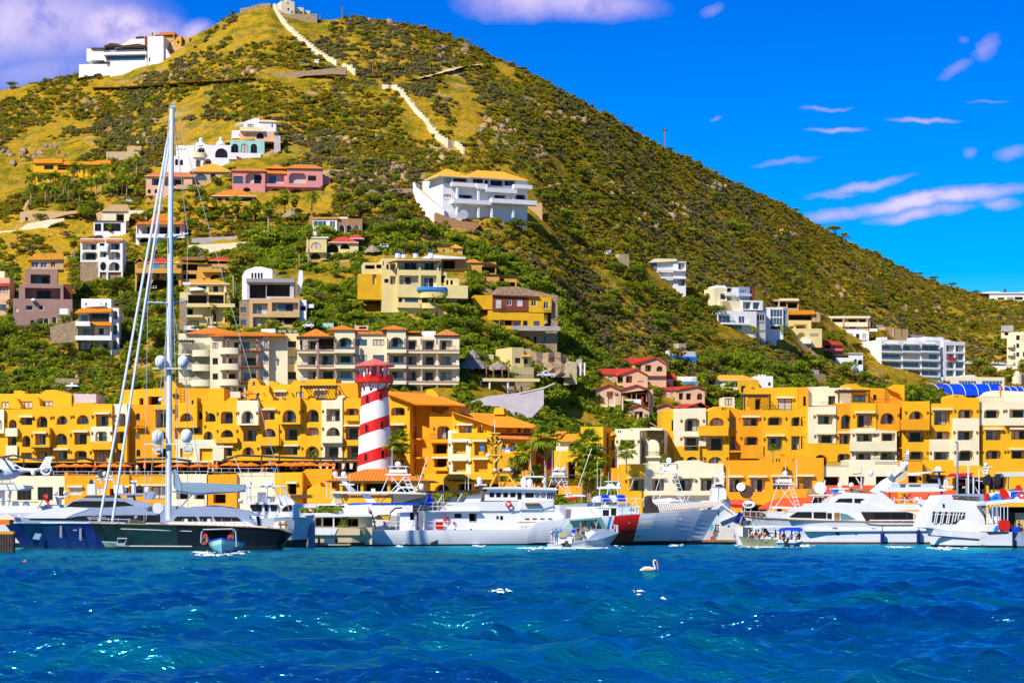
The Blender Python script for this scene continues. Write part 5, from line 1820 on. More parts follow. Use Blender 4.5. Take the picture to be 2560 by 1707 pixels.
B.bal(IV,'200 435 330 480',1.2,0)
B.bal(IV,'335 435 445 480',1.2,0)
B.bal(IV,'460 435 700 480',1.2,0)
B.s(IV,'200 372 725 372 725 392 200 396',-.8,8)
for x in(206,325,450,695):
 B.boxr(ST,(x-7,392,x+7,520),-.7,-.3,'pillar')
B.s(BN,'720 375 765 372 745 480 725 500',3,7,'side_wall')
B.w(GD,'265 480 440 525','',-2.0,.3,'awning_wall')
B=H('white_arcade_house','low white house with three shuttered windows above a tan wall',HO,(600,610),yaw=4)
B.w(WH,'430 525 710 625','w1k 505 555 545 605; w1k 578 555 612 608; w1k 645 555 682 603',0,6,WL,1)
B.s(WH,'430 510 500 500 800 500 800 530 430 530',1,6)
B.w(CN,'460 612 690 690','',-.5,5,'base_wall',2)
B.boxr(GD,'680 500 705 528',.5,2,'box')
B=H('bare_block_building','unfinished tan block building with a shaded return wall','building',(950,590),yaw=26,land='the bare tan block')
B.w(ST,'880 485 970 590','',0,9,WL,3)
B.w(ST,'968 505 1115 592','',-.5,8,WL,3)
B.w(CN,'768 462 862 590','',4,4,WL,3)
B.w(CN,'1115 565 1290 600','',1,4,'low_wall',2)
for x in(972,1050):
 B.boxr(BN,(x-2,505,x+2,592),-.56,-.5,'joint')
B=H('red_verandah_house','small red house with a bright red roof and open verandah',HO,(280,740),yaw=8,land='the red verandah house')
B.w('coral','112 660 440 745','D 115 670 135 705; D 160 670 220 725; D 255 672 315 735; w2k 335 675 365 700; w2k 385 675 415 700',0,7,WL,3)
B.s(RT,'108 615 150 618 330 622 450 662 440 672 112 660',-1.2,6)
B.bal('coral','105 705 445 728',1.2,0)
B.w(WH,'100 715 205 765','',-1.6,3,WL,1)
B=H('arched_white_wall','long white wall with dark arches below the red verandah house',WL,(480,920),yaw=6)
B.w(WH,'310 775 650 930','E 555 815 590 870; E 595 820 650 872; D 325 775 505 800',0,3,WL,2)
B.s(CN,'470 760 520 745 650 752 650 765',1,4)
B=H('white_balcony_block','white apartment block with four rows of recessed glazed balconies','apartment building',(1250,1000),yaw=24,keep='655 590 1710 1010',land='the white balcony block')
B.inner='interior_white'
rows=[(672,738),(757,825),(842,908),(928,992)]
B.w(WH,'838 625 1448 1015',';'.join('L5fb %d %d %d %d'%(x0,y0,x1,y1)for y0,y1 in rows for x0,x1 in((845,1050),(1062,1245),(1257,1440))),0,17,WL,3,None,1.3)
B.w(WH,'1448 640 1500 1010','',2.0,12,'stair_tower',3)
B.w(WH,'1480 635 1702 1010',';'.join('L3fb %d %d %d %d'%(x0,y0,x1,y1)for y0,y1 in rows for x0,x1 in((1510,1597),(1607,1698))),.6,12,WL,3,None,1.3)
for y0,y1 in rows:
 for x0,x1 in((842,1050),(1062,1246),(1256,1442)):
  B.bal(WH,(x0,y1-8,x1,y1+10),.5,0,name='slab_edge')
 B.rail_m(*B.rect((845,y0,1050,y1))[:3],.8,.3,AL_,'glass_rail',1.2)
for x0,x1 in((890,1040),(1090,1240),(1280,1420)):
 B.s(WH,(x0,655,x1,655,x1-10,665,x0+20,665),-1.2,0,'canopy')
B.boxr(WH,'850 590 900 628',5,9,'roof_box')
B.boxr(WH,'1170 595 1250 628',5,9,'roof_box')
B.boxr(WH,'1300 588 1478 628',4,9,'roof_box')
B.boxr(WH,'1480 620 1550 640',4,8,'roof_box')
B.plate('red','1515 798 1612 826',.2,.04,'towel')
B=H('corner_tower','white corner tower with round balconies at the photo edge','apartment building',(2250,880),yaw=-12,land='the white corner tower')
B.w(IV,'2160 535 2400 885','w2k 2230 570 2268 620; w2k 2232 655 2262 700; w2k 2232 745 2262 790; w1k 2300 740 2320 790',0,8,WL,3)
B.w(IV,'2075 530 2165 600','D 2110 540 2150 570',1,5)
B.boxr(CN,'2075 468 2202 530',.5,5,'roof_tank')
B.w(IV,'2135 600 2170 880','',.2,6,WL,3)
for y in(660,745,845):
 B.bal(IV,(2140,y,2215,y+32),1.6,0,roundd=True)
B.plate(PY,'2282 560 2311 630',0,.05,'panel')
B=H('ridge_house','long white house on the far skyline with palms before it',HO,(2200,208),Y=ridge(2530)-12,yaw=4,land='the far skyline house')
B.w(WH,'1955 138 2420 215','w3k 2135 178 2200 210; w4k 2215 175 2300 205; L 2040 180 2110 205',0,8,WL,3)
B.s(WH,'1870 128 1970 118 2060 118 2070 128 2260 128 2300 118 2420 122 2420 140 1960 140 1880 138',-.5,8)
B.s(WH,'1965 118 2060 118 2060 128 1965 128',3,7)
B=H('white_low_buildings','low white flat roofed building in front of the white balcony block','building',(1500,1085),yaw=6,land='the low white building')
B.w(WH,'1070 995 1255 1090','D 1150 1010 1190 1060',0,8,WL,3)
B.w(WH,'1250 1000 1480 1085','wb4 1260 1030 1400 1075',1,8,WL,3)
B.w(IV,'1480 1000 2110 1085','wb6 1640 1040 1820 1080; wb6 1880 1040 2090 1078',2,8,WL,3)
B.s(WH,'1660 990 1680 980 1790 978 1830 1000 1660 1000',2,8)
B.w(WH,'850 1000 1075 1050','D 910 1030 1000 1050',3,6,WL,2)
B.w(MN,'1020 1018 1070 1080','',2.2,5)
B=H('white_road_wall','low white wall along the road under the white corner tower',WL,(2050,935))
B.w(WH,'1950 885 2240 885 2260 940 1950 945','',0,1,WL,1)
def barrel_canopy(label,x0,x1,ytop,ybot,n,Y,mt='royal'):
 B=H('barrel_canopy',label,'canopy',((x0+x1)/2,ybot),Y=Y,yaw=4)
 a0,a1,z0,z1=B.rect((x0,ytop,x1,ybot))
 q=M()
 k=9
 D=5.0
 h=z1-z0
 skew=(a1-a0)*.1
 for i in range(k+1):
  an=math.pi/2*i/k
  y,z,dx=-D*math.cos(an),z0+h*math.sin(an),skew*math.cos(an)
  q.v+=[(a0+dx,y,z),(a1,y,z)]
 q.f=[[2*i,2*i+1,2*i+3,2*i+2]for i in range(k)]
 q.f.append([2*i for i in range(k+1)]+[len(q.v)])
 q.v.append((a0,0,z0))
 q.m=[0]*len(q.f)
 q.ob('fabric',B.root,mt)
 for j in range(n):
  t=j/(n-1)
  g=M()
  g.tube([(a0+skew*math.cos(math.pi/2*i/k)*(1-t)+(a1-a0)*t,-D*math.cos(math.pi/2*i/k)-.05,z0+h*math.sin(math.pi/2*i/k)+.05)for i in range(k+1)],.11,5)
  g.ob('hoop',B.root,GW)
 for x in(a0+skew,a1):
  g=M()
  g.tube([(x,-D,z0-3),(x,-D,z0)],.1,5)
  g.ob(PO,B.root,GW)
 return B
barrel_canopy('long royal blue barrel canopy with white hoops',1190,2060,1070,1200,7,None)
barrel_canopy('second blue barrel canopy cut off by the photo edge',2110,2400,1100,1160,5,None)
B=H('brick_tower','orange and white round gate tower beside the blue canopy','tower',(2250,1100))
B.col(IV,2240,960,1075,1.9,0,'shaft',14)
B.dome(GW,2240,960,30,22,0)
B.boxr('brick','2268 960 2340 1100',0,3,WL)
B.col(TC,2240,1075,1110,2.1,0,'base',14)
zm(4.127,1500,620)
B=H('orange_roof_house','low house with a broad orange hipped roof behind the palms',HO,(1300,1450),yaw=4,land='the broad orange roof')
B.w(IV,'1150 1365 1440 1470','w3 1220 1378 1262 1405; w4 1300 1385 1425 1440',0,8,WL,2)
B.hip(OT,1060,1640,1362,1310,0,10,.5,None,IV,ridge=(1240,1470))
B.w(GD,'1420 1365 1640 1520','w1k 1455 1420 1500 1487; D 1520 1450 1545 1470',-.5,8,WL,2)
B.w(WH,'1600 1320 1785 1430','w1k 1735 1385 1762 1420',2,7,WL,2)
for x in(1640,1672,1700):
 B.dome(GW,x,1318,14,14,4,'skylight')
B=H('white_shed','small white shed with a blue base between red roofs','shed',(880,1415))
B.w(WH,'800 1325 1010 1380','',0,5)
B.w(SK,'800 1375 1010 1415','',-.05,5.1,'painted_base',2)
B=H('grey_stone_hut','grey ruined stone hut on the bushy slope east of the hotel','hut',(2250,1350),yaw=20)
B.w(SN,'2180 1300 2330 1390','',0,5,WL,2)
B.boxr(CN,'2200 1255 2260 1310',1,3,'roof_box')
zm(4.2,0,940)
B=H('white_gazebo','tiny white gazebo with a cupola above the hotel roofs','gazebo',(755,170))
for x in(700,728,755,785,815):
 B.col(GW,x,105,170,.12,0,'column')
B.s(GW,'685 110 700 92 745 88 765 88 815 95 825 108',-1,1)
B.dome(GW,757,92,16,24,0)
B=H('stone_terrace','rough stone terrace wall on the slope above the hotel',WL,(700,125))
B.w(SN,'580 30 620 22 830 25 830 80 700 110 580 110','',0,2,WL,2)
# --- hotel
def plane(B,mt,pts,th=.25,name='roof'):
 """sloping roof slab through photo points (x, y, b)."""
 q=M()
 P3=[]
 for x,y,b in pts:
  a,z=B.P(x,y,b)
  P3.append((a,b,z))
 n=len(P3)
 q.v=P3+[(p[0],p[1],p[2]-th)for p in P3]
 q.f=[list(range(n)),[n+i for i in reversed(range(n))]]+[[i,(i+1)%n,n+(i+1)%n,n+i]for i in range(n)]
 q.m=[0]*len(q.f)
 o=q.ob(name,B.root,mt)
 fixn(o.data)
 return o
zm(4.2,0,940)
B=H('hotel_west_wing','long yellow hotel wing with cream bays and arched balconies west of the lighthouse','hotel',(1900,1010),Y=404,yaw=-7,land='the west hotel wing')
W=B
B.frame=FD
B.w(YE,'-80 350 340 345 345 312 520 318 770 318 770 1000 -80 1000','Arl 92 455 174 545; Lr 82 632 174 728; Lnr 222 435 338 512; Arl 385 418 498 538; Arl 595 415 710 508; Arl 232 622 318 742; Arl 575 600 705 720; Lrl 222 802 336 870; Rl 385 782 497 880; Lnl 575 778 708 880',0,9,BY)
B.w(IV,'-80 348 40 600','A -40 460 18 560',-.7,.6,BY)
B.bal(IV,'55 545 180 632',.9,0)
B.w(IV,'62 728 180 860','',-.4,.38,BY)
B.w(YE,'345 540 520 745','Lnl 370 605 480 722',-1.3,1.28,BY,0,None,1.1)
B.s(FD,'320 745 525 745 520 757 330 757',-1.25,0,'corbel')
B.w(YE,'770 280 980 278 985 290 1178 292 1178 1000 770 1000','Arl 806 406 932 505; Lnrl 1010 402 1140 528; Lnrl 782 592 912 718; Rl 782 782 912 880; Rl 988 776 1118 900',-.8,9.5,BY)
B.w(IV,'950 528 1178 690','Rrl 1002 580 1128 684',-1.25,.43,BY,0,None,.25)
B.bal(YE,'940 688 1170 770',1.3,-.8)
B.w(IV,'1178 292 1335 520','Rrl 1245 392 1318 520',-.3,9,BY)
B.w(YE,'1178 520 1335 1000','Rr 1228 580 1310 706; A 1215 770 1300 900',-.2,9,BY)
B.w(YE,'-80 330 -80 185 430 185 455 165 480 145 580 143 600 150 690 180 750 185 750 330','wc2 15 270 96 338; wc3 215 265 342 335; wc3 425 262 555 318',4.5,6,RS)
B.s(YE,'108 340 108 222 140 220 180 240 215 300 215 345',2.6,4.5,'buttress')
B.s(YE,'350 320 350 217 380 215 410 240 420 320',2.6,4.5,'buttress')
B.s(YE,'145 190 145 150 215 150 260 165 262 190',6,8,'roof_block')
B.w('lavender','770 185 1010 188 1010 285 770 285','',5,5,RS)
B.w(AM,'1330 310 1625 312 1625 1000 1330 1000','vk1 1428 388 1470 462; vk1 1432 575 1468 660; vk1 1432 770 1475 842',1.4,9,BY)  # orange shade of this set-back wall put into the colour
for y in(465,):
 B.rail((1415,y,1520,y+70),.5,IR)
 B.boxr(AM,(1412,y+68,1522,y+78),.4,1.4,'slab')
B.w(YE,'1285 145 1440 138 1600 132 1725 128 1725 50 1820 52 1865 120 1865 310 1285 310','D 1462 230 1506 302; D 1556 212 1690 302',4.5,6,RS)
B.boxr(IR,'1812 185 1868 222',4.2,4.5,'vent_box')
B.w(YE,'1625 300 1835 300 1835 1000 1625 1000','Lr2 1632 362 1765 540; Rr 1640 580 1740 660; D 1650 760 1745 850',.6,8,BY)
B.boxr(FD,'1622 350 1840 362',.1,.6,'cornice')
B.ball(GW,1690,248,30,2.0,.7,'dish')
B.w(YE,'1835 480 1900 380 1945 300 1985 225 2068 225 2068 540 1835 540','Ar 1890 386 2026 476; w1k 2012 252 2032 296',-.9,3,BY)
B.w(AM,'1835 125 2190 130 2190 330 1835 330','',4.5,6,RS)
B.rods(IR,[[(1885,135,1.5),(1905,290,1.5)],[(1938,140,1.5),(1940,290,1.5)]]+[[(1888,150+30*i,1.5),(1938,150+30*i,1.5)]for i in range(5)],.05,'ladder')
B.s(YE,'2190 128 2352 128 2352 270 2190 270',3.5,8,'roof_block')
B.w(IV,'1840 660 2350 670 2350 1000 1840 1000','D 1890 755 2030 852; D 2095 758 2232 890',-.3,6,BY)
zm(4.523,520,930)
B.w(YE,'-340 345 -100 330 145 335 200 325 240 290 335 288 335 1010 -340 1010','Arl -170 440 -60 535; Ar -30 460 86 560; Rrl 145 445 281 582; Arl -195 600 -75 690; Ar -50 668 55 768; Arl 145 650 287 736; Lnl 130 855 272 948',.2,8,BY)
B.bal(YE,'80 738 330 800',.9,.2)
B.w(IV,'328 320 568 320 568 600 328 600','Arl 378 435 512 580',-1.3,1.5,BY,0,None,1.2)
B.s(BN,'345 598 565 598 555 612 355 612',-1.2,.2,'corbel')
B.w(YE,'330 560 565 1010','Lr 400 640 546 782; Al 388 845 522 945',.25,8,BY)
B.w(YE,'562 345 590 330 650 322 700 302 730 322 800 322 800 1010 562 1010','Lnl 622 432 756 538; Arl 615 635 766 732; Lnl 605 848 752 935',0,8,BY)
B.bal(YE,'578 735 802 830',1.2,0)
B.w(YE,'800 282 835 282 862 318 930 318 985 280 1042 280 1042 588 800 588','Arl 842 425 996 568',-1.4,1.6,BY,0,None,1.3)
B.s(BN,'830 586 1040 586 1030 602 840 602',-1.3,0,'corbel')
B.w(YE,'800 560 1042 1010','Rr 870 630 1014 772; Lnl 866 840 1012 935',.25,8,BY)
B.w(YE,'1042 280 1085 290 1110 315 1285 318 1285 1010 1042 1010','Arl 1112 420 1252 564; Rl 1106 625 1252 718; Al 1104 835 1256 972',0,8,BY)
B.w(IV,'1283 318 1440 315 1470 285 1490 265 1545 265 1545 292 1520 292 1520 1010 1283 1010','Lrl 1338 415 1492 556; Arl 1338 622 1492 722; Lrl 1322 835 1478 968',-.3,8,BY)
B.bal(IV,'1278 722 1518 800',.7,-.3)
B.w(YE,'1518 292 1742 292 1742 1010 1518 1010','Rl 1558 410 1708 490; Lnr 1558 615 1706 766; Lrl 1574 830 1702 968',0,8,BY)
B.bal(YE,'1555 488 1710 550',.8,0)
B.w(AM,'5 182 172 185 172 335 5 335','',4,5,RS)
B.w(YE,'440 330 452 150 462 90 488 70 540 72 568 100 600 150 690 152 690 330','D 500 108 530 152; v 540 235 600 315',4,5,RS)
B.w(YE,'690 300 690 105 730 100 765 118 792 136 940 138 945 120 975 95 1038 95 1060 112 1104 115 1104 95 1125 80 1446 78 1448 300','wc3n 760 228 882 298; wc2 995 225 1080 290; wc3n 1205 212 1330 300',5,5,RS)
for x in(560,880,1120,640):
 B.s(YE,(x,318,x+20,250,x+60,232,x+95,300,x+95,322),3.0,4.5,'buttress')
B.pergola(BN,1052,1448,158,300,1.5,5,3,12)
B.w(AM,'1450 125 1690 122 1700 300 1450 300','w1k 1480 210 1500 260',4.5,6,RS)
q=M()
a,z=B.P(455,250,2)
q.lathe((a,2,z),[(1.5,0),(.05,.7)],8)
q.ob('parasol',B.root,'orange')
B.rod(WO,[(455,230,2),(455,330,2)],.05,'parasol_pole')
# --- lighthouse
zm(4.523,520,930)
B=H('lighthouse','tall lighthouse tower with red and white spiral bands, a red gallery and a lantern','lighthouse',(1887,1095),Y=388,yaw=0,land='the striped lighthouse')
k=B.mpp()
z_of=lambda y:B.P(1887,y)[1]
r_of=lambda y:(197-(1085-y)*45/865.0)*k
NA=40
edges=[(1120,0),(1020,1),(885,0),(682,1),(552,0),(345,1),(232,0),(120,0)]
q=M()
rows=[1180]+[e[0]for e in edges]
for y in rows:
 for j in range(NA+1):
  an=2*math.pi*j/NA+math.pi/2
  sx=-math.cos(an)
  fr=j/NA
  dy=(abs(((fr*2)%2)-1)-.5)*2
  px=math.cos(an)
  yy=y-58*px-(10 if y<1100 else 0)if y not in(1180,120)else y
  rr=r_of(yy)
  q.v.append((rr*math.cos(an),rr*math.sin(an),z_of(yy)))
for i in range(len(rows)-1):
 for j in range(NA):
  q.f.append([i*(NA+1)+j,i*(NA+1)+j+1,(i+1)*(NA+1)+j+1,(i+1)*(NA+1)+j])
  q.m.append(edges[i-1][1]if i else 0)
tw=q.ob('tower',B.root,[WH,'red'],smooth=True)
fixn(tw.data)
def tower_window(x,y0,y1):
 ym=(y0+y1)/2
 rr=r_of(ym)
 s_=max(-.95,min(.95,(x-1887)*k/rr))
 an=math.asin(s_)
 w=26*k
 h=(y1-y0)*k
 lp=shape('v',-w,w,-h/2,h/2)
 inn=[(p[0]*.72,p[1]*.86)for p in lp]
 g=M()
 n=len(lp)
 for i in range(n):
  j=(i+1)%n
  o0,o1,i0,i1=lp[i],lp[j],inn[i],inn[j]
  g.quad((o0[0],-.09,o0[1]),(o1[0],-.09,o1[1]),(i1[0],-.09,i1[1]),(i0[0],-.09,i0[1]))
  g.quad((o0[0],.3,o0[1]),(o1[0],.3,o1[1]),(o1[0],-.09,o1[1]),(o0[0],-.09,o0[1]))
  g.quad((i0[0],-.09,i0[1]),(i1[0],-.09,i1[1]),(i1[0],-.02,i1[1]),(i0[0],-.02,i0[1]))
 f=g.ob(WN,B.root,'red',loc=(rr*math.sin(an),-rr*math.cos(an),z_of(ym)))
 f.rotation_euler=(0,0,an)
 g=M()
 g.add([(p[0],-.025,p[1])for p in inn],tess([inn]))
 g.ob('pane',f,'glass')
for(x,y0,y1)in((1812,262,362),(1962,230,320),(1805,590,690),(1976,555,645),(1797,918,1015),(1984,880,978)):
 tower_window(x,y0,y1)
zc=lambda y:z_of(y)
g=M()
R0=215*k
g.lathe((0,0,zc(128)),[(R0*.92,0),(R0,.15),(R0,(128-62)*k),(R0*.93,(128-62)*k),(R0*.93,.5),(.1,.5)],12)
g.ob('gallery',B.root,'red')
for i in range(12):
 an=2*math.pi*(i+.5)/12
 g=M()
 g.box(-.42,.42,-.12,.12,zc(64),zc(35))
 o=g.ob('crenel',B.root,'red',loc=(R0*.97*math.cos(an),R0*.97*math.sin(an),0))
 o.rotation_euler=(0,0,an+math.pi/2)
 g=M()
 rt=r_of(215)
 g.tube([(rt*math.cos(an),rt*math.sin(an),zc(215)),(R0*.93*math.cos(an),R0*.93*math.sin(an),zc(130))],.13,5)
 g.ob('bracket',B.root,MN)
zm(3.095,420,780)
kk=B.mpp()
zl=lambda y:B.P(1600,y)[1]
for i in range(10):
 an=2*math.pi*i/10
 g=M()
 g.tube([(95*kk*math.cos(an),95*kk*math.sin(an),zl(520)),(95*kk*math.cos(an),95*kk*math.sin(an),zl(418))],.2,7)
 g.ob('column',B.root,WH)
g=M()
g.lathe((0,0,zl(510)),[(60*kk,0),(60*kk,(510-425)*kk)],10)
g.ob('lantern_core',B.root,'coral')
g=M()
g.lathe((0,0,zl(422)),[(120*kk,-.12),(158*kk,0),(158*kk,.22),(60*kk,(422-380)*kk),(8*kk,(422-362)*kk)],10)
g.ob('roof',B.root,'coral')
# --- central wing with the big tiled roofs
zm(4.356,960,900)
B=H('hotel_central_wing','central yellow hotel wing under two great sloping orange roofs beside the lighthouse','hotel',(700,1240),Y=408,yaw=-14,land='the central hotel wing')
B.frame=FD
B.w(YE,'-60 420 -60 330 60 375 280 455 282 1240 -60 1240','Rl 78 515 226 602; Lnr 68 712 216 850; L 20 930 100 1040',0,10,BY)
B.w(AM,'282 458 800 480 800 900 282 900','',3.4,8,BY)  # amber carries the shade of the big curved wall
B.w(AM,'282 460 525 470 525 1240 282 1240','wk1 295 518 342 616; Lr 295 714 345 850; Lr 297 912 345 1050; Lr 298 1112 345 1200',3.0,8,BY)
for y in(795,1000):
 B.rail((288,y,398,y+55),1.8)
 B.boxr(AM,(284,y+55,402,y+72),1.6,3.0,'slab')
 B.boxr('cream',(296,y-95,350,y-85),2.7,3.0,'awning')
B.s(RO,'-20 335 60 330 350 470 340 480',-.6,.2,'verge')
plane(B,RO,[(40,362,-1.0),(350,478,-1.0),(885,486,-1.0),(600,385,9),(450,352,9),(60,340,9)])
B.s(YE,'450 362 470 322 495 317 530 317 560 345 592 382 592 400 450 400',7.5,9.5,'chimney')
B.w(AM,'495 560 540 560 620 590 690 545 720 505 805 505 835 575 835 1240 495 1240','Rrl 580 718 712 858; D 535 915 684 1018; Dn 545 1072 684 1172',.8,8,BY)  # curved wall with arch, its shade painted in as amber
B.rail('497 800 700 856',-.3)
B.bal(AM,'495 858 700 900',1.0,.8)
B.s(YE,'515 1200 530 1165 640 1165 690 1150 690 1205',-1.5,.5,'parapet')
B.s(YE,'690 580 720 508 800 508 832 578',.4,3,'chimney')
B.w(YE,'740 575 1180 715 1180 1260 740 1260','Lnl 815 712 956 792; A 1015 712 1086 796',0,9,BY)
plane(B,RO,[(735,570,-1.0),(1180,715,-1.0),(1710,724,-1.0),(1290,588,8),(830,566,8)])
B.s(RO,'730 566 745 562 1185 708 1180 720',-1.3,-1.0,'verge')
B.s(YE,'1188 592 1205 522 1212 517 1292 517 1300 525 1310 592',6,8,'chimney')
B.w(AM,'1180 722 1628 725 1628 800 1180 800','wc2 1270 722 1272 723; Lf 1335 722 1395 788; A 1450 730 1488 788; A 1518 732 1588 792',1.5,7,BY)
B.w(IV,'697 765 780 765 815 795 942 797 942 1252 697 1252','Lnrl 748 895 892 1018; Lnrl 748 1098 892 1218',-1.0,3,BY)
B.w(YE,'942 800 1180 800 1180 1260 942 1260','Lnrl 984 890 1128 1036; Lnrl 984 1085 1128 1218',-1.05,3,BY)
B.bal(YE,'735 792 1180 850',1.1,0)
B.plate('cloth_blue','1050 915 1090 990',-.9,.04,'hung_towel')
B.rod('orange',[(1068,690,-.8),(1068,780,-.8)],.2,'folded_parasol',6,.05)
B.w(AM,'1180 835 1600 850 1600 1260 1180 1260','Al 1286 890 1325 965; Al 1352 892 1432 990; Al 1508 895 1562 992',0,7,BY)
plane(B,TC,[(1190,835,-.9),(1605,850,-.9),(1640,795,3),(1270,788,3)])
B.w(MN,'1600 980 1905 985 1905 1270 1600 1270','',4,6,'shade_wall')  # maroon sheet: darkness of the shaded inside put into its colour
plane(B,RO,[(1600,845,-.6),(1920,835,-.6),(1995,775,4),(1690,772,4)])
plane(B,RO,[(1885,872,-.8),(2146,868,-.8),(2146,802,3),(1985,802,3)])
B.w(IV,'1870 872 2146 872 2146 990 1870 990','D 2008 905 2086 982',0,5,BY)
B.w(YE,'1850 985 2160 985 2160 1290 1850 1290','D 1988 1105 2082 1290',-.2,5,BY)
B.w(YE,'440 1238 1190 1238 1190 1330 960 1330 960 1440 440 1440','E 552 1350 712 1440; D 800 1345 952 1438',-2.0,4,'base_wall')
B.boxr(BN,'685 1300 1190 1312',-3.0,-1.9,'eave')
B.boxr(GD,'765 1322 966 1346',-2.9,-2.0,'sign_band')
B.w(AM,'955 1318 2140 1330 2140 1460 955 1460','D 1100 1350 1250 1450; D 1400 1360 1580 1455; D 1700 1360 1900 1455',.5,5,'base_wall')
B.s(BN,'1600 1245 2160 1245 2160 1256 1600 1256',-1.2,.2,'eave')
zm(4.2,1440,960)
B=H('sign_tower','plain yellow square tower bearing a star emblem and raised lettering','tower',(170,960),Y=400,yaw=-12,land='the yellow sign tower')
B.w(YE,'48 447 285 447 285 960 48 960','D 128 617 210 760',0,9,WL)
zm(19.6,1440,1050)
q=M()
a,z=B.P(790,610,0)
k=B.mpp()
star=[]
for i in range(8):
 r_=(145 if i%2==0 else 62)*k
 an=math.pi/2+i*math.pi/4
 star.append((a+r_*math.cos(an),z+r_*math.sin(an)))
ctr=len(star)
q.v=[(p[0],-.08,p[1])for p in star]+[(a,-.45,z)]
q.f=[[(i+1)%8,i,ctr]for i in range(8)]
q.m=[0]*8
q.ob('star_emblem',B.root,IV)
for w_,x in zip('TESORO',(440,580,725,872,1020,1185)):
 B.text(w_,x,855,62,-.05,'lamp_brass','letter')
for w_,x in zip('LOSCABOS',(545,630,695,775,845,920,1000,1070)):
 B.text(w_,x,965,50,-.05,'lamp_brass','letter')
 # --- east wing
zm(4.2,1440,960)
B=H('hotel_cream_annex','small cream hotel annex with one arched balcony beside the yellow sign tower','hotel',(660,840),Y=402,yaw=-10,land='the cream hotel annex')
B.frame=FD
B.w(IV,'410 470 570 470 575 488 668 488 668 900 410 900','Lrl 465 585 616 675; D 440 485 452 512; D 462 485 474 512',0,8,BY)
B.w(IV,'725 482 925 482 925 900 725 900','Arl 722 580 722 581; Arl 730 580 874 705; Ln 735 775 876 832',2.2,7,BY)
B.s('cream','570 462 915 462 915 484 570 490',4,6,'parapet')
B.w(YE,'340 540 410 515 410 900 340 900','A 372 585 400 690; A 380 780 412 876',.5,7,BY)
plane(B,RO,[(300,550,-.4),(410,515,-.4),(410,490,3),(340,520,3)])
B.w(AM,'345 880 482 880 482 1010 345 1010','',-1.5,5,TW)
B=H('hotel_east_wing','long yellow and cream hotel wing with arched balconies east of the annex','hotel',(2300,830),Y=410,yaw=3,land='the east hotel wing')
B.frame=FD
B.w(YE,'915 270 1030 270 1030 850 915 850','w1k 1003 375 1028 490',.4,9,BY)
B.w(AM,'965 540 1028 540 1028 850 965 850','wk1 985 570 1005 620',.1,.28,BY)
B.w(IV,'1028 258 1365 250 1365 650 1028 650','Rrl 1140 358 1302 495; Lnrl 1138 555 1290 648',-.4,9,BY)
B.w(YE,'1024 650 1300 650 1300 860 1024 860','Lr 1138 650 1290 697; Al 1148 758 1292 860',-.6,9,BY)
B.w(YE,'1300 290 1365 285 1420 275 1452 236 1608 232 1608 860 1300 860','Al 1398 350 1560 436; Lnrl 1380 552 1542 697; Al 1385 760 1546 860; D 1535 245 1552 272; D 1566 245 1578 272',0,9,BY)
B.bal(YE,'1292 436 1600 540',1.2,0)
B.w(AM,'1605 232 1742 275 1742 860 1605 860','v1k 1625 352 1662 466; Lr 1622 545 1670 692',1.6,8,BY)  # side turned away from the sun, shade put into the amber
B.rail('1618 640 1742 696',.2)
B.boxr(AM,'1614 696 1745 714',0.0,1.6,'slab')
B.w(AM,'1742 272 1962 272 1962 860 1742 860','Lnl 1755 352 1912 438; Rl 1768 550 1916 640; Ln 1745 752 1902 800',1.0,9,BY)
B.bal(AM,'1738 640 1968 780',1.3,1.0)
B.w(YE,'1955 275 2262 270 2262 860 1955 860','Rl 2012 345 2168 432; Lnrl 2012 550 2166 694; Er 2108 742 2230 800',0,9,BY)
B.w(YE,'2260 270 2352 268 2440 270 2440 860 2260 860','Rr 2262 345 2380 440; Lr 2262 545 2378 690',0.0,9,BY)
B.w(YE,'1808 290 1812 25 1875 18 1935 38 2312 32 2330 32 2330 290 1808 290','wc2n 2120 152 2266 272; D 1845 30 1856 58; D 1866 30 1877 58; L 1880 150 1940 268',4.5,6,RS)
B.pergola(BN,1770,2035,112,268,1.0,4.5,2,10)
B.w(IV,'1545 138 1665 138 1665 260 1545 260','wc2 1560 148 1640 225',4.5,5,RS)
B.rail('1960 222 2300 270',.1)
B.w(AM,'2312 32 2440 35 2440 290 2312 290','w1k 2385 130 2415 230',4.6,6,RS)
zm(4.055,1980,940)
B.w(YE,'80 340 160 312 212 310 212 860 80 860','Rr 90 412 142 506; Lr 92 610 138 736',-.1,9,BY)
B.w(IV,'168 310 440 305 448 295 448 680 168 680','Lnl 260 392 414 488; Lnl 265 592 416 678',-.7,8,BY)
B.w(YE,'160 678 600 690 600 930 160 930','E 225 795 362 905; Rr 460 786 594 870',-.9,8,BY)
B.w(AM,'440 278 605 275 605 700 440 700','Arl 496 388 602 534; Lnr 480 582 598 696',-.5,8,BY)
B.w(YE,'600 278 855 275 855 540 600 540','Lnrl 658 378 816 520',-.9,9,BY)
B.w(AM,'850 275 1092 275 1092 560 850 560','Arl 896 372 1040 486',-.7,9,BY)
B.w(IV,'595 535 850 525 855 545 1062 560 1062 930 595 930','Lnrl 655 582 812 662; Ll 905 575 1050 658; Lrl 648 780 802 850; Rrl 894 770 1046 850',-1.0,9,BY)
B.bal(IV,'592 662 1062 760',.6,-1.0)
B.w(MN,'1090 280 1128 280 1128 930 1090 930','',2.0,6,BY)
for y in(445,648):
 B.rail((1090,y,1120,y+52),-.3)
 B.boxr(YE,(1086,y+75,1122,y+86),-.5,2.0,'slab')
B.w(YE,'1120 256 1396 254 1396 930 1120 930','Al 1186 352 1336 440; Lnrl 1175 556 1336 668; Rrl 1188 762 1336 845',-.6,9,BY)
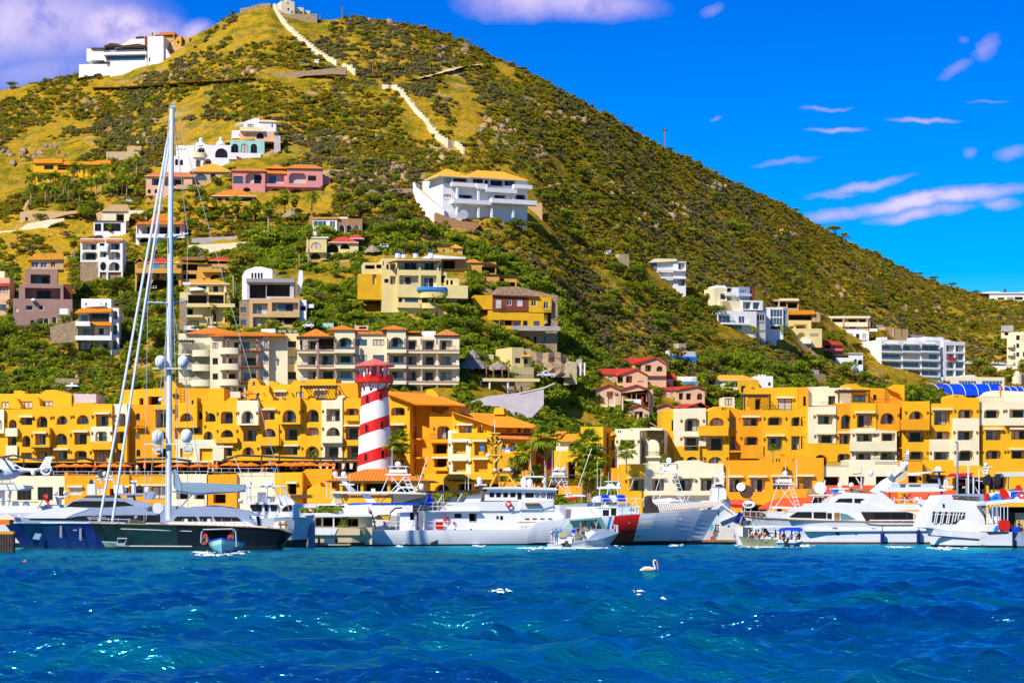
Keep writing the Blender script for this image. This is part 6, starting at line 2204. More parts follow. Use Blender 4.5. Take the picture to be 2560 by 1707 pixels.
B.bal(AM,'1116 436 1394 545',1.3,-.6)
B.w(YE,'1394 278 1638 276 1638 645 1394 645','Lnrl 1440 346 1602 495; Rl 1444 558 1606 640',-.2,9,BY)
B.w(IV,'1394 640 1640 640 1640 860 1394 860','Lrl 1438 764 1596 848',-.7,9,BY)
B.w(YE,'1632 215 1640 185 1730 190 1780 220 1898 218 1898 430 1632 430','Rl 1684 338 1842 426; D 1650 195 1660 222; D 1676 195 1686 222',-.9,9,BY)
B.w(IV,'1632 428 1898 428 1898 905 1632 905','Lrl 1678 552 1840 648; Rrl 1684 752 1840 858',-1.1,9,BY)
B.w(IV,'1896 262 2160 258 2160 250 2480 250 2480 500 1896 500','Rl 1946 340 2110 426; Ll 2204 335 2370 422',-.2,9,BY)
B.w(IV,'1900 260 1900 215 1990 185 2030 148 2130 146 2480 165 2480 260','',4,6,RS)
B.w(YE,'1920 500 2480 500 2480 960 1920 960','Lnrl 1964 546 2116 648; Rrl 1964 752 2122 840; Lnl 2222 542 2380 642; Lnl 2222 750 2370 836',-.1,9,BY)
B.rail('1905 212 2145 262',0.0)
B.s(BN,'2165 508 2480 508 2480 518 2165 518',-.6,0,'beam')
B.w(IV,'300 118 602 118 602 300 300 300','Lb3f 368 200 442 292; D 528 125 538 142',4.2,6,RS)
B.w(YE,'552 120 552 80 650 75 700 108 798 120 798 290 552 290','wb2k 618 195 745 262',4.5,6,RS)
B.w(AM,'795 120 1000 125 1085 86 1142 92 1142 275 795 275','v1 822 185 858 245',4.0,6,RS)
B.s(YE,'960 120 1035 85 1140 90 1140 260 1090 180',3.0,4.0,'buttress')
B.w('cream','150 110 375 105 375 300 150 300','',5.5,5,RS)
B.pergola(BN,475,782,145,272,1.0,4.2,2,12)
B.rods(IR,[[(940,110,3.5),(945,270,3.5)],[(962,110,3.5),(962,270,3.5)]]+[[(942,130+22*i,3.5),(962,130+22*i,3.5)]for i in range(6)],.04,'ladder')
B.rail('800 232 1095 272',0.0)
B.rail('270 262 445 296',-.5)
B.rod('orange',[(2110,100,1),(2114,210,1)],.28,'folded_parasol',6,.1)
zm(4.2,1440,960)
B=H('east_shop_row','low yellow and cream row with shaded terraces along the east quay','building',(1700,1260),Y=388,yaw=2,land='the east shop row')
B.frame=FD
B.w(YE,'480 838 724 838 724 1260 480 1260','Lnl 560 992 722 1120',0,7,BY,9)
B.w(IV,'722 830 1068 825 1090 802 1292 796 1340 820 1400 830 1548 830 1548 1260 722 1260','Lnr 800 992 926 1118; Lnrl 1062 990 1222 1118; Lnr 1308 986 1456 1118',-.4,7,BY,9)
B.w(AM,'1548 798 1990 798 1985 752 2390 748 2390 1260 1548 1260','Lnr 1610 980 1738 1132; Ln 1830 980 1986 1132; Lnr 2068 976 2232 1102; D 2100 782 2114 815; D 2128 782 2142 815; D 2275 782 2285 812',.2,7,BY,9)
B.bal(IV,'740 1120 1560 1165',.7,-.4)
zm(4.055,1980,940)
B.w(AM,'20 832 322 826 322 1250 20 1250','Lnr 58 1018 204 1142',-.2,7,BY,9)
B.w(IV,'322 905 568 905 568 845 1075 850 1075 1110 322 1110','D 325 1018 482 1110; D 572 1015 736 1110; D 850 1015 990 1110',.4,7,BY)
B.w('orange_red','322 1105 1080 1105 1080 1250 322 1250','',.3,7,'base_wall',9)
B.w(AM,'1075 850 1322 850 1322 1250 1075 1250','Dn 1180 1010 1275 1080; D 1290 1020 1315 1060',0.0,7,BY,9)
B.w(YE,'1320 850 1640 850 1640 905 1920 905 1920 945 2480 945 2480 1250 1320 1250','D 1360 1000 1560 1150; D 1650 1010 1850 1160; D 2000 1020 2180 1150',1.8,6,BY,9)
B.rail('320 868 560 905',.2)
B.rail('820 825 1380 850',-.2)
zm(4.2,0,940)
B=H('west_shop_row','low cream and amber row carrying the restaurant terrace above the west quay','building',(1400,1300),Y=386,yaw=-4,land='the west shop row')
B.frame=FD
B.w('cream','-80 1048 680 1046 680 1330 -80 1330','wk3 180 1168 330 1300; wk3 395 1162 555 1300; wk2 618 1162 672 1290',0,14,BY,9)
B.w(AM,'678 1010 715 1010 715 1040 1355 1036 1355 1340 678 1340','wc2hn 728 1168 855 1245; wc2h 990 1168 1080 1240; D 1150 1180 1200 1260; wk2n 1280 1170 1350 1250',-.4,14,BY,9)
B.w(AM,'1355 1040 1760 1035 1760 1340 1355 1340','wk2 1400 1160 1500 1260; wk2n 1600 1160 1740 1290',.2,13,BY,9)
B.w('cream','1760 1025 2170 1030 2170 1340 1760 1340','D 1850 1180 1980 1290; D 2040 1180 2150 1290',-.2,13,BY,9)
B.boxr('cream','1350 1135 1760 1150',-1.0,.2,'awning')
B.rail('560 998 2180 1035',-.1,FW,'railing',2.0,.03)
zm(4.523,520,930)
B.w(AM,'0 1160 325 1150 325 1500 0 1500','D 60 1380 200 1480',-.3,13,BY,9)
B.w('cream','325 1140 755 1132 755 1500 325 1500','',.3,13,BY,9)
B.w(YE,'752 1135 1065 1130 1065 1500 752 1500','Dn 900 1262 1000 1380',-.6,13,BY,9)
B.w(AM,'1065 1130 1110 1095 1400 1092 1400 1450 1065 1450','D 1120 1285 1160 1380',1.5,12,BY,9)
B.rail('0 1085 760 1135',-.3,FW,'railing',2.0,.03)
B.boxr(BN,'930 1385 1185 1425',-2.0,-.5,'canopy')
B.w(GD,'1120 1330 1170 1290 1265 1245 1280 1290 1480 1330 1480 1500 1120 1500','',-2.0,5,'kiosk_wall',9)
zm(4.704,840,1140)
B=H('tiled_pavilion','open yellow pavilion under a broad ribbed orange tile roof at the lighthouse foot','pavilion',(420,440),Y=376,yaw=-2,land='the tiled pavilion')
B.hip('rust_tile',-120,1135,288,150,0,13,.8,None,BN,ridge=(350,560))
B.w(YE,'40 295 1060 295 1060 440 40 440','D 345 320 600 440; D 640 325 900 440; D 160 320 320 440',.8,10,WL,9)
for x in(60,305,620,930):
 B.boxr(YE,(x-16,292,x+16,440),-.2,.6,'pillar')
B.boxr(BN,'60 455 1080 490',-1.5,-.5,'counter')
zm(4.2,0,940)
B=H('terrace_shade_front','added dark brown front standing for canopy shade behind the orange parasols','restaurant',(1100,1036),Y=398.5,yaw=-6,land='the dark terrace front')  # added brown front: canopy shade on the hotel walls put into colour
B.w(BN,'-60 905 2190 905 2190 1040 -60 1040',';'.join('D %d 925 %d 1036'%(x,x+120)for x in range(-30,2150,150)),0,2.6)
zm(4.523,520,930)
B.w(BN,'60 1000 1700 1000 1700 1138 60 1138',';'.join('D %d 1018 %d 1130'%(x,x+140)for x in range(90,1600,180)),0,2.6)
# --- terrace furniture: parasols, canopies, guests
def parasol_proto():
 t=thing('parasol','x','parasol')
 q=M()
 n=8
 for j in range(n):
  a0,a1=2*math.pi*j/n,2*math.pi*(j+1)/n
  p0,p1=(1.7*math.cos(a0),1.7*math.sin(a0),2.25),(1.7*math.cos(a1),1.7*math.sin(a1),2.25)
  q.add([p0,p1,(0,0,3.05)],[(0,1,2)])
  q.quad((p0[0],p0[1],2.08),(p1[0],p1[1],2.08),p1,p0)
 q.ob('canopy',t,'orange')
 q=M()
 q.tube([(0,0,0),(0,0,3.1)],.045,5)
 q.ob('pole',t,WO)
 q=M()
 q.lathe((0,0,0),[(.55,.68),(.55,.74),(.05,.74)],8)
 q.tube([(0,0,0),(0,0,.7)],.1,6)
 q.ob('table',t,DK)
 return t
PX=[(158,925),(190,928),(214,922),(262,930),(285,928),(308,925),(410,925),(450,918),(495,932),(528,935)]
PC=[(250,1018),(370,1022),(485,1018),(720,1020),(880,1022),(985,1018),(1065,1022),(1150,1025),(1330,1022)]
spots=[(x,1158,392-i%3)for i,(x,y)in enumerate(PX)]+[(520+x/4.523,1153+i%3,391-i%3*1.5)for i,(x,y)in enumerate(PC)]
ORD='first second third fourth fifth sixth seventh eighth ninth tenth eleventh twelfth thirteenth fourteenth fifteenth sixteenth seventeenth'.split()
p0=parasol_proto()
for i,(x,ytop,Y)in enumerate(spots):
 zt=CH+(HY-ytop)/F*Y
 zb=CH+(HY-1186)/F*Y
 o=p0 if i==0 else dup(p0,(0,0,0))
 o.location=((x-CX)/F*Y,Y,zb)
 o.scale=(1.0,1.0,max(.6,(zt-zb)/3.05))
 o['label']='open orange parasol, %s of the row %s'%(ORD[i if i<10 else i-10],'from the helicopter tail to the sailing yacht mast' if i<10 else 'from the tall mast to the lighthouse')
 o['group']='open orange parasols on the restaurant terrace'
zm(4.2,0,940)
def folded(x,y0,y1,Y,lb):
 B=H('folded_parasol','folded orange parasol '+lb,'parasol',(x,y1),Y=Y,group='folded orange parasols on the terrace')
 q=M()
 a,z1=B.P(x,y0)
 q.lathe((0,0,0),[(.05,.7),(.26,.9),(.2,z1*.7),(.03,z1)],7)
 q.ob('canopy',B.root,'orange')
 q=M()
 q.tube([(0,0,0),(0,0,z1)],.04,5)
 q.ob('pole',B.root,WO)
for x,lb in((1520,'between the furled sails and the mast'),(2195,'first of a pair east of the mast'),(2278,'second of a pair east of the mast'),(1000,'under the dark peaked canopy')):
 folded(x,885,1020,390,lb)
def canopy(label,pts,Y,posts,mt=CK,ybase=1020):
 """dark shade cloth stretched on posts; pts along its front edge, each (x, y, depth sag)."""
 B=H('shade_canopy',label,'canopy',(pts[len(pts)//2][0],ybase),Y=Y)
 q=M()
 fr,bk,tp=[],[],[]
 for(x,y,yb)in pts:
  a,z=B.P(x,y,0)
  a2,z2=B.P(x,yb,6)
  fr.append((a,0,z))
  bk.append((a2,6,z2))
 n=len(pts)
 q.v=fr+bk+[(p[0],p[1],p[2]-.22)for p in fr]
 q.f=[[i,i+1,n+i+1,n+i]for i in range(n-1)]+[[2*n+i,2*n+i+1,i+1,i]for i in range(n-1)]
 q.m=[0]*len(q.f)
 q.ob('cloth',B.root,mt)
 for x,y in posts:
  B.rod(BN,[(x,y,.1),(x,ybase,.1)],.14,PO)
 return B
canopy('wide dark shade canopy with a peak above the helicopter',[(-60,862,850),(50,845,835),(140,826,822),(300,862,850),(420,880,866),(560,880,868)],395,[(90,850),(250,860)])
canopy('dark peaked shade canopy over the tables beyond the helicopter tail',[(560,882,868),(780,882,868),(870,853,846),(980,892,872),(1010,900,880)],395,[(600,885),(800,885)])
canopy('dark shade canopy over the terrace behind the tall mast',[(1395,882,872),(1500,872,860),(1840,866,858),(1960,885,872),(2010,900,880)],394,[(1420,880),(1600,872)])
zm(4.523,520,930)
canopy('long dark brown shade canopy on posts west of the lighthouse',[(160,1002,985),(360,938,930),(600,945,938),(850,962,950),(1050,968,958),(1300,975,962),(1700,978,965)],393,[(605,950),(1272,978),(1418,978),(1555,978)],ybase=1110)
B=H('cabana_row','curtained pale cabanas on the terrace west of the lighthouse','cabana',(1300,1100),Y=391)
for i,x in enumerate((920,990,1060,1140,1250,1330,1400,1510,1600)):
 a0,a1,z0,z1=B.rect((x,1022,x+42,1095),0)
 q=M()
 q.v=[(a0,0,z1),(a1,.1,z1),(a1-.15-.1*(i%2),.1,z0),(a0+.05,0,z0)]
 q.f,q.m=[[0,1,2,3]],[0]
 q.ob('curtain',B.root,CV if i%3 else PH_)
B.boxr(BN,'900 1010 1690 1022',-.1,.1,'beam')
for x in(905,1045,1200,1480,1680):
 B.boxr(FD,(x,1022,x+6,1110),-.05,.05,PO)
 # --- boats
def hull(B,st,W,mt,boot='boot',rows=7,flare=1.6,boot_t=.9,deck=BW,name='hull',sheer_in=.25,paints=None,rub=None):
 """hull from stations (x_top, y_top, x_bottom, y_bottom, half width top, half width bottom[, paint]) along the near side.
    st may run bow to stern or stern to bow; W is the beam in metres."""
 q=M()
 mats_=[mt,boot,deck]+list(paints or[])
 cols=[]
 for s_ in st:
  xt,yt,xb,yb,ht,hb=s_[:6]
  colv=[]
  for r in range(rows+1):
   t=r/rows
   if r==rows-1:
    t=boot_t
   h=hb+(ht-hb)*(1-t)**flare if flare>0 else ht-(ht-hb)*t**-flare
   b=W/2*(1-h)
   a,z=B.P(xt+(xb-xt)*t,yt+(yb-yt)*t,b)
   colv.append((a,W/2*h,z))
  a,h,z=colv[-1]
  colv.append((a,h*.8,z-1.0))
  cols.append(colv)
 n=len(cols)
 R_=rows+2
 for sd in(-1,1):
  o=len(q.v)
  for c in cols:
   for a,h,z in c:
    q.v.append((a,W/2+sd*h,z))
  for i in range(n-1):
   pm=st[i][6]if len(st[i])>6 else 0
   for r in range(R_-1):
    q.f.append([o+i*R_+r,o+i*R_+r+1,o+(i+1)*R_+r+1,o+(i+1)*R_+r])
    q.m.append(1 if r>=rows-1 else pm)
 o2=n*R_
 for i in range(n-1):
  q.f.append([i*R_,(i+1)*R_,o2+(i+1)*R_,o2+i*R_])
  q.m.append(2)
 for i in(0,n-1):
  if cols[i][0][1]>.05:
   for r in range(R_-1):
    q.f.append([i*R_+r,o2+i*R_+r,o2+i*R_+r+1,i*R_+r+1])
    q.m.append(1 if r>=rows-1 else 0)
 ob=q.ob(name,B.root,mats_)
 fixn(ob.data)
 if rub:
  g=M()
  g.tube([(c[0][0],W/2-c[0][1]-.02,c[0][2])for c in cols],.07,5)
  g.ob('rub_rail',B.root,rub)
 return ob
def SG(B,out,b,name=WN,mt='glass',th=.05):
 return B.plate(mt,out,b,th,name)
def whip(B,x,y0,y1,b=1.0,mt=FW,r=.035,x2=None):
 B.rod(mt,[(x,y1,b),(x if x2 is None else x2,y0,b)],r,'antenna',4,r*.4)
def tower_boat_rig(B,x0,x1,ytop,ybot,b0=.6,b1=2.6,dome=True,levels=2):
 """tuna tower of white tubes: four raking legs, rungs, braces, a small seat and a roof at the top."""
 xm=(x0+x1)/2
 w=(x1-x0)/2
 seg=[]
 for b in(b0,b1):
  seg+=[[(x0,ybot,b),(xm-w*.42,ytop+.32*(ybot-ytop),b)],[(x1,ybot,b),(xm+w*.42,ytop+.32*(ybot-ytop),b)],[(x0+w*.2,ybot,b),(xm+w*.35,ytop+.36*(ybot-ytop),b)],[(x1-w*.2,ybot,b),(xm-w*.35,ytop+.36*(ybot-ytop),b)]]
 for i in range(7):
  y=ybot-(ybot-ytop)*(.08+.09*i)
  f=1-.58*(ybot-y)/((ybot-ytop)*.68)
  seg.append([(xm+w*f,y,b0),(xm+w*f-w*.22,y,b0)])
 seg.append([(xm+w*.78,ybot,b0),(xm+w*.2,ytop+.36*(ybot-ytop),b0)])
 for sx in(-.42,.42):
  seg.append([(xm+sx*w,ytop+.32*(ybot-ytop),b0),(xm+sx*w*.8,ytop+.12*(ybot-ytop),b0)])
  seg.append([(xm+sx*w,ytop+.32*(ybot-ytop),b1),(xm+sx*w*.8,ytop+.12*(ybot-ytop),b1)])
 B.rods(GW,seg,.045,'tower_frame',4)
 B.boxr(GW,(xm-w*.6,ytop+.31*(ybot-ytop),xm+w*.6,ytop+.34*(ybot-ytop)),b0-.2,b1+.2,'platform')
 B.boxr(GW,(xm-w*.42,ytop+.20*(ybot-ytop),xm+w*.42,ytop+.28*(ybot-ytop)),b0,b1,'control_station')
 B.s(GW,(xm-w*.5,ytop+.135*(ybot-ytop),xm-w*.4,ytop+.115*(ybot-ytop),xm+w*.4,ytop+.115*(ybot-ytop),xm+w*.55,ytop+.135*(ybot-ytop)),b0-.1,b1+.1,'hardtop')
 if dome:
  B.sat(GW,xm,ytop+.115*(ybot-ytop),w*.16,(ybot-ytop)*.115,(b0+b1)/2)
  # --- coastguard style cutter
zm(1,0,0)
B=H('patrol_cutter','long white patrol cutter with a slanted red and blue bow stripe','patrol ship',(1250,1363),Y=276,yaw=9,land='the patrol cutter')
B.frame=FD
W=8.2
hull(B,[(870,1324.5,870,1365,1,.86),(1000,1324.5,1000,1364.5,1,.9),(1201,1324.5,1201,1363,1,.92),(1320,1322,1318,1362.5,1,.88),(1345,1303,1340,1362,1,.85),(1420,1296,1412,1361.5,1,.78),(1490,1291,1476,1361,.99,.68),(1524,1290,1507,1361,.98,.62,3),(1530.5,1289.5,1512.5,1361,.975,.61),(1537,1289,1519,1361,.97,.60,4),(1568,1287,1550,1360.5,.93,.52,4),(1600.5,1284.6,1582,1360.5,.87,.43),(1640,1282,1617,1360,.77,.33),(1700,1278,1668,1360,.55,.20),(1755,1274.5,1717,1360,.28,.08),(1800,1272,1751,1359.5,.0,.0)],W,BW,'boot',8,-2.0,.89,BW,paints=[SK,'red'])
zm(4.704,840,1140)
SG(B,'665 968 790 968 815 978 820 1000 812 1018 795 1022',.38,'exhaust_recess',BN)
SG(B,'895 934 1150 930 1180 948 1188 985 1175 1020 1145 1034 1110 1020',.36,'exhaust_recess',BN)
B.rod(DK,[(1145,985,.2),(1145,985,.45)],.55,'exhaust_pipe',12)
B.rod(AL_,[(797,998,.25),(797,998,.45)],.36,'exhaust_pipe',12)
B.w(BW,'1040 655 2480 640 2480 870 1040 870','w1 1392 672 1476 726; D 1566 672 1656 776; w1 1886 702 1915 742; w1 1930 702 1966 750; w1k 2220 728 2272 744; w1k 2308 728 2360 744',1.1,6,'deckhouse')
B.w(BW,'755 660 930 655 930 868 755 868','D 870 660 925 750',1.6,4,'deck_locker')
B.s(BW,'1225 642 1332 540 2560 520 2560 640',.9,7.2,'upper_bulwark')
B.s(BW,'1690 648 1040 655 1040 640 1690 630',.5,7.6,'deck_edge')
B.rods(FW,[[(x,765,.4),(x,866,.4)]for x in range(560,2360,150)]+[[(552,768,.4),(2360,768,.4)],[(552,815,.4),(2360,815,.4)]],.035,'guard_rail')
B.rods(FW,[[(x,545,.7),(x,640,.7)]for x in range(1020,1300,60)]+[[(1020,545,.7),(1340,545,.7)],[(1020,590,.7),(1290,590,.7)]],.035,'guard_rail')
def LB(B,x,y,rpx,b,mt='red'):
 a,z=B.P(x,y,b)
 r=rpx*B.mpp()
 g=M()
 g.tube([(a+r*math.cos(6.2832*i/14),b,z+r*math.sin(6.2832*i/14))for i in range(15)],r*.32,6)
 g.ob('lifebuoy',B.root,mt,smooth=True)
LB(B,1298,745,30,.95)
LB(B,2030,565,30,.6)
B.plate('red','1172 772 1258 768 1260 855 1178 862',.7,.12,'red_cover')
B.plate('red','1375 775 1400 770 1402 805 1380 808',1.0,.12,'extinguisher')
B.rod(WO,[(2225,562,.5),(2400,562,.5)],.16,'teak_fender')
for x in(880,1040):
 B.rods('steel',[[(x,868,.6),(x+40,755,.8)],[(x+60,868,.6),(x+100,755,.8)]]+[[(x+8+8*i,845-25*i,.6),(x+62+8*i,845-25*i,.6)]for i in range(4)],.03,'ladder')
for x in(1000,1300,1490):
 B.rod(DK,[(x+100,850,.8),(x+100,868,.8)],.1,'bollard')
B.rods('derrick_yellow',[[(160,738,1),(455,735,1)],[(185,738,1),(180,855,1)],[(380,738,1),(380,860,1)],[(430,690,1),(470,860,1)],[(205,738,3),(200,855,3)],[(380,770,1),(470,770,1)],[(380,820,1),(470,820,1)]],.09,'stern_frame')
B.s('derrick_yellow','475 720 520 688 630 685 640 745 490 745',1.5,4.5,'workboat')
B.rods(IR,[[(632,745,2),(640,660,2),(700,610,2),(780,605,2)]],.09,'davit')
B.s('blue','170 562 215 548 1040 545 1045 568 215 575',.6,6.5,'awning')
B.rods(FW,[[(180,572,.7),(1045,572,.7)]]+[[(x,575,.7),(x-40,720 if x<700 else 650,.7)]for x in(400,560,880,1000)]+[[(300,575,.7),(390,720,.7)],[(800,575,.7),(860,650,.7)]],.04,'awning_frame')
B.s(FD,'1050 408 1640 396 1700 404 1700 420 1640 414 1050 430',1.0,6.0,'boat_deck_awning')
B.rods(FW,[[(1100,420,1.2),(1200,545,1.2)],[(1240,415,1.2),(1240,545,1.2)],[(1270,420,1.2),(1200,545,1.2)],[(1500,412,1.2),(1430,530,1.2)],[(1440,412,1.2),(1490,450,1.2)]],.05,'awning_frame')
B.s('royal','1060 575 1058 540 1085 490 1090 440 1105 440 1125 500 1155 530 1155 578',.8,2.5,'covered_davit')
B.w(CN,'1345 485 1690 480 1690 535 1345 535','',2,3,'deck_locker')
B.s(BW,'1545 460 1700 440 1720 470 1690 545 1500 545',1.6,6,'funnel_casing')
B.s(BN,'1680 340 1780 345 1800 390 1740 402 1680 402',1.8,5,'funnel_grille')
for x,yy in((625,800),(580,800)):
 B.boxr(CN,(x-14,yy-30,x+16,yy+40),1.2,1.8,'life_raft')
zm(4.523,1300,1120)
PH='-400 590 -365 458 -50 448 400 462 420 470 385 585 345 590'
B.w(BW,PH,'w1k -345 500 -290 556; w1k -270 500 -215 556; w1k -190 500 -135 556; w1k -110 500 -50 556; w1k -30 500 20 580; w2k 58 502 158 560; w1k 172 502 222 562; w1k 236 502 288 562',1.4,5.4,'pilothouse')
for x in(300,322,346,370):
 SG(B,(x,570,x+12,502,x+26,502,x+14,570),1.4,WN)
B.s(GW,'-420 460 -400 442 -60 430 405 448 432 462 420 475 -100 462',.9,7.2,'pilothouse_roof')
B.s(BW,'0 590 350 585 500 770 480 930 0 930',1.0,7.0,'forward_house')
B.s(BW,'235 592 345 585 380 650 235 692 0 692 0 600',.75,1.0,'bridge_wing')
for x in(55,140,228,315):
 SG(B,(x,792,x+50,792,x+50,804,x,804),.98,'slot')
B.rod('teak',[(-20,838,.6),(270,838,.6)],.07,'rubbing_strake')
B.rods(FW,[[(x,570,.8),(x,665,.8)]for x in(835,930,1100,1205,1320,1400)]+[[(800,570,.8),(1410,570,.8)],[(1270,640,.8),(1320,580,.8)]],.04,'guard_rail')
B.w(BW,'600 660 1350 655 1330 780 600 790','w1k 935 695 1008 766; w1 1028 680 1092 762',1.6,5,'foredeck_house')
B.plate(AL_,'1100 655 1320 660 1310 740 1105 750',1.55,.1,'deck_box')
for x in(1240,1272):
 B.plate(MN,(x,688,x+16,704),1.42,.04,'panel_light')
B.s(CK,'1440 735 1440 600 1470 540 1485 540 1500 610 1560 660 1580 730',2.6,5.4,'covered_gun')
for(x,w_)in((925,85),(1105,95)):
 B.s('royal',(x,600,x+5,535,x+40,525,x+80,530,x+w_,600),1.6,3.0,'outboard_cover')
B.s(BW,'850 590 880 545 950 530 1080 530 1095 560 1090 610 860 610',2.4,5.0,'tender')
B.plate(CN,'1355 832 1480 815 1485 838 1360 846',.15,.05,'name_board')
for(x,y)in((1120,852),(1235,845),(1705,805),(1815,800)):
 B.ball(GW,x,y,9,.55 if x<1500 else 1.9,.7,'hull_light',8)
B.rod(DK,[(1333,1000,1.4),(1333,1000,1.75)],.16,'thruster_mark',10)
for i in range(4):
 B.plate(DK,(1925+i*9,985+i*18,1933+i*9,985+i*18,1933+i*9,993+i*18,1925+i*9,993+i*18),3.35,.05,'draught_mark')
zm(4.356,960,900)
ym=[[(1155,1375,2.5),(1235,1215,3)],[(1265,1375,4),(1240,1215,3.5)],[(1440,1375,2.5),(1330,1215,3)],[(1300,1370,4.5),(1400,1225,3.5)],[(1180,1215,3),(1410,1222,3)],[(1160,1222,4.4),(1400,1228,4.4)],[(1195,1215,3),(1210,790,3.4)],[(1250,1215,3),(1225,790,3.4)],[(1320,1215,3),(1230,830,3.4)],[(1130,1045,3),(1280,1035,3)],[(1120,880,3.3),(1290,880,3.3)],[(1165,800,3.3),(1265,800,3.3)],[(1200,1120,3),(1270,1040,3)],[(1200,960,3.2),(1260,880,3.2)],[(1250,960,3.2),(1205,880,3.2)],[(1130,920,3.2),(1180,1040,3.2)],[(1290,900,3.2),(1250,1030,3.2)]]
B.rods('derrick_yellow',ym,.14,'lattice_mast',5)
B.rods(BN,[[(1195,1200,3.1),(1200,880,3.3)],[(1230,1200,3.1),(1222,880,3.3)]]+[[(1196,1190-35*i,3.1),(1230,1190-35*i,3.1)]for i in range(9)],.05,'mast_ladder')
for(x,y)in((1135,870),(1175,855),(1230,850),(1285,870),(1140,1050),(1225,900)):
 B.boxr(IR,(x-7,y-22,x+7,y+6),3.0,3.4,'mast_light')
B.boxr(SK,'1270 955 1410 970',2.8,3.2,'radar_bar')
B.boxr(GW,'1318 972 1372 1008',2.7,3.3,'radar_base')
B.boxr(GW,'1112 1012 1150 1045',2.8,3.4,'lamp_box')
for x,m_ in((1210,AL_),(1270,'navy_hull'),(1400,'navy_hull')):
 B.ball(m_,x,1195,22,2.8,.8,'searchlight')
B.s(BW,'1300 1200 1330 1170 1370 1170 1390 1195 1370 1205',2.6,3.2,'camera_housing')
B.rod(FW,[(1205,790,3.3),(1205,650,3.3)],.05,'antenna')
B.sat(GW,1040,1350,30,78,2.6)
B.boxr(GW,'1012 1348 1120 1372',2,4,'dome_base')
B.sat(GW,1522,1382,35,102,3.0)
B.sat(GW,1588,1384,32,92,2.6)
B.rods(GW,[[(1512,1290,3.4),(1525,1272,3.4),(1730,1268,3.4),(1748,1285,3.4),(1748,1395,3.4)]],.12,'goalpost_arch',6)
B.ball(GW,1738,1322,18,3.2,1.0)
whip(B,1598,1010,1270,3.4)
whip(B,1640,1090,1270,3.4,x2=1570)
whip(B,885,1300,1410,2.5)
whip(B,918,1205,1410,2.5)
zm(4.704,840,1140)
whip(B,1265,240,540,1.2)
whip(B,1560,180,400,1.6)
def flag(label,cat_x,pole,cloth,Y,mts,stripe=None,group=None):
 """small flag on its staff; cloth: outline points; mts: main and second colour."""
 B=H('flag',label,'flag',(pole[2],pole[3]),Y=Y,group=group)
 B.rod(IR if Y<500 else WO,[(pole[0],pole[1]),(pole[2],pole[3])],.04,'staff')
 o=nums(cloth)
 n=len(o)//2
 q=M()
 for i in range(n):
  a,z=B.P(o[2*i],o[2*i+1],0)
  q.v.append((a,.12*math.sin(i*1.7)-.03,z))
 q.f=[list(t)for t in tess([[(v[0],v[2])for v in q.v]])]
 q.m=[0]*len(q.f)
 q.ob('cloth',B.root,mts[0])
 for sp in(stripe or[]):
  g=M()
  p=nums(sp)
  pts=[B.P(p[i],p[i+1],-.2)for i in range(0,len(p),2)]
  g.v=[(a,-.2,z)for a,z in pts]
  g.f=[list(t)for t in tess([pts])]
  g.m=[0]*len(g.f)
  g.ob('band',B.root,mts[1])
 return B
flag('small striped red and white flag with a blue corner at the cutter stern',0,(380,600,440,710),'380 612 428 640 430 690 380 668',270,[CW,CO],['380 630 430 660 430 668 380 640','380 650 430 678 430 686 380 660'])
zm(4.9,420,1140)
flag('tall red and white flag hanging from a slanted staff by the dock piling',0,(1560,625,1470,820),'1558 640 1600 800 1640 930 1690 1015 1560 990 1555 850 1520 770',262,[CW,'red'],['1555 680 1600 800 1618 880 1520 765','1562 870 1620 890 1660 995 1562 985'])
flag('little red and white flag above the planted fly bridge',0,(1715,570,1740,700),'1712 575 1735 590 1745 640 1775 675 1740 685 1712 660',268,[CO,CW],['1720 640 1745 645 1770 672 1740 675'])
zm(4.9,0,1130)
flag('red ensign drooping from a slanted staff on the helicopter yacht',0,(560,520,465,690),'530 535 560 510 585 525 590 570 615 590 600 610 612 685 590 650 540 580',240,[CO,CW])
# --- blue hulled superyacht
B=H('blue_motor_yacht','huge motor yacht with a glossy navy blue hull and silver superstructure','yacht',(900,1185),Y=249,yaw=4,land='the navy blue yacht')
hull(B,[(48,868,285,1165,0,0),(250,866,400,1172,.45,.14),(500,866,620,1178,.72,.38),(800,866,880,1182,.9,.6),(1150,868,1180,1185,1,.78),(1600,870,1610,1185,1,.85),(2300,876,2300,1185,1,.86)],7.6,'navy_hull','boot',7,1.4,.93,SB,rub=AL_)
B.s(SB,'185 860 290 800 420 730 620 690 860 668 1250 680 1640 655 1900 640 2200 660 2300 700 2300 870 185 868',1.0,6.6,'main_deck')
B.s(GW,'285 800 420 730 620 690 840 672 1100 690 900 760 800 808 360 808',.95,6.65,'foredeck_moulding')
SG(B,'358 812 800 812 960 782 1200 772 1960 768 1960 856 358 824',.98,WN)
B.s(SB,'790 676 880 600 1000 565 1420 555 1600 580 1760 615 1900 650 1640 660 1240 690',1.5,6.1,'upper_deck')
SG(B,'800 674 900 604 1020 596 1300 598 1300 672 820 680',1.48,WN)
SG(B,'1306 598 1400 598 1400 668 1306 672',1.48,WN)
SG(B,'1406 598 1530 606 1640 652 1406 666',1.48,WN)
B.s(DG,'1010 556 1060 530 1420 526 1440 560',1.6,6.0,'sun_roof')
SG(B,'1780 688 1850 662 1950 660 1960 690 1920 712 1800 712',.97,'side_vent',DG)
B.rod(GW,[(1935,686,.9),(1935,686,1.1)],.6,'vent_ring',12)
B.s(SB,'1760 580 1800 480 1870 476 1890 500 1860 575',2,5.5,'arch_leg')
B.boxr(SB,'1400 500 1800 525',2,5.6,'radar_arch')
B.s(CN,'1540 600 1560 520 1620 520 1640 600',2.2,5.2,'arch_leg')
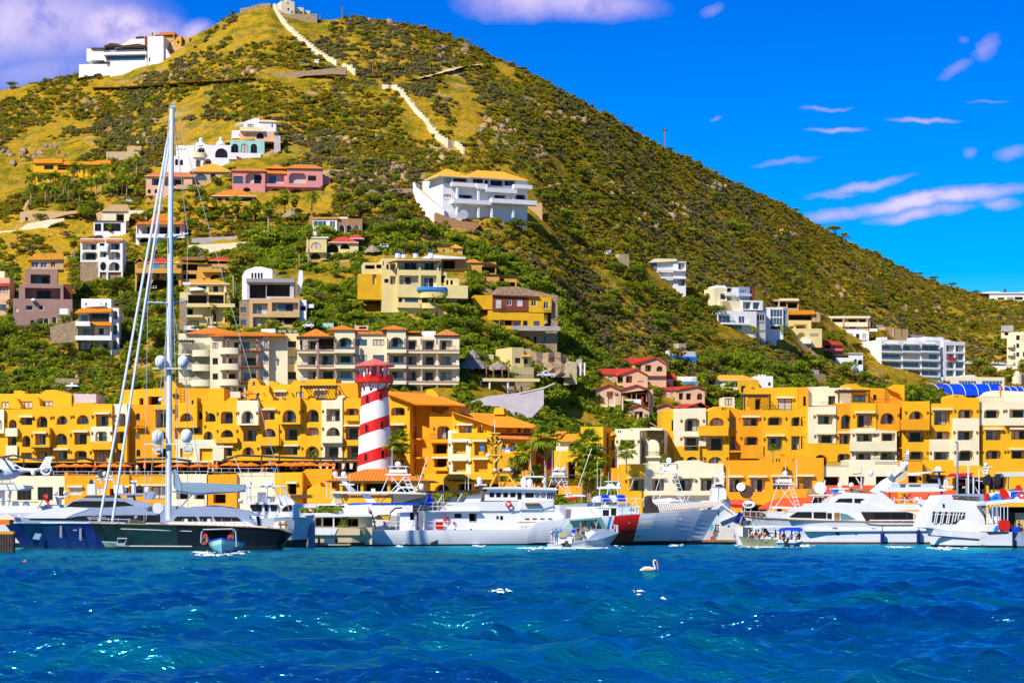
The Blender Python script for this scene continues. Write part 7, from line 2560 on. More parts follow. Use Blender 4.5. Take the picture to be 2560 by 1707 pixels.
B.s(GW,'1395 505 1385 400 1500 400 1510 505',2.5,4.5,'mast_base')
for x,r_ in((1510,42),(1800,34)):
 B.sat(BW,x,500,r_,78,3.4)
B.boxr(GW,'1600 345 1680 365',2.8,4,'radar_bar')
B.rod(GW,[(1640,365,3.2),(1640,500,3.2)],.25,'radar_post')
B.s(IR,'1680 460 1690 405 1720 400 1735 455',3,3.6,'horn')
B.s(SB,'1765 560 1800 490 1890 480 1890 570',5.6,6.2,'awning_fin')
B.s(GW,'1062 525 1070 390 1160 385 1165 520',2.4,4.4,'mast_base')
B.rods(GW,[[(1150,380,3),(1180,300,3),(1370,300,3),(1400,380,3)],[(1190,340,3),(1380,340,3)],[(1250,300,3),(1240,380,3)]],.1,'radar_frame')
B.sat(BW,1278,300,30,62,3)
B.rod(DG,[(1232,310,3),(1235,210,3)],.3,'exhaust_pipe')
B.s(IR,'1085 385 1110 330 1140 365 1140 388',2.8,3.8,'horn')
B.boxr('teak','470 755 540 820',1.5,2.6,'gold_chest')
B.boxr(DK,'480 820 530 862',1.6,2.5,'chest_stand')
B.s(CV,'190 860 185 815 300 815 300 858',2.0,4.6,'covered_winch')
B.ball(CV,242,792,24,3.2,.9,'fender_ball')
B.rod(IR,[(1098,655,2),(1098,705,2)],.12,'deck_vent')
SG(B,'398 1060 432 990 512 1000 480 1072',1.65,'anchor_plate','steel')
for x,y0 in((745,900),(985,930)):
 SG(B,(x-14,y0,x+14,y0,x+14,y0+150,x-14,y0+140),.62 if x<800 else .35,'fender','grey')
SG(B,'896 948 942 946 942 958 896 960',.5,'fairlead','steel')
# --- black sailing yacht with the tall mast
B=H('sailing_yacht','big black hulled sailing yacht with a very tall pale mast','sailing yacht',(1600,1180),Y=241,yaw=3,land='the black sailing yacht')
zm(1,0,0)
WS=6.4
hull(B,[(224.5,1307,262,1366,0,0),(250,1308,282,1368,.3,.10),(300,1309,322,1370,.62,.36),(370,1310,384,1371,.9,.66),(440,1311.5,446,1371.5,1,.82),(540,1314,542,1371.5,1,.86),(640,1318,636,1370,.92,.76),(700,1322,690,1367,.82,.6),(729,1332,706,1361,.74,.5)],WS,'black_hull','boot',8,1.3,.9,'teak',rub='teak')
zm(4.9,0,1130)
for(p0,p1,r_)in(((1480,938),(2352,968),.045),((1250,1096),(1430,1102),.04),((1530,1148),(2352,1152),.06)):
 B.rod(AL_,[(p0[0],p0[1],.75 if p0[0]>1400 else 1.6),(p1[0],p1[1],.1)],r_,'cove_stripe')
B.rods(AL_,[[(1432,1148,.7),(1442,1055,.6),(1552,1055,.35),(1520,1148,.45)]],.08,'boarding_frame')
SG(B,'1436 1110 1436 1150 1520 1150 1520 1110',.62,'mirror_panel','steel')
SG(B,'1252 1100 1430 1105 1420 1160 1290 1158',1.05,'bow_guard','glass_green')
zm(1,0,0)
B.rod('mast_paint',[(421,1300,3.2),(424,800,3.2),(427,500,3.2),(430.5,268,3.2)],.33,'mast',10,.26)
B.boxr(AL_,'424 265 438 269',2.9,3.5,'masthead')
for x in(425,431,437):
 whip(B,x,256-(x-431),266,3.2)
for y,x0,x1,dy in((594,393,470,-10),(756,370,466,-6),(1019,300,300,0)):
 if x0!=x1:
  B.rod('mast_paint',[(x0,y,1.8),(426,y+2,3.2),(x1,y+dy,4.4)],.1,'spreader')
for y,xa,xb in((921,381,480),(1110,359,513)):
 B.boxr('mast_paint',(xa,y-1.4,xb,y+1.4),2.4,2.9,'spreader')
for x,y in((401,919),(458,919),(394.5,1108),(466.5,1106)):
 B.sat(GW,x,y,13.5 if y<1000 else 14.8,31 if y<1000 else 34,2.6)
for x in(394,469):
 a,z=B.P(x,1124,2.4)
 g=M()
 r_=11*B.mpp()
 for dy in(0,.5):
  g.tube([(a+r_*math.cos(6.2832*i/16),2.4+dy,z+r_*math.sin(6.2832*i/16))for i in range(17)],.07,5)
 g.tube([(a-r_,2.65,z),(a+r_,2.65,z)],.06,5)
 g.ob('radar_guard',B.root,GW)
 B.boxr(AL_,(x-8,1119,x+8,1126),2.4,2.9,'radar')
for p in([(249,1303,3.2),(423,330,3.2)],[(281,1303,3.2),(424.5,352,3.2)]):
 B.rod('mast_paint',p,.14,'furled_jib',7)
rig=[[(433,275,3.2),(470,590,4.4),(466,755,4.4),(470,1300,5.6)],[(425,275,3.2),(393,594,1.8),(370,756,1.2),(360,1305,.6)],[(430,600,3.2),(448,1300,3.2)],[(420,640,3.2),(402,1304,1)],[(437,270,3.2),(735,1318,3.2)],[(424,760,3.2),(365,1300,1)],[(432,760,3.2),(520,1305,4)],[(428,1000,3.2),(455,1300,2)]]
B.rods(AL_,rig,.028,'rigging',4)
zm(4.9,420,1140)
B.s('sail_blue','58 175 80 150 105 180 150 318 330 322 950 345 946 408 850 432 600 440 320 450 90 412 62 350',2.7,3.7,'furled_mainsail')
B.rod('mast_paint',[(60,420,3.2),(320,455,3.2),(950,415,3.2)],.2,'boom')
B.rods('steel',[[(310,450,3.2),(80,700,3.2)],[(60,690,3),(100,740,3)]],.09,'boom_vang')
B.s(SB,'60 740 90 655 330 612 650 615 960 660 1100 722 1190 716 1190 730 990 735 1075 850 1220 865 1220 885 60 885',1.2,5.2,'deckhouse')
B.s(GW,'60 800 980 800 1060 850 1220 865 1220 888 0 870 0 810',.8,5.6,'coachroof')
B.s('navy_hull','420 612 560 598 760 620 880 652 700 640',1.4,5.0,'roof_hatch')
SG(B,'72 780 110 738 340 738 370 800 80 802',1.18,WN)
SG(B,'376 738 530 738 545 808 400 802',1.18,WN)
SG(B,'552 738 850 745 945 826 600 815',1.18,WN)
B.rods(FW,[[(x,770,.5),(x,868,.5)]for x in range(60,1000,120)]+[[(60,800,.5),(980,815,.5)]],.025,'lifeline')
B.rods(CK,[[(1100,735,2),(1115,850,2)]],.16,'awning_post')
for x in(480,200):
 B.boxr(CV,(x,765,x+40,800),.9,1.4,'winch')
B.s(BW,'1290 860 1310 800 1440 790 1470 880 1300 880',2,4,'stern_locker')
B.rods('teak',[[(1370,800,2),(1380,880,2)],[(1430,800,2),(1450,880,2)],[(1350,830,2),(1470,830,2)],[(1400,790,2.2),(1400,880,2.2)]],.12,'stern_rack')
zm(4.9,0,1130)
B.rods(AL_,[[(1070,800,1),(1150,790,2),(1300,800,3)],[(1080,850,1),(1300,850,3)],[(1100,795,1),(1110,865,1)],[(1200,800,1),(1200,865,1)],[(1330,805,1),(1330,870,1)],[(1450,810,1),(1450,870,1)],[(1580,815,.8),(1580,875,.8)],[(1080,815,1),(1600,825,.8)]],.045,'pulpit')
B.s(DG,'1520 880 1560 830 1640 820 1760 850 1760 880',1.5,3.5,'covered_tender')
B.ball('grey',1668,800,26,2,1,'searchlight')
# --- helicopter and its yacht
B=H('white_support_yacht','white motor yacht carrying a helicopter, its bow end cut off by the photo edge','yacht',(100,1150),Y=262,yaw=2,land='the helicopter yacht')
hull(B,[(-300,735,-300,1150,1,.9),(100,735,100,1150,1,.9),(480,735,470,1150,.95,.85)],7,BW,'boot')
B.w(BW,'-150 650 480 655 520 700 470 738 -150 742','',.3,6,'deck')
B.w(BW,'-150 735 420 740 420 860 -150 860','D -60 745 180 850; D 200 745 400 840',1,5,WL,4)
B.s(BW,'-150 392 -20 392 280 402 305 440 200 462 -150 465',.2,6.4,'helideck')
B.w(BW,'-150 465 -20 465 -20 655 -150 655','',1.5,4,'deckhouse')
for x in(40,130):
 B.rods(GW,[[(x,465,1),(x-30,650,1)]],.16,'deck_strut')
B.rods('glass_green',[[(0,600,.5),(470,610,.5)]],.05,'glass_rail')
for x in(190,320):
 B.dome(BW,x,655,45,60,2,'sofa')
for x in(682,802):
 B.sat(BW,x,530,27,62,4)
B.s(BW,'700 640 560 640 480 690 820 690 860 650 720 640 725 555 840 548 840 535 660 535 680 560',3,5,'radar_mast')
B=H('helicopter','white helicopter with a fenestron tail parked on the yacht deck','helicopter',(100,395),Y=261,yaw=0,land='the white helicopter')
secs=[(-300,215,120,.95),(-180,210,132,1.0),(0,210,138,1.0),(100,212,130,.95),(180,220,105,.75),(240,222,62,.45),(300,218,32,.24),(400,218,26,.2),(500,212,24,.17)]
q=M()
rows_=[]
for x,yc,hh,wd in secs:
 a,z=B.P(x,yc,1.2)
 k=B.mpp()
 rows_.append([(a,1.2+wd*math.cos(6.2832*j/14),z+hh*k*math.sin(6.2832*j/14)*(1.0 if math.sin(6.2832*j/14)<0 else .8))for j in range(14)])
for r_ in rows_:
 q.v+=r_
for i in range(len(rows_)-1):
 for j in range(14):
  q.f.append([i*14+j,i*14+(j+1)%14,(i+1)*14+(j+1)%14,(i+1)*14+j])
  q.m.append(0)
q.f+=[list(range(14)),[(len(rows_)-1)*14+j for j in range(14)]]
q.m+=[0,0]
o=q.ob('fuselage',B.root,GW,smooth=True)
fixn(o.data)
B.s(GW,'470 215 560 55 648 50 600 200 560 215',1.1,1.3,'tail_fin')
a,z=B.P(568,215,1.2)
k=B.mpp()
g=M()
g.tube([(a+62*k*math.cos(6.2832*i/20),1.2,z+62*k*math.sin(6.2832*i/20))for i in range(21)],17*k,8)
g.ob('fenestron_ring',B.root,GW,smooth=True)
g=M()
for i in range(8):
 an=6.2832*i/8
 g.tube([(a,1.2,z),(a+52*k*math.cos(an),1.2,z+52*k*math.sin(an))],.05,4)
g.tube([(a,1.0,z),(a,1.4,z)],.25,8)
g.ob('tail_rotor',B.root,'grey')
B.s(GW,'370 230 415 230 405 282 385 275',.6,1.8,'tailplane')
B.s(GW,'-60 110 20 85 110 100 170 140 -60 140',.7,1.7,'engine_cowl')
B.rod(DK,[(40,90,1.2),(40,70,1.2)],.18,'rotor_mast')
for an in(.15,1.75,3.3,4.85):
 a,z=B.P(40,72,1.2)
 g=M()
 L_=5.1
 d=Vector((math.cos(an),math.sin(an),0))
 n_=Vector((-d.y,d.x,0))*.14
 p0,p1=Vector((a,1.2,z)),Vector((a,1.2,z))+d*L_+Vector((0,0,-.25))
 g.add([tuple(p0-n_),tuple(p1-n_),tuple(p1+n_),tuple(p0+n_),tuple(p0-n_+Vector((0,0,.05))),tuple(p1-n_+Vector((0,0,.05))),tuple(p1+n_+Vector((0,0,.05))),tuple(p0+n_+Vector((0,0,.05)))],[(0,1,2,3),(4,7,6,5),(0,4,5,1),(2,6,7,3),(1,5,6,2)])
 g.ob('rotor_blade',B.root,'grey')
SG(B,'165 175 215 172 248 200 200 205',.35,WN)
SG(B,'-60 205 30 210 10 250 -60 245',.15,WN)
for x in(168,196):
 B.rod(DK,[(x,225,.45),(x,225,.6)],.1,'exhaust_port',8)
B.rods('grey',[[(-100,382,.3),(180,382,.3)],[(-100,384,2.1),(180,384,2.1)],[(20,382,.3),(30,330,.7)],[(130,382,.3),(120,330,.7)]],.06,'skid')
# --- people: one continuous body each, hair a child
def person_mesh(pose):
 J={'pelvis':(0,0,.95),'waist':(0,0,1.12),'chest':(0,0,1.36),'neck':(0,0,1.5),'head':(0,-.03,1.6),'crown':(0,-.02,1.74)}
 for sd,s_ in(('L',-1),('R',1)):
  J['sh'+sd]=(s_*.19,0,1.42)
  J['el'+sd]=(s_*.26,.02,1.15)
  J['wr'+sd]=(s_*.26,-.12,.92)
  J['ha'+sd]=(s_*.25,-.17,.80)
  J['hi'+sd]=(s_*.10,0,.90)
  J['kn'+sd]=(s_*.11,-.03,.50)
  J['an'+sd]=(s_*.12,.02,.08)
  J['to'+sd]=(s_*.13,-.16,.04)
 if pose=='sit':
  for k in list(J):
   if k[:2]not in('kn','an','to'):
    J[k]=(J[k][0],J[k][1],J[k][2]-.47)
  for sd,s_ in(('L',-1),('R',1)):
   J['kn'+sd]=(s_*.14,-.42,.48)
   J['an'+sd]=(s_*.14,-.40,.08)
   J['to'+sd]=(s_*.15,-.58,.04)
   J['el'+sd]=(s_*.25,-.10,.70)
   J['wr'+sd]=(s_*.16,-.32,.58)
   J['ha'+sd]=(s_*.14,-.40,.56)
 if pose=='reach':
  J['elR'],J['wrR'],J['haR']=(.30,-.22,1.28),(.30,-.46,1.36),(.30,-.54,1.38)
  J['chest'],J['neck'],J['head'],J['crown']=(0,-.06,1.35),(0,-.10,1.48),(0,-.14,1.58),(0,-.14,1.72)
 E=[('pelvis','waist'),('waist','chest'),('chest','neck'),('neck','head'),('head','crown')]
 for sd in 'LR':
  E+=[('chest','sh'+sd),('sh'+sd,'el'+sd),('el'+sd,'wr'+sd),('wr'+sd,'ha'+sd),('pelvis','hi'+sd),('hi'+sd,'kn'+sd),('kn'+sd,'an'+sd),('an'+sd,'to'+sd)]
 rad_={'pelvis':(.16,.11),'waist':(.14,.10),'chest':(.17,.11),'neck':(.055,.055),'head':(.085,.095),'crown':(.07,.08),'sh':(.07,.07),'el':(.045,.045),'wr':(.035,.035),'ha':(.045,.028),'hi':(.095,.095),'kn':(.065,.065),'an':(.045,.045),'to':(.045,.03)}
 names=list(J)
 me=bpy.data.meshes.new('body')
 me.from_pydata([J[n]for n in names],[(names.index(a),names.index(b))for a,b in E],[])
 o=bpy.data.objects.new('tmp_body',me)
 col.objects.link(o)
 md=o.modifiers.new('skin','SKIN')
 for i,n in enumerate(names):
  sv=me.skin_vertices[0].data[i]
  sv.radius=rad_.get(n)or rad_[n[:2]]
  sv.use_root=n=='pelvis'
 o.modifiers.new('sub','SUBSURF').levels=1
 dg=bpy.context.evaluated_depsgraph_get()
 out=bpy.data.meshes.new_from_object(o.evaluated_get(dg))
 bpy.data.objects.remove(o)
 lab={'pelvis':2,'waist':1,'chest':1,'neck':0,'head':0,'crown':0,'sh':1,'el':0,'wr':0,'ha':0,'hi':2,'kn':2,'an':0,'to':3}
 pts=[(Vector(J[n]),lab.get(n,lab.get(n[:2])))for n in names]
 mid=[(Vector(J[a]).lerp(Vector(J[b]),.5),lab.get(a,lab.get(a[:2])))for a,b in E]
 out.materials.clear()
 for m_ in('skin',CW,'cloth_blue',CD):
  out.materials.append(MATS[m_])
 for p in out.polygons:
  c=p.center
  p.material_index=min(pts+mid,key=lambda q_:(q_[0]-c).length)[1]
  p.use_smooth=True
 hc=Vector(J['crown'])
 h=M()
 h.ball((hc.x,hc.y+.02,hc.z-.04),.105,8,0,.9,5)
 return out,h.mesh('hair',['hair'],True)
BODY={p:person_mesh(p)for p in('stand','sit','reach')}
def person(label,B,x,yfoot,b,pose='stand',shirt=CW,legs='cloth_blue',rz=0.0,hat=None,vest=False,sc=1.0,dz=0.0):
 """a person standing at photo point (x, yfoot) at depth b behind B's front."""
 a,z=B.P(x,yfoot,b)
 w=B.root.matrix_basis@Vector((a,b,z+dz))
 t=thing('person',label,'person',tuple(w),B.yaw+rz)
 t.scale=(sc,sc,sc)
 me,hair=BODY[pose]
 m2=me.copy()
 m2.materials[1]=MATS[shirt]
 m2.materials[2]=MATS[legs]
 link('body',m2,t)
 link('hair',hair,t)
 if hat:
  g=M()
  zz=1.7-(.47 if pose=='sit' else 0)
  g.lathe((0,-.02,zz),[(.2,0),(.2,.02),(.11,.03),(.10,.13)],10)
  g.ob('hat',t,hat)
 if vest:
  g=M()
  d=-.47 if pose=='sit' else 0
  g.lathe((0,0,1.02+d),[(.17,0),(.21,.12),(.22,.36),(.14,.44)],10,sy=.8)
  g.ob('life_vest',t,vest)
 return t
 # --- more boats
zm(4.9,420,1140)
B=H('sport_fishing_boat','white sport fishing boat with a tall open fly bridge and raked outriggers','boat',(1300,1060),Y=258,yaw=4,land='the tall fly bridge boat')
hull(B,[(860,770,880,1060,1,.9),(1000,765,1010,1060,1,.9),(1300,750,1300,1060,1,.85),(1560,735,1520,1055,.7,.5),(1750,720,1660,1050,.2,.08),(1800,716,1690,1050,0,0)],5,BW,'boot')
B.s(BW,'890 770 900 700 990 680 1010 590 1340 580 1360 700 1400 640 1510 595 1580 580 1620 690 1700 745',.6,4.4,'cabin')
SG(B,'1002 600 1145 588 1145 672 1030 668',.57,WN,'glass')
SG(B,'1182 584 1226 584 1226 668 1182 668',.57,'door')
SG(B,'1258 592 1320 598 1338 625 1325 668 1258 668',.57,WN)
SG(B,'1392 668 1410 630 1460 598 1510 592 1520 640 1500 668',.57,WN)
B.s(GW,'890 572 1000 562 1300 565 1340 585 1330 592 900 585',.3,4.7,'bridge_deck')
B.s(BW,'1300 565 1340 480 1440 482 1500 515 1560 560 1580 580 1400 640 1340 640',.8,4.2,'fly_bridge_front')
B.rods(GW,[[(955,560,.6),(960,380,.7),(990,355,.7)],[(1000,560,.6),(1005,380,.7)],[(1205,560,.6),(1215,380,.7)],[(1370,565,.6),(1285,380,.7)],[(955,560,4),(960,380,4)],[(1370,565,4),(1290,380,4)]],.12,'bridge_frame',5)
B.w(BW,'1095 440 1205 440 1205 560 1095 560','',2,1.2,'console')
B.w(BW,'1205 490 1300 490 1300 560 1205 560','',1.5,2,'helm_seat')
B.rods(AL_,[[(x,490,.5),(x,562,.5)]for x in(970,1020,1060,1110,1160)]+[[(965,490,.5),(1200,490,.5)]],.04,'bridge_rail')
B.s(GW,'950 372 975 355 1440 362 1440 376 960 380',.5,4.6,'hardtop')
for x in(1000,1225,1260):
 B.dome(BW,x,358,32,50,2,'radome')
for p in([(925,265,.6),(810,10,.4)],[(1305,200,.6),(1215,0,.4)]):
 B.rod(FW,p,.06,'outrigger',5)
B.rods(FW,[[(1395,380,.6),(1380,480,.8)],[(1430,378,.6),(1500,500,.8)],[(1420,378,.6),(1460,490,.8)]],.07,'hardtop_strut',5)
B.boxr(BW,'1500 582 1815 632',1.0,4.0,'bow_awning')
B.rods(AL_,[[(1280+0*i,700+28*i,.4),(1325,695+28*i,.4)]for i in range(4)]+[[(1280,690,.4),(1278,800,.4)],[(1325,685,.4),(1325,790,.4)]],.04,'ladder')
B.ball(BW,890,545,32,.4,.9,'buoy')
B=H('trawler_yacht','cream hulled trawler yacht with a planted upper deck beside the dock piling','yacht',(1850,1075),Y=271,yaw=3,land='the planted trawler yacht')
hull(B,[(1520,880,1560,1075,.8,.7),(1640,880,1640,1075,1,.9),(1850,880,1850,1075,1,.9),(2250,870,2250,1075,1,.9),(2420,868,2410,1070,.9,.7)],6,BB,'boot')
B.s(BW,'1580 720 1650 695 1960 690 2100 715 2500 710 2500 738 1960 742 1600 745',.2,6.2,'upper_deck')
B.w(BB,'1790 740 2500 740 2500 870 1790 870','w1k 1808 755 1878 855; D 1900 752 2112 858; D 2200 760 2330 860',1.2,4,'saloon',2)
for x in(1660,2030):
 B.rod(BW,[(x,742,.4),(x,870,.4)],.09,'deck_post')
B.s(BW,'1625 960 1640 900 1700 876 1900 880 2080 880 2040 965',-.1,2.5,'tender_cover')
B.s(BB,'2010 965 2080 870 2200 880 2350 890 2350 965',0.0,1,'stern_quarter')
q0=leaf_cloud(np.random.RandomState(2),[tuple([*(lambda p:(p[0],1.2,p[1]))(B.P(x,662,1.2)),.75,.5])for x in range(1580,2110,55)],420,.22)
v_,f_,t_=q0
link('deck_plants',np_mesh('deck_plants',v_,f_,t_,[LT]),B.root)
B.s(BW,'2010 700 2030 640 2100 620 2200 640 2230 600 2500 585 2500 712',1,5,'fly_bridge')
q0=leaf_cloud(np.random.RandomState(3),[tuple([*(lambda p:(p[0],.9,p[1]))(B.P(x,y,.9)),.5,.5])for x,y in((2130,840),(2160,800),(2180,770))],90,.2)
link('deck_plants',np_mesh('deck_plants',*q0,[LT]),B.root)
B=H('wide_arch_yacht','white motor yacht with a broad hardtop on slanted arches and a raked radar mast','yacht',(2400,1060),Y=282,yaw=2,land='the hardtop arch yacht')
zm(4.704,840,1140)
hull(B,[(-240,700,-230,1050,.85,.7),(0,700,0,1050,1,.9),(600,700,600,1050,1,.9),(950,690,940,1050,.7,.5)],6.5,BW,'boot')
B.w(BW,'-260 560 900 560 900 720 -260 720','D -200 580 100 680',1,5,'cabin',2)
B.s(GW,'-60 425 -40 412 700 415 1060 430 1060 446 640 440 -40 436',.4,6.2,'hardtop')
B.s(GW,'290 436 380 436 480 548 370 548',.9,1.5,'arch_leg')
B.s(BB,'-40 438 40 438 80 555 -5 560',.9,5.5,'arch_leg')
B.s(BW,'-60 560 -20 470 60 590 40 600',1.5,1.9,'windscreen')
B.s(BB,'668 440 1050 444 1060 470 790 540 668 540',1.2,1.6,'side_screen')
B.s(GW,'30 250 70 250 235 405 150 412',2.6,3.2,'radar_mast')
B.s(GW,'40 325 215 325 215 338 40 338',2.0,4.0,'mast_wing')
B.boxr(GW,'-30 238 130 252',2.2,3.8,'dome_shelf')
for x in(-10,92):
 B.sat(BW,x,240,32,62,3)
for x,y0 in((163,190),(255,330),(-110,300),(-60,330)):
 whip(B,x,y0,500,1.0,r=.05)
B.w(BW,'415 380 460 380 460 415 415 415','',2,1,'searchlight')
B=H('cream_sportfisher','cream sport fishing boat with a slim white tuna tower','boat',(800,1050),Y=287,yaw=2,land='the cream tower boat')
hull(B,[(560,620,570,1050,.9,.8),(900,620,900,1050,1,.9),(1250,600,1230,1050,.7,.5),(1450,590,1380,1050,.1,.0)],5,BB,'boot')
B.s(BB,'640 620 660 440 1000 430 1060 445 1120 540 1190 600',1.2,4,'cabin')
tower_boat_rig(B,480,980,60,540,.8,3.2)
whip(B,660,-120,300,1.0,r=.06)
B.sat(BW,1005,400,34,82,2)
B.rods(GW,[[(680,430,1.5),(760,370,1.5),(900,360,1.5),(960,400,1.5)]],.12,'arch',5)
B.rod(FW,[(955,370,1),(1078,0,1)],.06,'outrigger')
for x in(733,880,840):
 B.sat(BW,x,385,24,66,2.2)
zm(4.523,1300,1120)
B=H('tower_sportfisher','white sport fishing boat with twin domes on a wide tuna tower','boat',(450,1060),Y=305,yaw=2,land='the twin dome tower boat')
hull(B,[(200,640,220,1060,.9,.8),(450,640,450,1060,1,.9),(760,620,730,1060,.6,.4),(900,610,820,1060,0,0)],5,BW,'boot')
tower_boat_rig(B,280,590,200,570,.8,3.2,dome=False)
B.boxr(GW,'375 268 535 282',1,3,'dome_shelf')
for x in(418,496):
 B.sat(GW,x,268,27,58,2)
B.dome(GW,420,385,55,36,2,'sun_top')
for x,x2,y0 in((340,470,0),(540,540,120),(365,365,20),(450,450,60)):
 whip(B,x,y0,400,1,r=.05,x2=x2)
B.s(GW,'510 545 530 525 700 522 745 535 745 545 520 552',1,4,'hardtop')
B.plate('red','540 560 635 545 640 578 545 590',.9,.3,'cooler')
B=H('center_console_boat','white boat with a flat white hardtop on thin legs behind the cutter foredeck','boat',(1000,1060),Y=308,yaw=2)
hull(B,[(850,640,860,1060,.9,.8),(1000,640,1000,1060,1,.9),(1250,620,1200,1060,.1,0)],4,BW,'boot')
B.s(GW,'870 450 905 435 975 432 1000 400 1050 400 1080 428 1140 440 1140 456 880 460',1,3.4,'hardtop')
B.rods(GW,[[(905,455,1),(890,640,1)],[(1100,455,1),(1120,640,1)],[(1000,455,1),(960,640,1)],[(1010,455,3),(1060,640,3)]],.07,'leg')
B.sat(GW,1118,455,24,70,2)
B.rods(GW,[[(955,375,2),(1110,375,2)]],.05,'light_bar')
B.rod(FW,[(640,490,1),(810,0,1)],.05,'outrigger')
for x,y0 in((875,90),(915,230),(1000,270),(1040,290),(1115,290)):
 whip(B,x,y0,450,1.2,r=.045)
B=H('wide_tower_boat','white boat with a wide tuna tower and a curved rail seat before the cream row','boat',(1700,1060),Y=312,yaw=2,land='the wide tower boat')
hull(B,[(1480,590,1500,1060,.9,.8),(1700,600,1700,1060,1,.9),(1950,590,1900,1060,.4,.2),(2050,585,1960,1060,0,0)],5,BW,'boot')
tower_boat_rig(B,1490,1880,105,625,.8,3.2)
B.rods(DG,[[(1645,225,1),(1690,175,1),(1775,172,1),(1780,235,1)]],.08,'seat_rail')
B.s(BW,'1480 590 1560 575 1700 560 1760 580 1850 595 1850 610 1500 612',.7,3.5,'fly_bridge')
for p in([(1890,600,.5),(2040,180,.5)],[(1240,470,.5),(1285,350,.5)]):
 B.rod(FW,p,.05,'outrigger')
zm(5.226,1780,1100)
B=H('cabin_tower_boat','cream boat with a stacked cabin tower and a radome before the amber row','boat',(80,1260),Y=314,yaw=2)
hull(B,[(-80,800,-70,1260,.9,.8),(60,800,60,1260,1,.9),(250,790,200,1260,.2,.1)],4,BW,'boot')
B.s(BW,'-10 800 0 640 40 600 150 600 185 660 190 770',.8,3.2,'cabin')
B.s(GW,'20 610 30 570 150 565 160 600',.7,3.3,'upper_station')
SG(B,'40 578 120 575 150 600 45 602',.66,WN)
B.s(GW,'20 475 45 455 180 470 180 484 30 486',.8,3.2,'hardtop')
B.rods(GW,[[(45,485,.9),(40,570,.9)],[(165,485,.9),(150,570,.9)],[(75,590,.7),(75,930,.7)]],.06,PO)
B.sat(GW,140,475,34,62,2)
for x,y0 in((28,360),(222,330),(40,200)):
 whip(B,x,y0,640,1,r=.05)
B=H('tuna_tower_boat','white boat with a narrow tuna tower and twin whip aerials before the orange tent','boat',(950,1300),Y=310,yaw=2,land='the narrow tower boat')
hull(B,[(720,930,740,1300,.9,.8),(950,930,950,1300,1,.9),(1200,910,1150,1300,.3,.1)],5,BW,'boot')
tower_boat_rig(B,740,1170,400,930,.8,3.2)
for x in(962,1108):
 whip(B,x,250,640,1.2,r=.08)
B.s(GW,'780 878 830 862 1000 868 1140 880 1130 892 800 892',.6,3.6,'hardtop')
B.rods(IR,[[(870,890,2),(860,1000,2)],[(890,890,2),(905,1000,2)]],.2,'fighting_chair')
zm(4.523,1300,1120)
B=H('dock_house','grey dock house with a ribbed metal roof behind the cutter bow','dock building',(2200,1080),Y=303,yaw=10,land='the ribbed roof dock house')
plane(B,CN,[(1560,720,0),(2310,640,0),(2240,600,5),(1540,632,5)],.15)
for i in range(30):
 t=i/29
 a,z=B.P(1560+750*t,720-80*t,0)
 a2,z2=B.P(1540+700*t,632-32*t,5)
 g=M()
 g.tube([(a,-.02,z+.05),(a2,5,z2+.05)],.06,4)
 g.ob('roof_rib',B.root,CV)
B.w(CN,'1570 725 2230 690 2230 900 1570 900','',.4,4.5,WL,4)
zm(5.226,1780,1100)
B=H('boat_shed','pale gabled boat shed on the dock beside the big white yacht bow','dock building',(180,1310),Y=300,yaw=6,land='the gabled boat shed')
B.w(AL_,'-60 1010 90 850 170 850 300 960 300 1300 -60 1300','D 40 1100 190 1200; v1k 78 920 96 990',.3,6,WL,1)
B.gable(GW,-90,130,300,1010,830,.2,6,.3,y1e=955)
B.w(CV,'110 1060 360 950 360 1300 110 1300','',-.6,.8,WL,1)
plane(B,GW,[(100,1060,-1),(360,950,-1),(420,985,2),(160,1080,2)],.12)
B.rods(FW,[[(x,1120,.1),(x,1185,.1)]for x in range(60,190,16)]+[[(50,1120,.1),(190,1120,.1)]],.03,'lattice')
B.plate(SK,'203 1103 228 1103 228 1130 203 1130',-.62,.04,'sign')
B.plate('aqua','-20 1100 10 1090 20 1150 -30 1200',-.2,.2,'kayak')
B.plate(CO,'-20 1260 5 1250 12 1300 -15 1310',-.4,.3,'coiled_hose')
B=H('floating_dock','low brown timber dock running along the boats under the boat shed','dock',(150,1340),Y=289,yaw=4)
B.boxr(WO,'-200 1305 320 1330',0,4,'deck')
B.boxr(DK,'-200 1330 320 1352',.2,3.8,'float')
B.boxr(WO,'20 1190 55 1305',.5,1,'dock_box')
zm(4.9,420,1140)
B=H('floating_dock','pale floating dock with white boxes beside the cutter stern','dock',(1800,1108),Y=262,yaw=2,land='the pale floating dock')
B.boxr('stone_pale','1390 1075 2230 1092',0,4,'deck')
B.boxr(DK,'1400 1092 2230 1112',.2,3.8,'float')
for x0,x1 in((1598,1735),(1912,2080)):
 B.boxr(BW,(x0,1008,x1,1068),1,2,'dock_box')
for x in(1850,2060):
 B.rod(IR,[(x,1000,.6),(x,1080,.6)],.14,'bollard')
B.rods('derrick_yellow',[[(1480,1060,.5),(1540,1020,.6),(1590,1062,.5)]],.12,'hose')
B=H('dock_piling','grey steel piling with a white cone cap beside the red and white flag','piling',(1748,1105),Y=261)
B.rod('grey',[(1748,815,0),(1748,1130,0)],.5,'shaft',12)
a,z=B.P(1748,818,0)
g=M()
g.lathe((a,0,z),[(.52,0),(.4,.3),(.03,.9)],12)
g.ob('cap',B.root,BW)
zm(4.9,0,1130)
B=H('timber_jetty','dark timber jetty end with yellow capped piles at the photo edge','jetty',(60,1225),Y=226,land='the timber jetty')
B.boxr('piling','-300 1000 158 1030',.5,5,'deck')
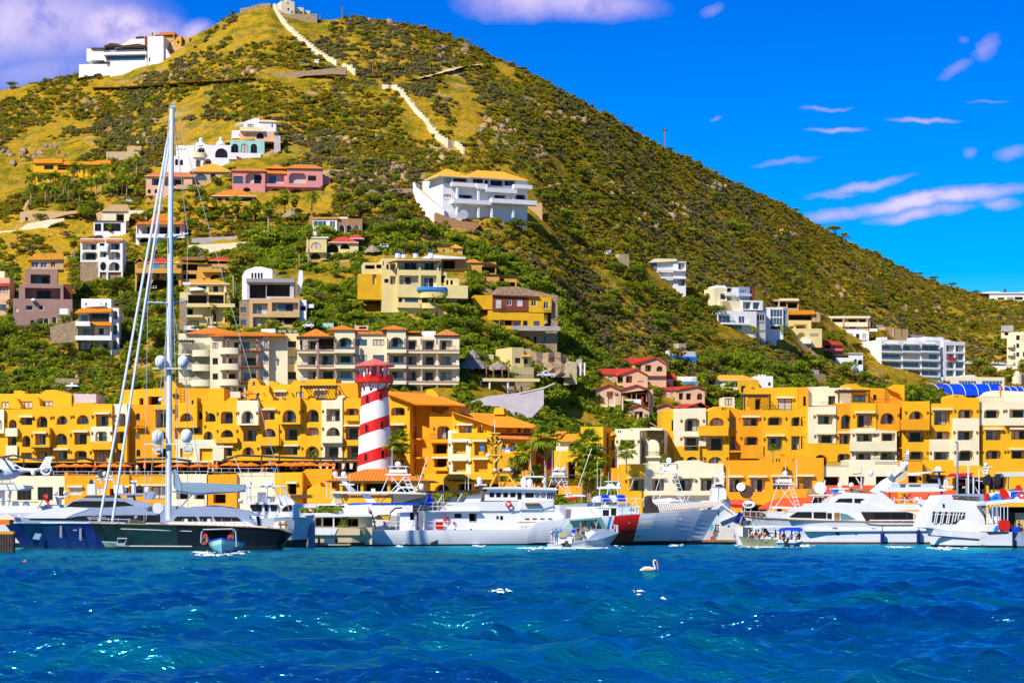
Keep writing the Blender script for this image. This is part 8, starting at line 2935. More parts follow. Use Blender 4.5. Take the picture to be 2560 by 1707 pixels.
for i,x in enumerate(range(-20,160,34)):
 B.rod('piling',[(x,985,0),(x,1260,0)],.3,'pile',8)
 B.rod('derrick_yellow',[(x,968,0),(x,1002,0)],.32,'pile_cap',8)
B.boxr('orange','-40 825 115 888',2,4,'orange_cabin')
B.s(CV,'-60 830 20 770 100 760 170 800 190 850',4,7,'boat_cover')
zm(5.226,1780,1100)
B=H('dock_piling','dark steel piling at the bow of the big white yacht','piling',(455,1350),Y=282)
B.rod(DG,[(455,1050,0),(455,1360,0)],.5,'shaft',12)
B=H('red_tent','red canvas tent beside the oval fish sign','tent',(300,920),Y=330,land='the red canvas tent')
plane(B,'orange_red',[(175,850,0),(400,868,0),(420,800,4),(380,775,4),(260,775,4)],.1)
B.s('red','170 830 400 838 400 880 330 882 240 872 180 850',-.15,0,'valance')
for x in(200,300,395):
 B.rod(FW,[(x,850,.1),(x,1000,.1)],.06,PO)
B=H('orange_tent','wide orange red tent roof behind the narrow tower boat','tent',(1000,930),Y=334,land='the wide orange tent')
plane(B,'orange_red',[(600,885,0),(1280,880,0),(1350,770,5),(1300,748,5),(900,755,5),(740,805,3)],.12)
B.s('orange_red','600 880 740 880 745 905 610 905',-.1,.02,'valance')
for x in(620,740,900,1150):
 B.rod(WO,[(x,885,.1),(x,1010,.1)],.08,PO)
B.w(BN,'420 820 720 850 720 930 420 930','D 450 860 700 925',3,3,'kiosk',3)
B=H('oval_sign','white oval sign with a dark fish over two pale posts','sign',(478,915),Y=322)
a,z=B.P(478,838,0)
k=B.mpp()
g=M()
lp=[(a+82*k*math.cos(6.2832*i/28),z+50*k*math.sin(6.2832*i/28))for i in range(28)]
g.ext(lp,-.08,.08)
o=g.ob('board',B.root,GW)
fixn(o.data)
B.plate(DG,'412 832 425 826 432 836 460 836 505 828 525 830 520 848 480 850 430 842 420 848',-.09,.03,'fish')
B.plate('mauve','440 850 480 854 520 850 512 860 470 862 432 866',-.09,.03,'fish')
for x in(428,506):
 B.rod(CV,[(x,865,.1),(x,920,.1)],.06,PO)
B.rods(WO,[[(470,800,.3),(500,760,.3),(530,795,.3)],[(500,760,.3),(500,800,.3)]],.07,'bracket')
for i,(x,y,w_)in enumerate(((375,620,22),(435,682,36),(1402,635,32),(1320,715,34))):
 B=H('satellite_dish',['small white satellite dish on the amber row wall','brown mesh satellite dish edge on below the amber row window','pale satellite dish above the orange tent','brown mesh satellite dish leaning over the orange tent'][i],'dish',(x,y+40),Y=380)
 g=M()
 a,z=B.P(x,y)
 g.lathe((0,0,0),[(.05,0),(.6*w_/30,.12),(1.0*w_/30,.4)],12)
 o=g.ob('dish',B.root,[BW,BN,BW,WO][i],loc=(a,-.4,z))
 o.rotation_euler=(rad(70),rad([-20,40,10,-50][i]),0)
 B.rod(IR,[(x,y+10,-.1),(x,y+45,.2)],.05,'mount')
 # --- the big white yacht on the east side
B=H('white_motor_yacht','big white two deck motor yacht with long dark windows and a swept radar arch','yacht',(1500,1350),Y=292,yaw=2,land='the big white yacht')
hull(B,[(388,988,500,1340,0,0),(520,1002,590,1345,.42,.12),(700,1015,740,1348,.68,.34),(900,1025,925,1349,.86,.6),(1090,1035,1105,1349,.95,.74),(1500,1050,1500,1349,1,.88),(2000,1060,2000,1349,1,.92),(2870,1065,2870,1349,1,.92)],7.4,BW,'antifoul_red',8,1.7,.93,BW,rub='teak')
B.s(BW,'980 1000 1090 935 1060 915 1400 820 1480 815 1700 812 2050 830 2370 920 2860 935 2900 1070 2000 1075 1000 1030',.8,6.6,'main_deckhouse')
SG(B,'1005 1002 1110 935 1300 935 1300 1015 1040 1008',.78,WN)
SG(B,'1326 936 1490 938 1490 1024 1326 1018',.78,WN)
SG(B,'1505 950 1562 950 1562 1028 1505 1024',.76,'door')
SG(B,'1596 945 1665 945 1665 1040 1596 1040',.78,'door',WO)
SG(B,'1675 950 1760 965 1880 1035 1680 1042',.78,'side_screen','glass_green')
B.s(GW,'1500 830 1560 760 1680 700 1760 680 2080 700 2200 780 2330 880 2400 935 1480 900',1.2,6.2,'upper_deckhouse')
SG(B,'1580 828 1660 762 1830 758 1830 826',1.18,WN)
SG(B,'1858 760 1960 762 2070 790 2095 803 2050 822 1860 826',1.18,WN)
SG(B,'2120 775 2240 785 2235 815 2180 828 2140 810',1.18,WN)
B.s(WO,'1790 628 1900 640 2060 650 2060 678 1990 675',1.8,5.5,'sun_awning')
for x,r_ in((1672,32),(1822,33)):
 B.sat(BW,x,618,r_,66,3.4)
B.boxr(GW,'1580 625 1800 640',2.2,5,'dome_shelf')
B.boxr(SK,'1572 640 1635 690',2.6,4,'cover')
for x,w_ in((1690,40),(1880,34)):
 B.s(BW,(x-w_,680,x-w_+10,640,x+w_,635,x+w_+14,690),2.4,4.6,'sofa')
whip(B,1952,340,640,2,AL_,.12)
B.rods(IR,[[(1845,445,2),(1952,432,2)]],.05,'wind_vane')
B.rods(GW,[[(1880,480,2),(1935,575,2)],[(1480,520,2),(1455,700,2)]],.08,'fishing_rod')
for x0,x1,t_ in((1568,1640,1140),(2080,2150,1150)):
 SG(B,(x0,t_,x1,t_,x1-8,t_+10,x0+6,t_+10),.12,'hull_slot')
for x in(1222,1640,1880,2275,2520):
 SG(B,(x-28,1206,x+28,1208,x+24,1232,x,1236,x-24,1228),.30 if x>1400 else 1.0,'porthole')
B.s(BW,'1195 1165 2900 1150 2900 1182 1480 1190 1230 1190',-.06,.4,'hull_knuckle')
B.s('teak','1000 1034 1500 1052 1990 1058 2050 1085 2180 1098 2700 1098 2820 1066 2870 1066 2870 1074 2830 1074 2710 1106 2180 1106 2040 1094 1985 1066 1500 1060 1000 1042',-.05,.3,'cap_rail')
zm(5.226,2140,1100)
SG(B,'60 935 660 935 720 948 850 1010 965 1058 860 1095 240 1092 130 1058',.76,'aft_opening',DK)
for x0,x1 in((235,430),(458,650),(678,745)):
 SG(B,(x0,955,x1,952,x1,1078,x0,1080),.70,WN,'glass')
SG(B,'742 960 860 1015 870 1080 742 1080',.70,'curtain',CT)
B.rods(FW,[[(180,1045,.5),(880,1045,.5)]]+[[(x,1045,.5),(x,1090,.5)]for x in(180,320,470,620,760,880)],.06,'rail')
B.s(GW,'180 670 340 530 440 470 560 350 640 270 690 290 600 400 500 480 430 620 400 640 340 690',2.2,2.9,'radar_arch')
B.s(BB,'470 550 500 490 600 415 690 400 640 520 560 545',2.4,4.6,'arch_top')
B.s(GW,'640 400 660 150 680 120 690 130 672 400',3.2,3.6,'signal_mast')
for y in(180,205,240):
 B.boxr(GW,(640,y,690,y+7),3.0,3.8,'yard')
B.sat(BW,438,488,36,76,2)
B.sat(BW,195,470,32,80,4)
B.ball(BW,590,295,22,3,1)
B.ball(BW,530,370,18,3,1)
B.s(GW,'310 655 330 635 900 628 1080 630 1180 640 1170 662 1050 672 400 676',1.2,5.8,'boat_deck')
B.w(AL_,'450 565 1085 565 1085 632 450 632','w1 575 570 660 628; w1 690 575 860 622',1.6,4,'bar')
B.s(BW,'1050 410 1052 370 1080 340 1105 345 1118 412',2.5,4,'covered_radar')
B.boxr(DG,'1040 405 1172 418',2.2,4.4,'radar_shelf')
B.rod(DG,[(1085,415,3),(1090,640,3)],.16,PO)
B.rods('sail_blue',[[(1085,500,2.2),(1120,700,2.2)]],.18,'flag_pole')
B.s(BW,'340 680 440 760 520 830 860 840 980 830 1000 860 900 900 400 920 100 900 60 800',1.0,6.2,'aft_deck_bulwark')
B.rods(FW,[[(345,700,1),(480,790,1)],[(500,780,1),(860,780,1)]]+[[(x,740,1),(x,835,1)]for x in(500,640,760,850)],.06,'rail')
B.rods(FD,[[(440,680,2),(440,780,2)],[(600,700,2),(740,820,2)],[(720,700,2),(580,820,2)],[(640,690,2),(630,820,2)]],.07,'deck_frame')
B.ball(BW,800,772,34,1.6,.9,'buoy')
B.s(BW,'825 830 835 775 960 775 985 800 975 860 930 870',.7,2.5,'life_raft')
B.plate('grey','840 842 950 850 930 880 860 870',.68,.03,'raft_cradle')
for x,y0 in((342,1190),(815,1160)):
 a,z=B.P(x,y0+12,-.25)
 a1,z1=B.P(x,1345,-.25)
 g=M()
 k=B.mpp()*25
 g.tube([(a,-.3,z),(a,-.3,z-k),(a,-.3,z1+k),(a,-.3,z1)],k,10)
 g.ob('fender',B.root,'navy_hull',smooth=True)
 B.rod(IR,[(x,1090,.2),(x,y0,-.2)],.04,'fender_line')
zm(5.226,1780,1100)
B.rods(FW,[[(400,930,1.6),(700,935,1.0),(1000,945,.9)]]+[[(x,935,1.4),(x,1000,1.4)]for x in(420,500,580,640,740)],.04,'bow_rail')
B.dome(DG,665,1000,40,52,1.6,'windlass_cover')
for i,(x,y)in enumerate(((375,950),(400,1000))):
 B.rod('navy_hull',[(x,y,3.2),(x-70+40*i,y+130-30*i,3.0)],.32,'bow_fender',8)
SG(B,'585 1022 625 1024 615 1045 592 1040',2.0,'anchor')
B=H('black_windowed_cruiser','small white cruiser with black windows behind the big white yacht','boat',(1480,1000),Y=318,yaw=2)
hull(B,[(1200,830,1230,1200,.3,.2),(1320,825,1330,1200,.9,.8),(1650,820,1650,1200,1,.9)],4.5,BW,'boot')
B.s(GW,'1318 725 1330 708 1640 705 1660 725',.4,4,'hardtop')
SG(B,'1300 828 1340 750 1600 735 1610 800 1560 828',.5,'windscreen')
B.rods(GW,[[(1345,720,.5),(1300,830,.5)],[(1440,715,.5),(1435,830,.5)],[(1380,715,.5),(1390,830,.5)],[(1465,715,.5),(1460,830,.5)]],.07,'hardtop_leg')
# --- catamaran and tour boat
zm(5.226,2140,1100)
B=H('catamaran_ferry','white passenger catamaran with slatted black side windows and a slab cabin','catamaran',(1300,1390),Y=260,yaw=5,land='the white catamaran')
hull(B,[(905,1140,985,1382,0,0),(960,1150,1020,1385,.4,.2),(1060,1160,1100,1388,.8,.6),(1250,1172,1270,1390,1,.9),(1650,1200,1645,1392,1,.95)],3.0,BW,'boot')
B.s('navy_hull','945 1235 1640 1290 1640 1302 950 1248',-.04,.3,'hull_stripe')
B.s(BW,'985 920 1060 830 1130 715 1250 710 1270 775 1600 800 1640 860 1690 1080 1630 1210 905 1140',.5,6,'cabin')
SG(B,'1005 930 1425 940 1410 1024 1345 1028 1300 1090 990 1070',.48,'window_band','glass')
for i,x in enumerate((1030,1055,1110,1135,1190,1215,1262,1300,1340,1385)):
 B.plate(GW,(x+12,930,x+24,930,x-4,1085-max(0,i-6)*22,x-18,1085-max(0,i-6)*22),.42,.05,'window_bar')
B.plate(GW,'1015 962 1420 972 1420 980 1012 970',.41,.05,'window_bar')
SG(B,'1130 832 1155 830 1155 875 1132 875',.47,'deck_light')
B.s(SB,'1140 712 1400 700 1690 700 1710 730 1690 790 1610 800 1610 745 1260 722',1.5,6,'roof_deck')
B.rods(DG,[[(1255,725,.8),(1610,745,.8),(1625,800,.8)],[(1270,760,.8),(1615,775,.8)]]+[[(x,728,.8),(x+4,790,.8)]for x in(1300,1380,1395,1450,1500,1550)],.05,'roof_rail')
B.w(SB,'1640 880 1700 880 1700 1390 1640 1390','',1.5,4,'stern_face')
B.rods(IR,[[(1640,1115,.6),(1640,1230,.6)],[(1640,1150,.6),(1690,1170,.6)],[(1690,1110,.8),(1690,1230,.8)]],.06,'stern_gate')
B=H('tour_boat','white tour boat with a red bundled canopy, blue fin sign and open passenger deck','tour boat',(1900,1395),Y=256,yaw=3,land='the red and blue tour boat')
hull(B,[(1690,1200,1705,1390,1,.9),(1860,1200,1860,1392,1,.9),(2040,1200,2040,1395,1,.9)],3.0,BW,'boot')
hull(B,[(2050,1205,2075,1400,.4,.3),(2150,1205,2160,1402,.9,.8),(2400,1205,2400,1402,1,.9)],3.5,SB,'boot')
B.s(DK,'1700 1192 1990 1195 1995 1212 1730 1222',-.05,2.9,'deck_edge')
B.s(GW,'1690 820 1720 795 2000 770 2400 762 2400 815 2000 815 1700 850',.2,4.6,'upper_deck')
for x in(1725,1785,1842,1890,1935,1982):
 B.rod(AL_,[(x,830,.4),(x,1090,.4)],.06,PO)
B.rods(IR,[[(1730,850,.6),(1760,990,.6),(1810,1080,.6)]],.06,'cable')
B.w(BN,'1890 870 2400 870 2400 1190 1890 1190','D 1900 885 2380 940',2.0,3,'cabin_wall')
B.w(CT,'2080 950 2400 940 2400 1190 2080 1190','',1.7,.25,'cabin_wall')
B.s(BW,'1730 990 1790 870 1860 870 1880 1080 1730 1080',1.2,2,'stair')
B.s(BW,'1700 1110 1890 1085 1890 1190 1700 1195',.3,3,'side_panel')
B.plate(SK,'1790 1190 1815 1130 1870 1090 1850 1190',.28,.04,'fin_mark')
B.s(BW,'1690 800 1690 700 1880 670 2400 650 2400 770 2010 775',1.0,1.3,'sign_board')
B.plate(SK,'1715 800 1760 740 1830 692 1880 700 1940 740 1950 775',.98,.05,'fin_sign')
B.plate('blue','1785 770 1800 745 1850 735 1850 755 1820 770',.92,.04,'fin_mark')
for y in(715,765):
 B.rod('red',[(1700,y-20,.8),(1702,y+25,.8)],.3,'red_buoy',8)
B.plate('blue','2022 672 2140 668 2060 720 2022 770',.98,.05,'wave_mark')
B.plate('blue','2040 770 2060 730 2130 700 2130 712 2075 740 2055 770',.97,.05,'wave_mark')
B.s('red','1880 640 1930 622 1990 690 2012 750 1900 755 1888 700',.6,1.0,'folded_canopy')
B.s('red','1862 1080 1900 1040 1960 1035 2010 1060 2015 1150 1960 1190 1870 1160',.1,.9,'life_vest_rack')
LB(B,2160,712,40,.9)
B.s('royal','2035 1140 2130 1130 2140 1200 2038 1202',.4,1.4,'cool_box')
B.plate('red','2085 590 2140 585 2145 655 2085 660',2,.4,'red_barrel')
B.s(BW,'1990 690 2060 640 2180 620 2180 680',2.5,4,'upper_seat')
B.s(CV,'1900 430 1960 415 2400 412 2400 480 2330 470 1940 478',1.2,4.6,'sun_roof')
B.rods(DG,[[(1935,480,1.4),(1935,640,1.4)],[(1990,480,1.4),(1990,640,1.4)]],.06,'roof_post')
B.rods(DG,[[(1740,540,1.5),(1750,690,1.5)],[(1800,470,1.5),(1800,680,1.5)],[(1850,480,1.5),(1850,660,1.5)]],.1,'outboard_stand')
for x in(1720,1850):
 B.s(DK,(x-40,570,x-30,480,x+20,440,x+45,470,x+40,560,x+10,590),1.0,2.0,'outboard_motor')
B.rods(GW,[[(1650,360,1.5),(1680,470,1.5)],[(1730,360,1.5),(1710,470,1.5)],[(1650,360,1.5),(1775,352,1.5)],[(1660,400,1.5),(1725,395,1.5)],[(1668,435,1.5),(1720,430,1.5)]],.08,'tower_frame')
B.sat(BW,1698,352,26,60,1.6)
for x,y0,r_ in((1468,330,.12),(1608,380,.08),(1530,450,.06)):
 B2=H('flag_pole',['tall white pole between the catamaran and the red awning','thin white pole beside the outboard rack','short white pole under the red awning'][[1468,1608,1530].index(x)],'pole',(x,700),Y=300)
 B2.rod(GW,[(x,y0),(x,760)],r_,'shaft',6)
B2=H('lamp_post','tall grey lamp post with a bent head behind the catamaran roof','lamp post',(1325,700),Y=296)
B2.rod('grey',[(1325,30),(1325,760)],.14,'shaft',8)
B2.rod(DG,[(1325,30),(1305,24)],.12,'lamp_head')
B=H('red_awning_stall','quay stall under a bright red awning with orange shelves','stall',(1400,690),Y=340,land='the red awning stall')
plane(B,'red',[(1170,472,-.5),(1540,462,-.5),(1530,426,2),(1240,432,2)],.1)
B.w(BN,'1310 490 1700 480 1700 690 1310 690','D 1330 510 1460 620; D 1560 520 1690 640',1.5,3,'back_wall',4)
B.s(CT,'1490 560 1500 510 1550 505 1570 560',.8,1.4,'orange_hood')
B.plate('red','1340 560 1400 552 1400 590 1340 595',1,.3,'red_crate')
B.plate('mint','1385 605 1420 600 1420 625 1385 628',.9,.3,'green_crate')
B.rods(FW,[[(1330,490,0),(1690,545,0)],[(1530,560,0),(1600,690,0)]],.07,'boom')
for x in(1180,1440,1540):
 B.rod(FW,[(x,470,-.3),(x,690,-.3)],.06,PO)
B=H('canvas_marquee','tan canvas marquee end propped open beside the covered radar','tent',(1000,560),Y=342)
plane(B,CT,[(970,490,0),(1050,500,0),(1100,440,3),(1030,440,3)],.1)
plane(B,CV,[(660,455,-1),(1040,412,-1),(1040,400,2),(660,430,2)],.1)
B.rods(WO,[[(870,310,0),(1040,470,0)],[(870,430,0),(990,470,0)],[(880,470,0),(940,560,0)]],.07,'stay')
B=H('long_red_tent','long red tent roof behind the white yacht aft deck','tent',(900,760),Y=336)
plane(B,'orange_red',[(560,770,-1),(1330,740,-1),(1300,650,4),(700,665,4)],.12)
B=H('inflatable_rack','blue boat cover and white seats on a rack behind the radar post','boat',(1200,640),Y=300)
B.s(BW,'1130 610 1150 590 1280 598 1270 625 1140 625',.5,2.5,'seat_base')
B.rods(GW,[[(1150,600,1),(1160,520,1)],[(1200,600,1),(1190,520,1)]],.09,'leg')
B.dome(SB,1185,525,38,26,1.4,'cover')
lb=H('lifebuoy','yellow lifebuoy hanging on the amber quay wall','lifebuoy',(1275,600),Y=345)
LB(lb,1275,550,24,0,GD)
B=H('white_dock_box','white bow of a moored boat beside the dark piling','boat',(330,1350),Y=287,yaw=-6)
zm(5.226,1780,1100)
B=None
o_=bpy.data.objects['white_dock_box']
bpy.data.objects.remove(o_)
B=H('moored_skiff','white slab sided skiff moored by the gabled boat shed','boat',(340,1350),Y=286,yaw=2)
hull(B,[(245,1170,330,1345,0,0),(290,1140,345,1348,.5,.3),(430,1130,430,1350,1,.9),(640,1140,640,1350,1,.9)],2.6,BW,BW)
B.s(BW,'480 1130 640 1130 640 1290 480 1290',.8,2.2,'console')
SG(B,'640 1150 700 1150 770 1230 710 1250',.6,'windscreen')
# --- small boats under way
zm(6.72,1360,1270)
B=H('fishing_cruiser','small white fishing boat under way with a mint sunshade and people at the stern','boat',(650,655),Y=258,yaw=6,land='the mint shaded fishing boat')
hull(B,[(105,600,110,660,.9,.85),(400,600,400,662,1,.9),(690,540,690,660,1,.85),(860,530,850,662,.95,.6),(1000,490,970,660,.75,.35),(1150,440,1060,640,.4,.1),(1262,408,1110,600,0,0)],3.3,BW,BW,7,1.8,.95)
B.s(SB,'690 540 850 420 1050 350 1180 385 1262 408 1100 470 900 530',.35,2.9,'foredeck')
B.w(BW,'200 480 470 480 470 600 200 600','',.5,2.2,'transom_box')
SG(B,'245 430 262 402 395 402 385 440 345 490 250 486',.4,'hatch',CT)
B.w(BW,'690 400 860 380 860 540 690 540','',.5,2.2,'console')
B.s('mint','350 300 440 215 470 190 960 150 965 165 1040 320 960 345 430 330',1.5,1.7,'side_curtain')
B.s('glass_green','430 205 900 160 965 150 1050 330 980 345 900 190 470 215',.4,2.9,'sunshade')
SG(B,'800 295 900 285 1010 340 880 350 800 330',.6,'windscreen',DK)
B.rods(AL_,[[(110,350,.5),(300,338,.5),(500,350,.5)],[(110,350,.5),(105,600,.5)],[(330,320,.6),(440,215,.6)],[(290,180,.6),(340,180,.6),(330,320,.6)],[(590,400,.5),(660,480,.5)],[(870,340,.5),(910,170,.5)],[(600,180,.6),(620,330,.6)],[(820,170,.6),(900,340,.6)],[(760,0,.6),(880,150,.6)]],.04,'frame')
B.rods(GW,[[(1105,400,.9),(1125,280,.9),(1240,285,.9),(1240,400,.9)],[(1120,310,.9),(1160,400,.9)],[(1190,300,.9),(1165,400,.9)],[(1215,290,.9),(1220,400,.9)]],.05,'pulpit')
B.s(DG,'345 650 355 560 370 545 410 548 415 640 400 660',-.3,.3,'outboard_motor')
B.s(DK,'285 590 350 580 350 640 290 600',-.2,.2,'motor_bracket')
person('person in a blue shirt and blue shorts standing at the fishing boat stern',B,205,600,.5,'stand','cloth_blue','cloth_blue')
person('person in a striped pale shirt and white trousers leaning at the fishing boat stern',B,140,600,.9,'reach',CW,CW,rz=1.0)
person('person in a light blue top behind the fishing boat transom box',B,270,590,1.6,'stand',SK,CW)
person('person in a blue vest beside the fishing boat console',B,500,580,1.2,'stand','royal',CW)
person('person in a dark shirt and khaki shorts standing amidships on the fishing boat',B,570,560,.6,'reach',CD,'cloth_khaki',rz=.4)
person('person in dark clothes sitting amidships on the fishing boat',B,645,545,.7,'sit',CD,CD,rz=1.2)
person('person with long dark hair by the fishing boat console',B,690,470,1.0,'stand','cloth_khaki','cloth_khaki')
for i,x in enumerate((755,800)):
 person(['person in a white shirt seated on the fishing boat foredeck','person in a pale shirt standing by the fishing boat windscreen'][i],B,x,520,1.3,['sit','stand'][i],CW,CW)
zm(6.4,1820,1290)
B=H('green_panga','long pale green panga boat with a white sun roof and passengers in orange vests','boat',(450,460),Y=266,yaw=2,land='the green panga')
hull(B,[(165,315,235,458,0,0),(240,330,290,460,.5,.3),(340,348,370,462,.85,.6),(500,365,510,462,1,.8),(800,370,800,460,1,.9)],2.4,'panga_green','panga_green',6,1.4,.95,WO)
B.s(BW,'280 165 320 150 700 148 1130 158 1130 172 700 178 285 178',.2,2.4,'sun_roof')
for x in(330,560,740,930):
 B.rod(AL_,[(x,175,.4),(x,380,.4)],.05,'roof_post')
B.w(BW,'650 262 730 262 720 330 640 330','',.8,.6,'console')
SG(B,'535 195 610 195 670 280 620 290',.5,'windscreen')
B.plate('panga_green','575 388 640 388 640 410 575 410',.05,.02,'number_patch')
for i,(x,sh,leg)in enumerate(((375,CW,'cloth_blue'),(450,CD,CD),(490,CW,'cloth_khaki'),(550,CD,'cloth_blue'),(590,CW,CW),(760,CD,'cloth_khaki'))):
 person(['passenger in an orange vest nearest the green panga bow','second passenger in an orange vest from the green panga bow','passenger in an orange vest and pale hat on the green panga','passenger in an orange vest and dark shirt amidships on the green panga','passenger in an orange vest and white shirt by the green panga console','passenger in a brown top behind the green panga console'][i],B,x,395,.7+.5*(i%2),'sit',sh,leg,rz=-1.3,hat=CV if i==2 else None,vest='life_orange' if i<5 else False)
person('person in a light blue shirt standing at the dark piling on the green panga bow',B,355,350,1.5,'stand',SK,CW)
B=H('blue_roof_panga','small pale blue panga with a bright blue canopy and passengers in orange vests','boat',(1000,478),Y=261,yaw=-8,land='the blue canopy panga')
hull(B,[(765,405,790,480,.9,.8),(900,410,900,482,1,.85),(1060,410,1050,482,1,.8),(1180,385,1130,478,.6,.3),(1215,375,1150,475,0,0)],2.4,'aqua','aqua',6,1.4,.95,WO)
B.s(BW,'770 405 900 410 1060 410 1215 375 1210 390 1060 425 770 420',-.03,.15,'gunwale')
B.s('royal','790 225 850 190 950 180 1130 178 1190 200 1180 235 1130 242 950 225 830 238',.1,2.3,'canopy')
for x in(850,935,1075,1180):
 B.rod(AL_,[(x,225,.3),(x,420,.3)],.04,'canopy_post')
B.s(DK,'895 470 900 400 930 395 960 410 950 475',-.4,.2,'outboard_motor')
LB(B,1090,295,26,1.5,BW)
for i,(x,v_)in enumerate(((835,1),(895,1),(1020,0),(1140,1))):
 person(['passenger in an orange vest at the blue canopy panga stern','second passenger in an orange vest at the blue canopy panga stern','person in a blue shirt steering the blue canopy panga','passenger in an orange red vest near the blue canopy panga bow'][i],B,x,425,.6+.4*(i%2),'sit',CD if v_ else 'royal',CD,rz=[1.2,1.2,-1.2,-1.2][i],vest='life_orange' if v_ else False,sc=1.05)
zm(4.9,420,1140)
B=H('canopy_panga','small turquoise panga seen bow on with a dark canopy, throwing white spray','boat',(620,1195),Y=213,yaw=0,land='the turquoise panga')
q=M()
sec=[(-6.0,.95,1.02,0),(-4,1.0,1.0,.0),(-2.2,.96,1.05,.0),(-1.0,.80,1.15,.0),(0,.5,1.27,.0),(.7,.16,1.4,.1),(.95,.01,1.45,.3)]
k=B.mpp()
ac,_=B.P(620,1195,0)
hw=215*k
zt=lambda f:(1195-1010)*k*f/1.45
for y,w_,zz,zk in sec:
 b=3.0-y*.75
 for t,wt in((0,1.0),(.33,.90),(.66,.66),(1,.05)):
  q.v.append((ac-hw*w_*wt,b,zt(zz)*(1-t)+(-.25+zk)*t))
 for t,wt in((1,.05),(.66,.66),(.33,.90),(0,1.0)):
  q.v.append((ac+hw*w_*wt,b,zt(zz)*(1-t)+(-.25+zk)*t))
for i in range(len(sec)-1):
 for j in range(7):
  q.f.append([i*8+j,i*8+j+1,(i+1)*8+j+1,(i+1)*8+j])
  q.m.append(1 if j in(0,6)else 0)
o=q.ob('hull',B.root,['aqua','mint'])
fixn(o.data)
g=M()
for sd in(0,7):
 g.tube([(q.v[i*8+sd][0],q.v[i*8+sd][1],q.v[i*8+sd][2]+.03)for i in range(len(sec))],.07,6)
g.ob('gunwale',B.root,'royal')
B.w(CK,'470 905 795 900 800 1060 465 1060','',5.5,.3,'canopy_back')
B.s(CK,'410 925 425 898 460 890 770 888 812 898 830 930 810 935 780 908 450 910 430 935',3.2,7,'canopy')
B.rods(AL_,[[(403,1060,3.2),(412,930,3.2),(430,898,3.2),(790,890,3.2),(830,925,3.2),(840,1110,3.2)],[(455,1050,5),(460,960,5)],[(480,1050,4),(475,960,4)],[(800,1050,4),(795,920,4)]],.06,'canopy_frame')
B.s(CO,'410 1075 425 1035 470 1030 475 1060 430 1085',4.6,5.2,'red_vest')
B.s('red','705 1060 740 1035 800 1030 840 1060 838 1085 790 1080',4.6,5.2,'red_vest')
person('person in a red vest sitting low in the turquoise panga',B,450,1085,3.4,'sit',CO,CD,rz=0)
person('second person in a red vest at the canopy side of the turquoise panga',B,770,1085,3.6,'sit',CO,CD,rz=0)
zm(4.2,0,940)
TB=H('deck_bench','low wooden bench on the restaurant terrace','bench',(1450,1030),Y=389)
TB.boxr(WO,'1420 1000 1490 1006',0,.5,'seat')
for x in(1425,1482):
 TB.boxr(WO,(x,1006,x+5,1030),.1,.4,'leg')
for i,(x,ps,sh,lg,lb)in enumerate(((1370,'sit',PH_,CW,'guest in a pale pink top seated by the terrace rail'),(1438,'stand',CW,'cloth_khaki','guest in a white shirt standing by the terrace rail behind the mast'),(1225,'stand',CW,CD,'guest in a white top between the two furled sails'),(1305,'sit','cloth_khaki',CD,'guest in a khaki top seated beyond the furled sails'),(2010,'stand','orange',CD,'waiter in an orange shirt and dark trousers on the terrace'),(985,'sit',CW,CW,'guest in white seated by the amber wall'))):
 person(lb,TB,x,1030,.4+.3*(i%3),ps,sh,lg,rz=(-1)**i*.6)
zm(4.9,420,1140)
TB=H('sun_lounger','low lounger on the terrace with two sunbathing guests','lounger',(1180,215),Y=387)
TB.boxr(CV,'1120 192 1230 198',0,.8,'cushion')
for x in(1125,1222):
 TB.boxr(WO,(x,198,x+5,215),.1,.6,'leg')
person('sunbathing guest in red swimwear on the terrace lounger',TB,1165,215,.3,'sit','skin',CO,rz=-1.2)
person('second sunbathing guest in dark swimwear on the terrace lounger',TB,1210,215,.4,'sit','skin',CD,rz=-1.2)
zm(5.226,2140,1100)
TB=bpy.data.objects
B=H('deck_chair','dark deck chair on the tour boat stern','chair',(2140,1200),Y=257)
B.boxr(DK,'2095 1160 2165 1168',.5,1,'seat')
B.boxr(DK,'2150 1100 2165 1160',.9,1,'back')
for x in(2098,2158):
 B.boxr(DK,(x,1168,x+6,1200),.6,.9,'leg')
person('person in dark clothes seated on the tour boat deck chair',B,2130,1200,.4,'sit',CD,CD,rz=.9)
B=H('deck_stool','small stool on the big white yacht aft deck','stool',(960,830),Y=296)
B.boxr(DK,'940 800 985 806',.4,.8,'seat')
B.boxr(DK,'958 806 966 835',.55,.65,'leg')
person('person in black on the big white yacht aft deck',B,955,835,.2,'sit',CD,CD,rz=-.8)
# --- birds and buoy
zm(13.44,1580,1410)
B=H('pelican','white headed pelican floating on the blue water with its yellow bill tucked down','pelican',(600,575),Y=128,yaw=4)
B.root.location.z=sea_z(B.Ox,B.Oy)+.06
B.root.location.y+=.4
k=B.mpp()
me=bpy.data.meshes.new('body')
jv=[(270,560,.02),(340,525,.07),(430,510,.13),(540,510,.15),(650,520,.14),(740,515,.10),(800,500,.06),(775,420,.05),(745,330,.045),(735,250,.045),(760,205,.06),(810,215,.055),(835,240,.04)]
me.from_pydata([(lambda p:(p[0],0,p[1]))(B.P(x,y,0))for x,y,r in jv],[(i,i+1)for i in range(len(jv)-1)],[])
o=bpy.data.objects.new('tmp',me)
col.objects.link(o)
o.modifiers.new('skin','SKIN')
for i,j in enumerate(jv):
 me.skin_vertices[0].data[i].radius=(j[2],j[2]*(1.15 if i<6 else 1))
 me.skin_vertices[0].data[i].use_root=i==3
o.modifiers.new('sub','SUBSURF').levels=2
out=bpy.data.meshes.new_from_object(o.evaluated_get(bpy.context.evaluated_depsgraph_get()))
bpy.data.objects.remove(o)
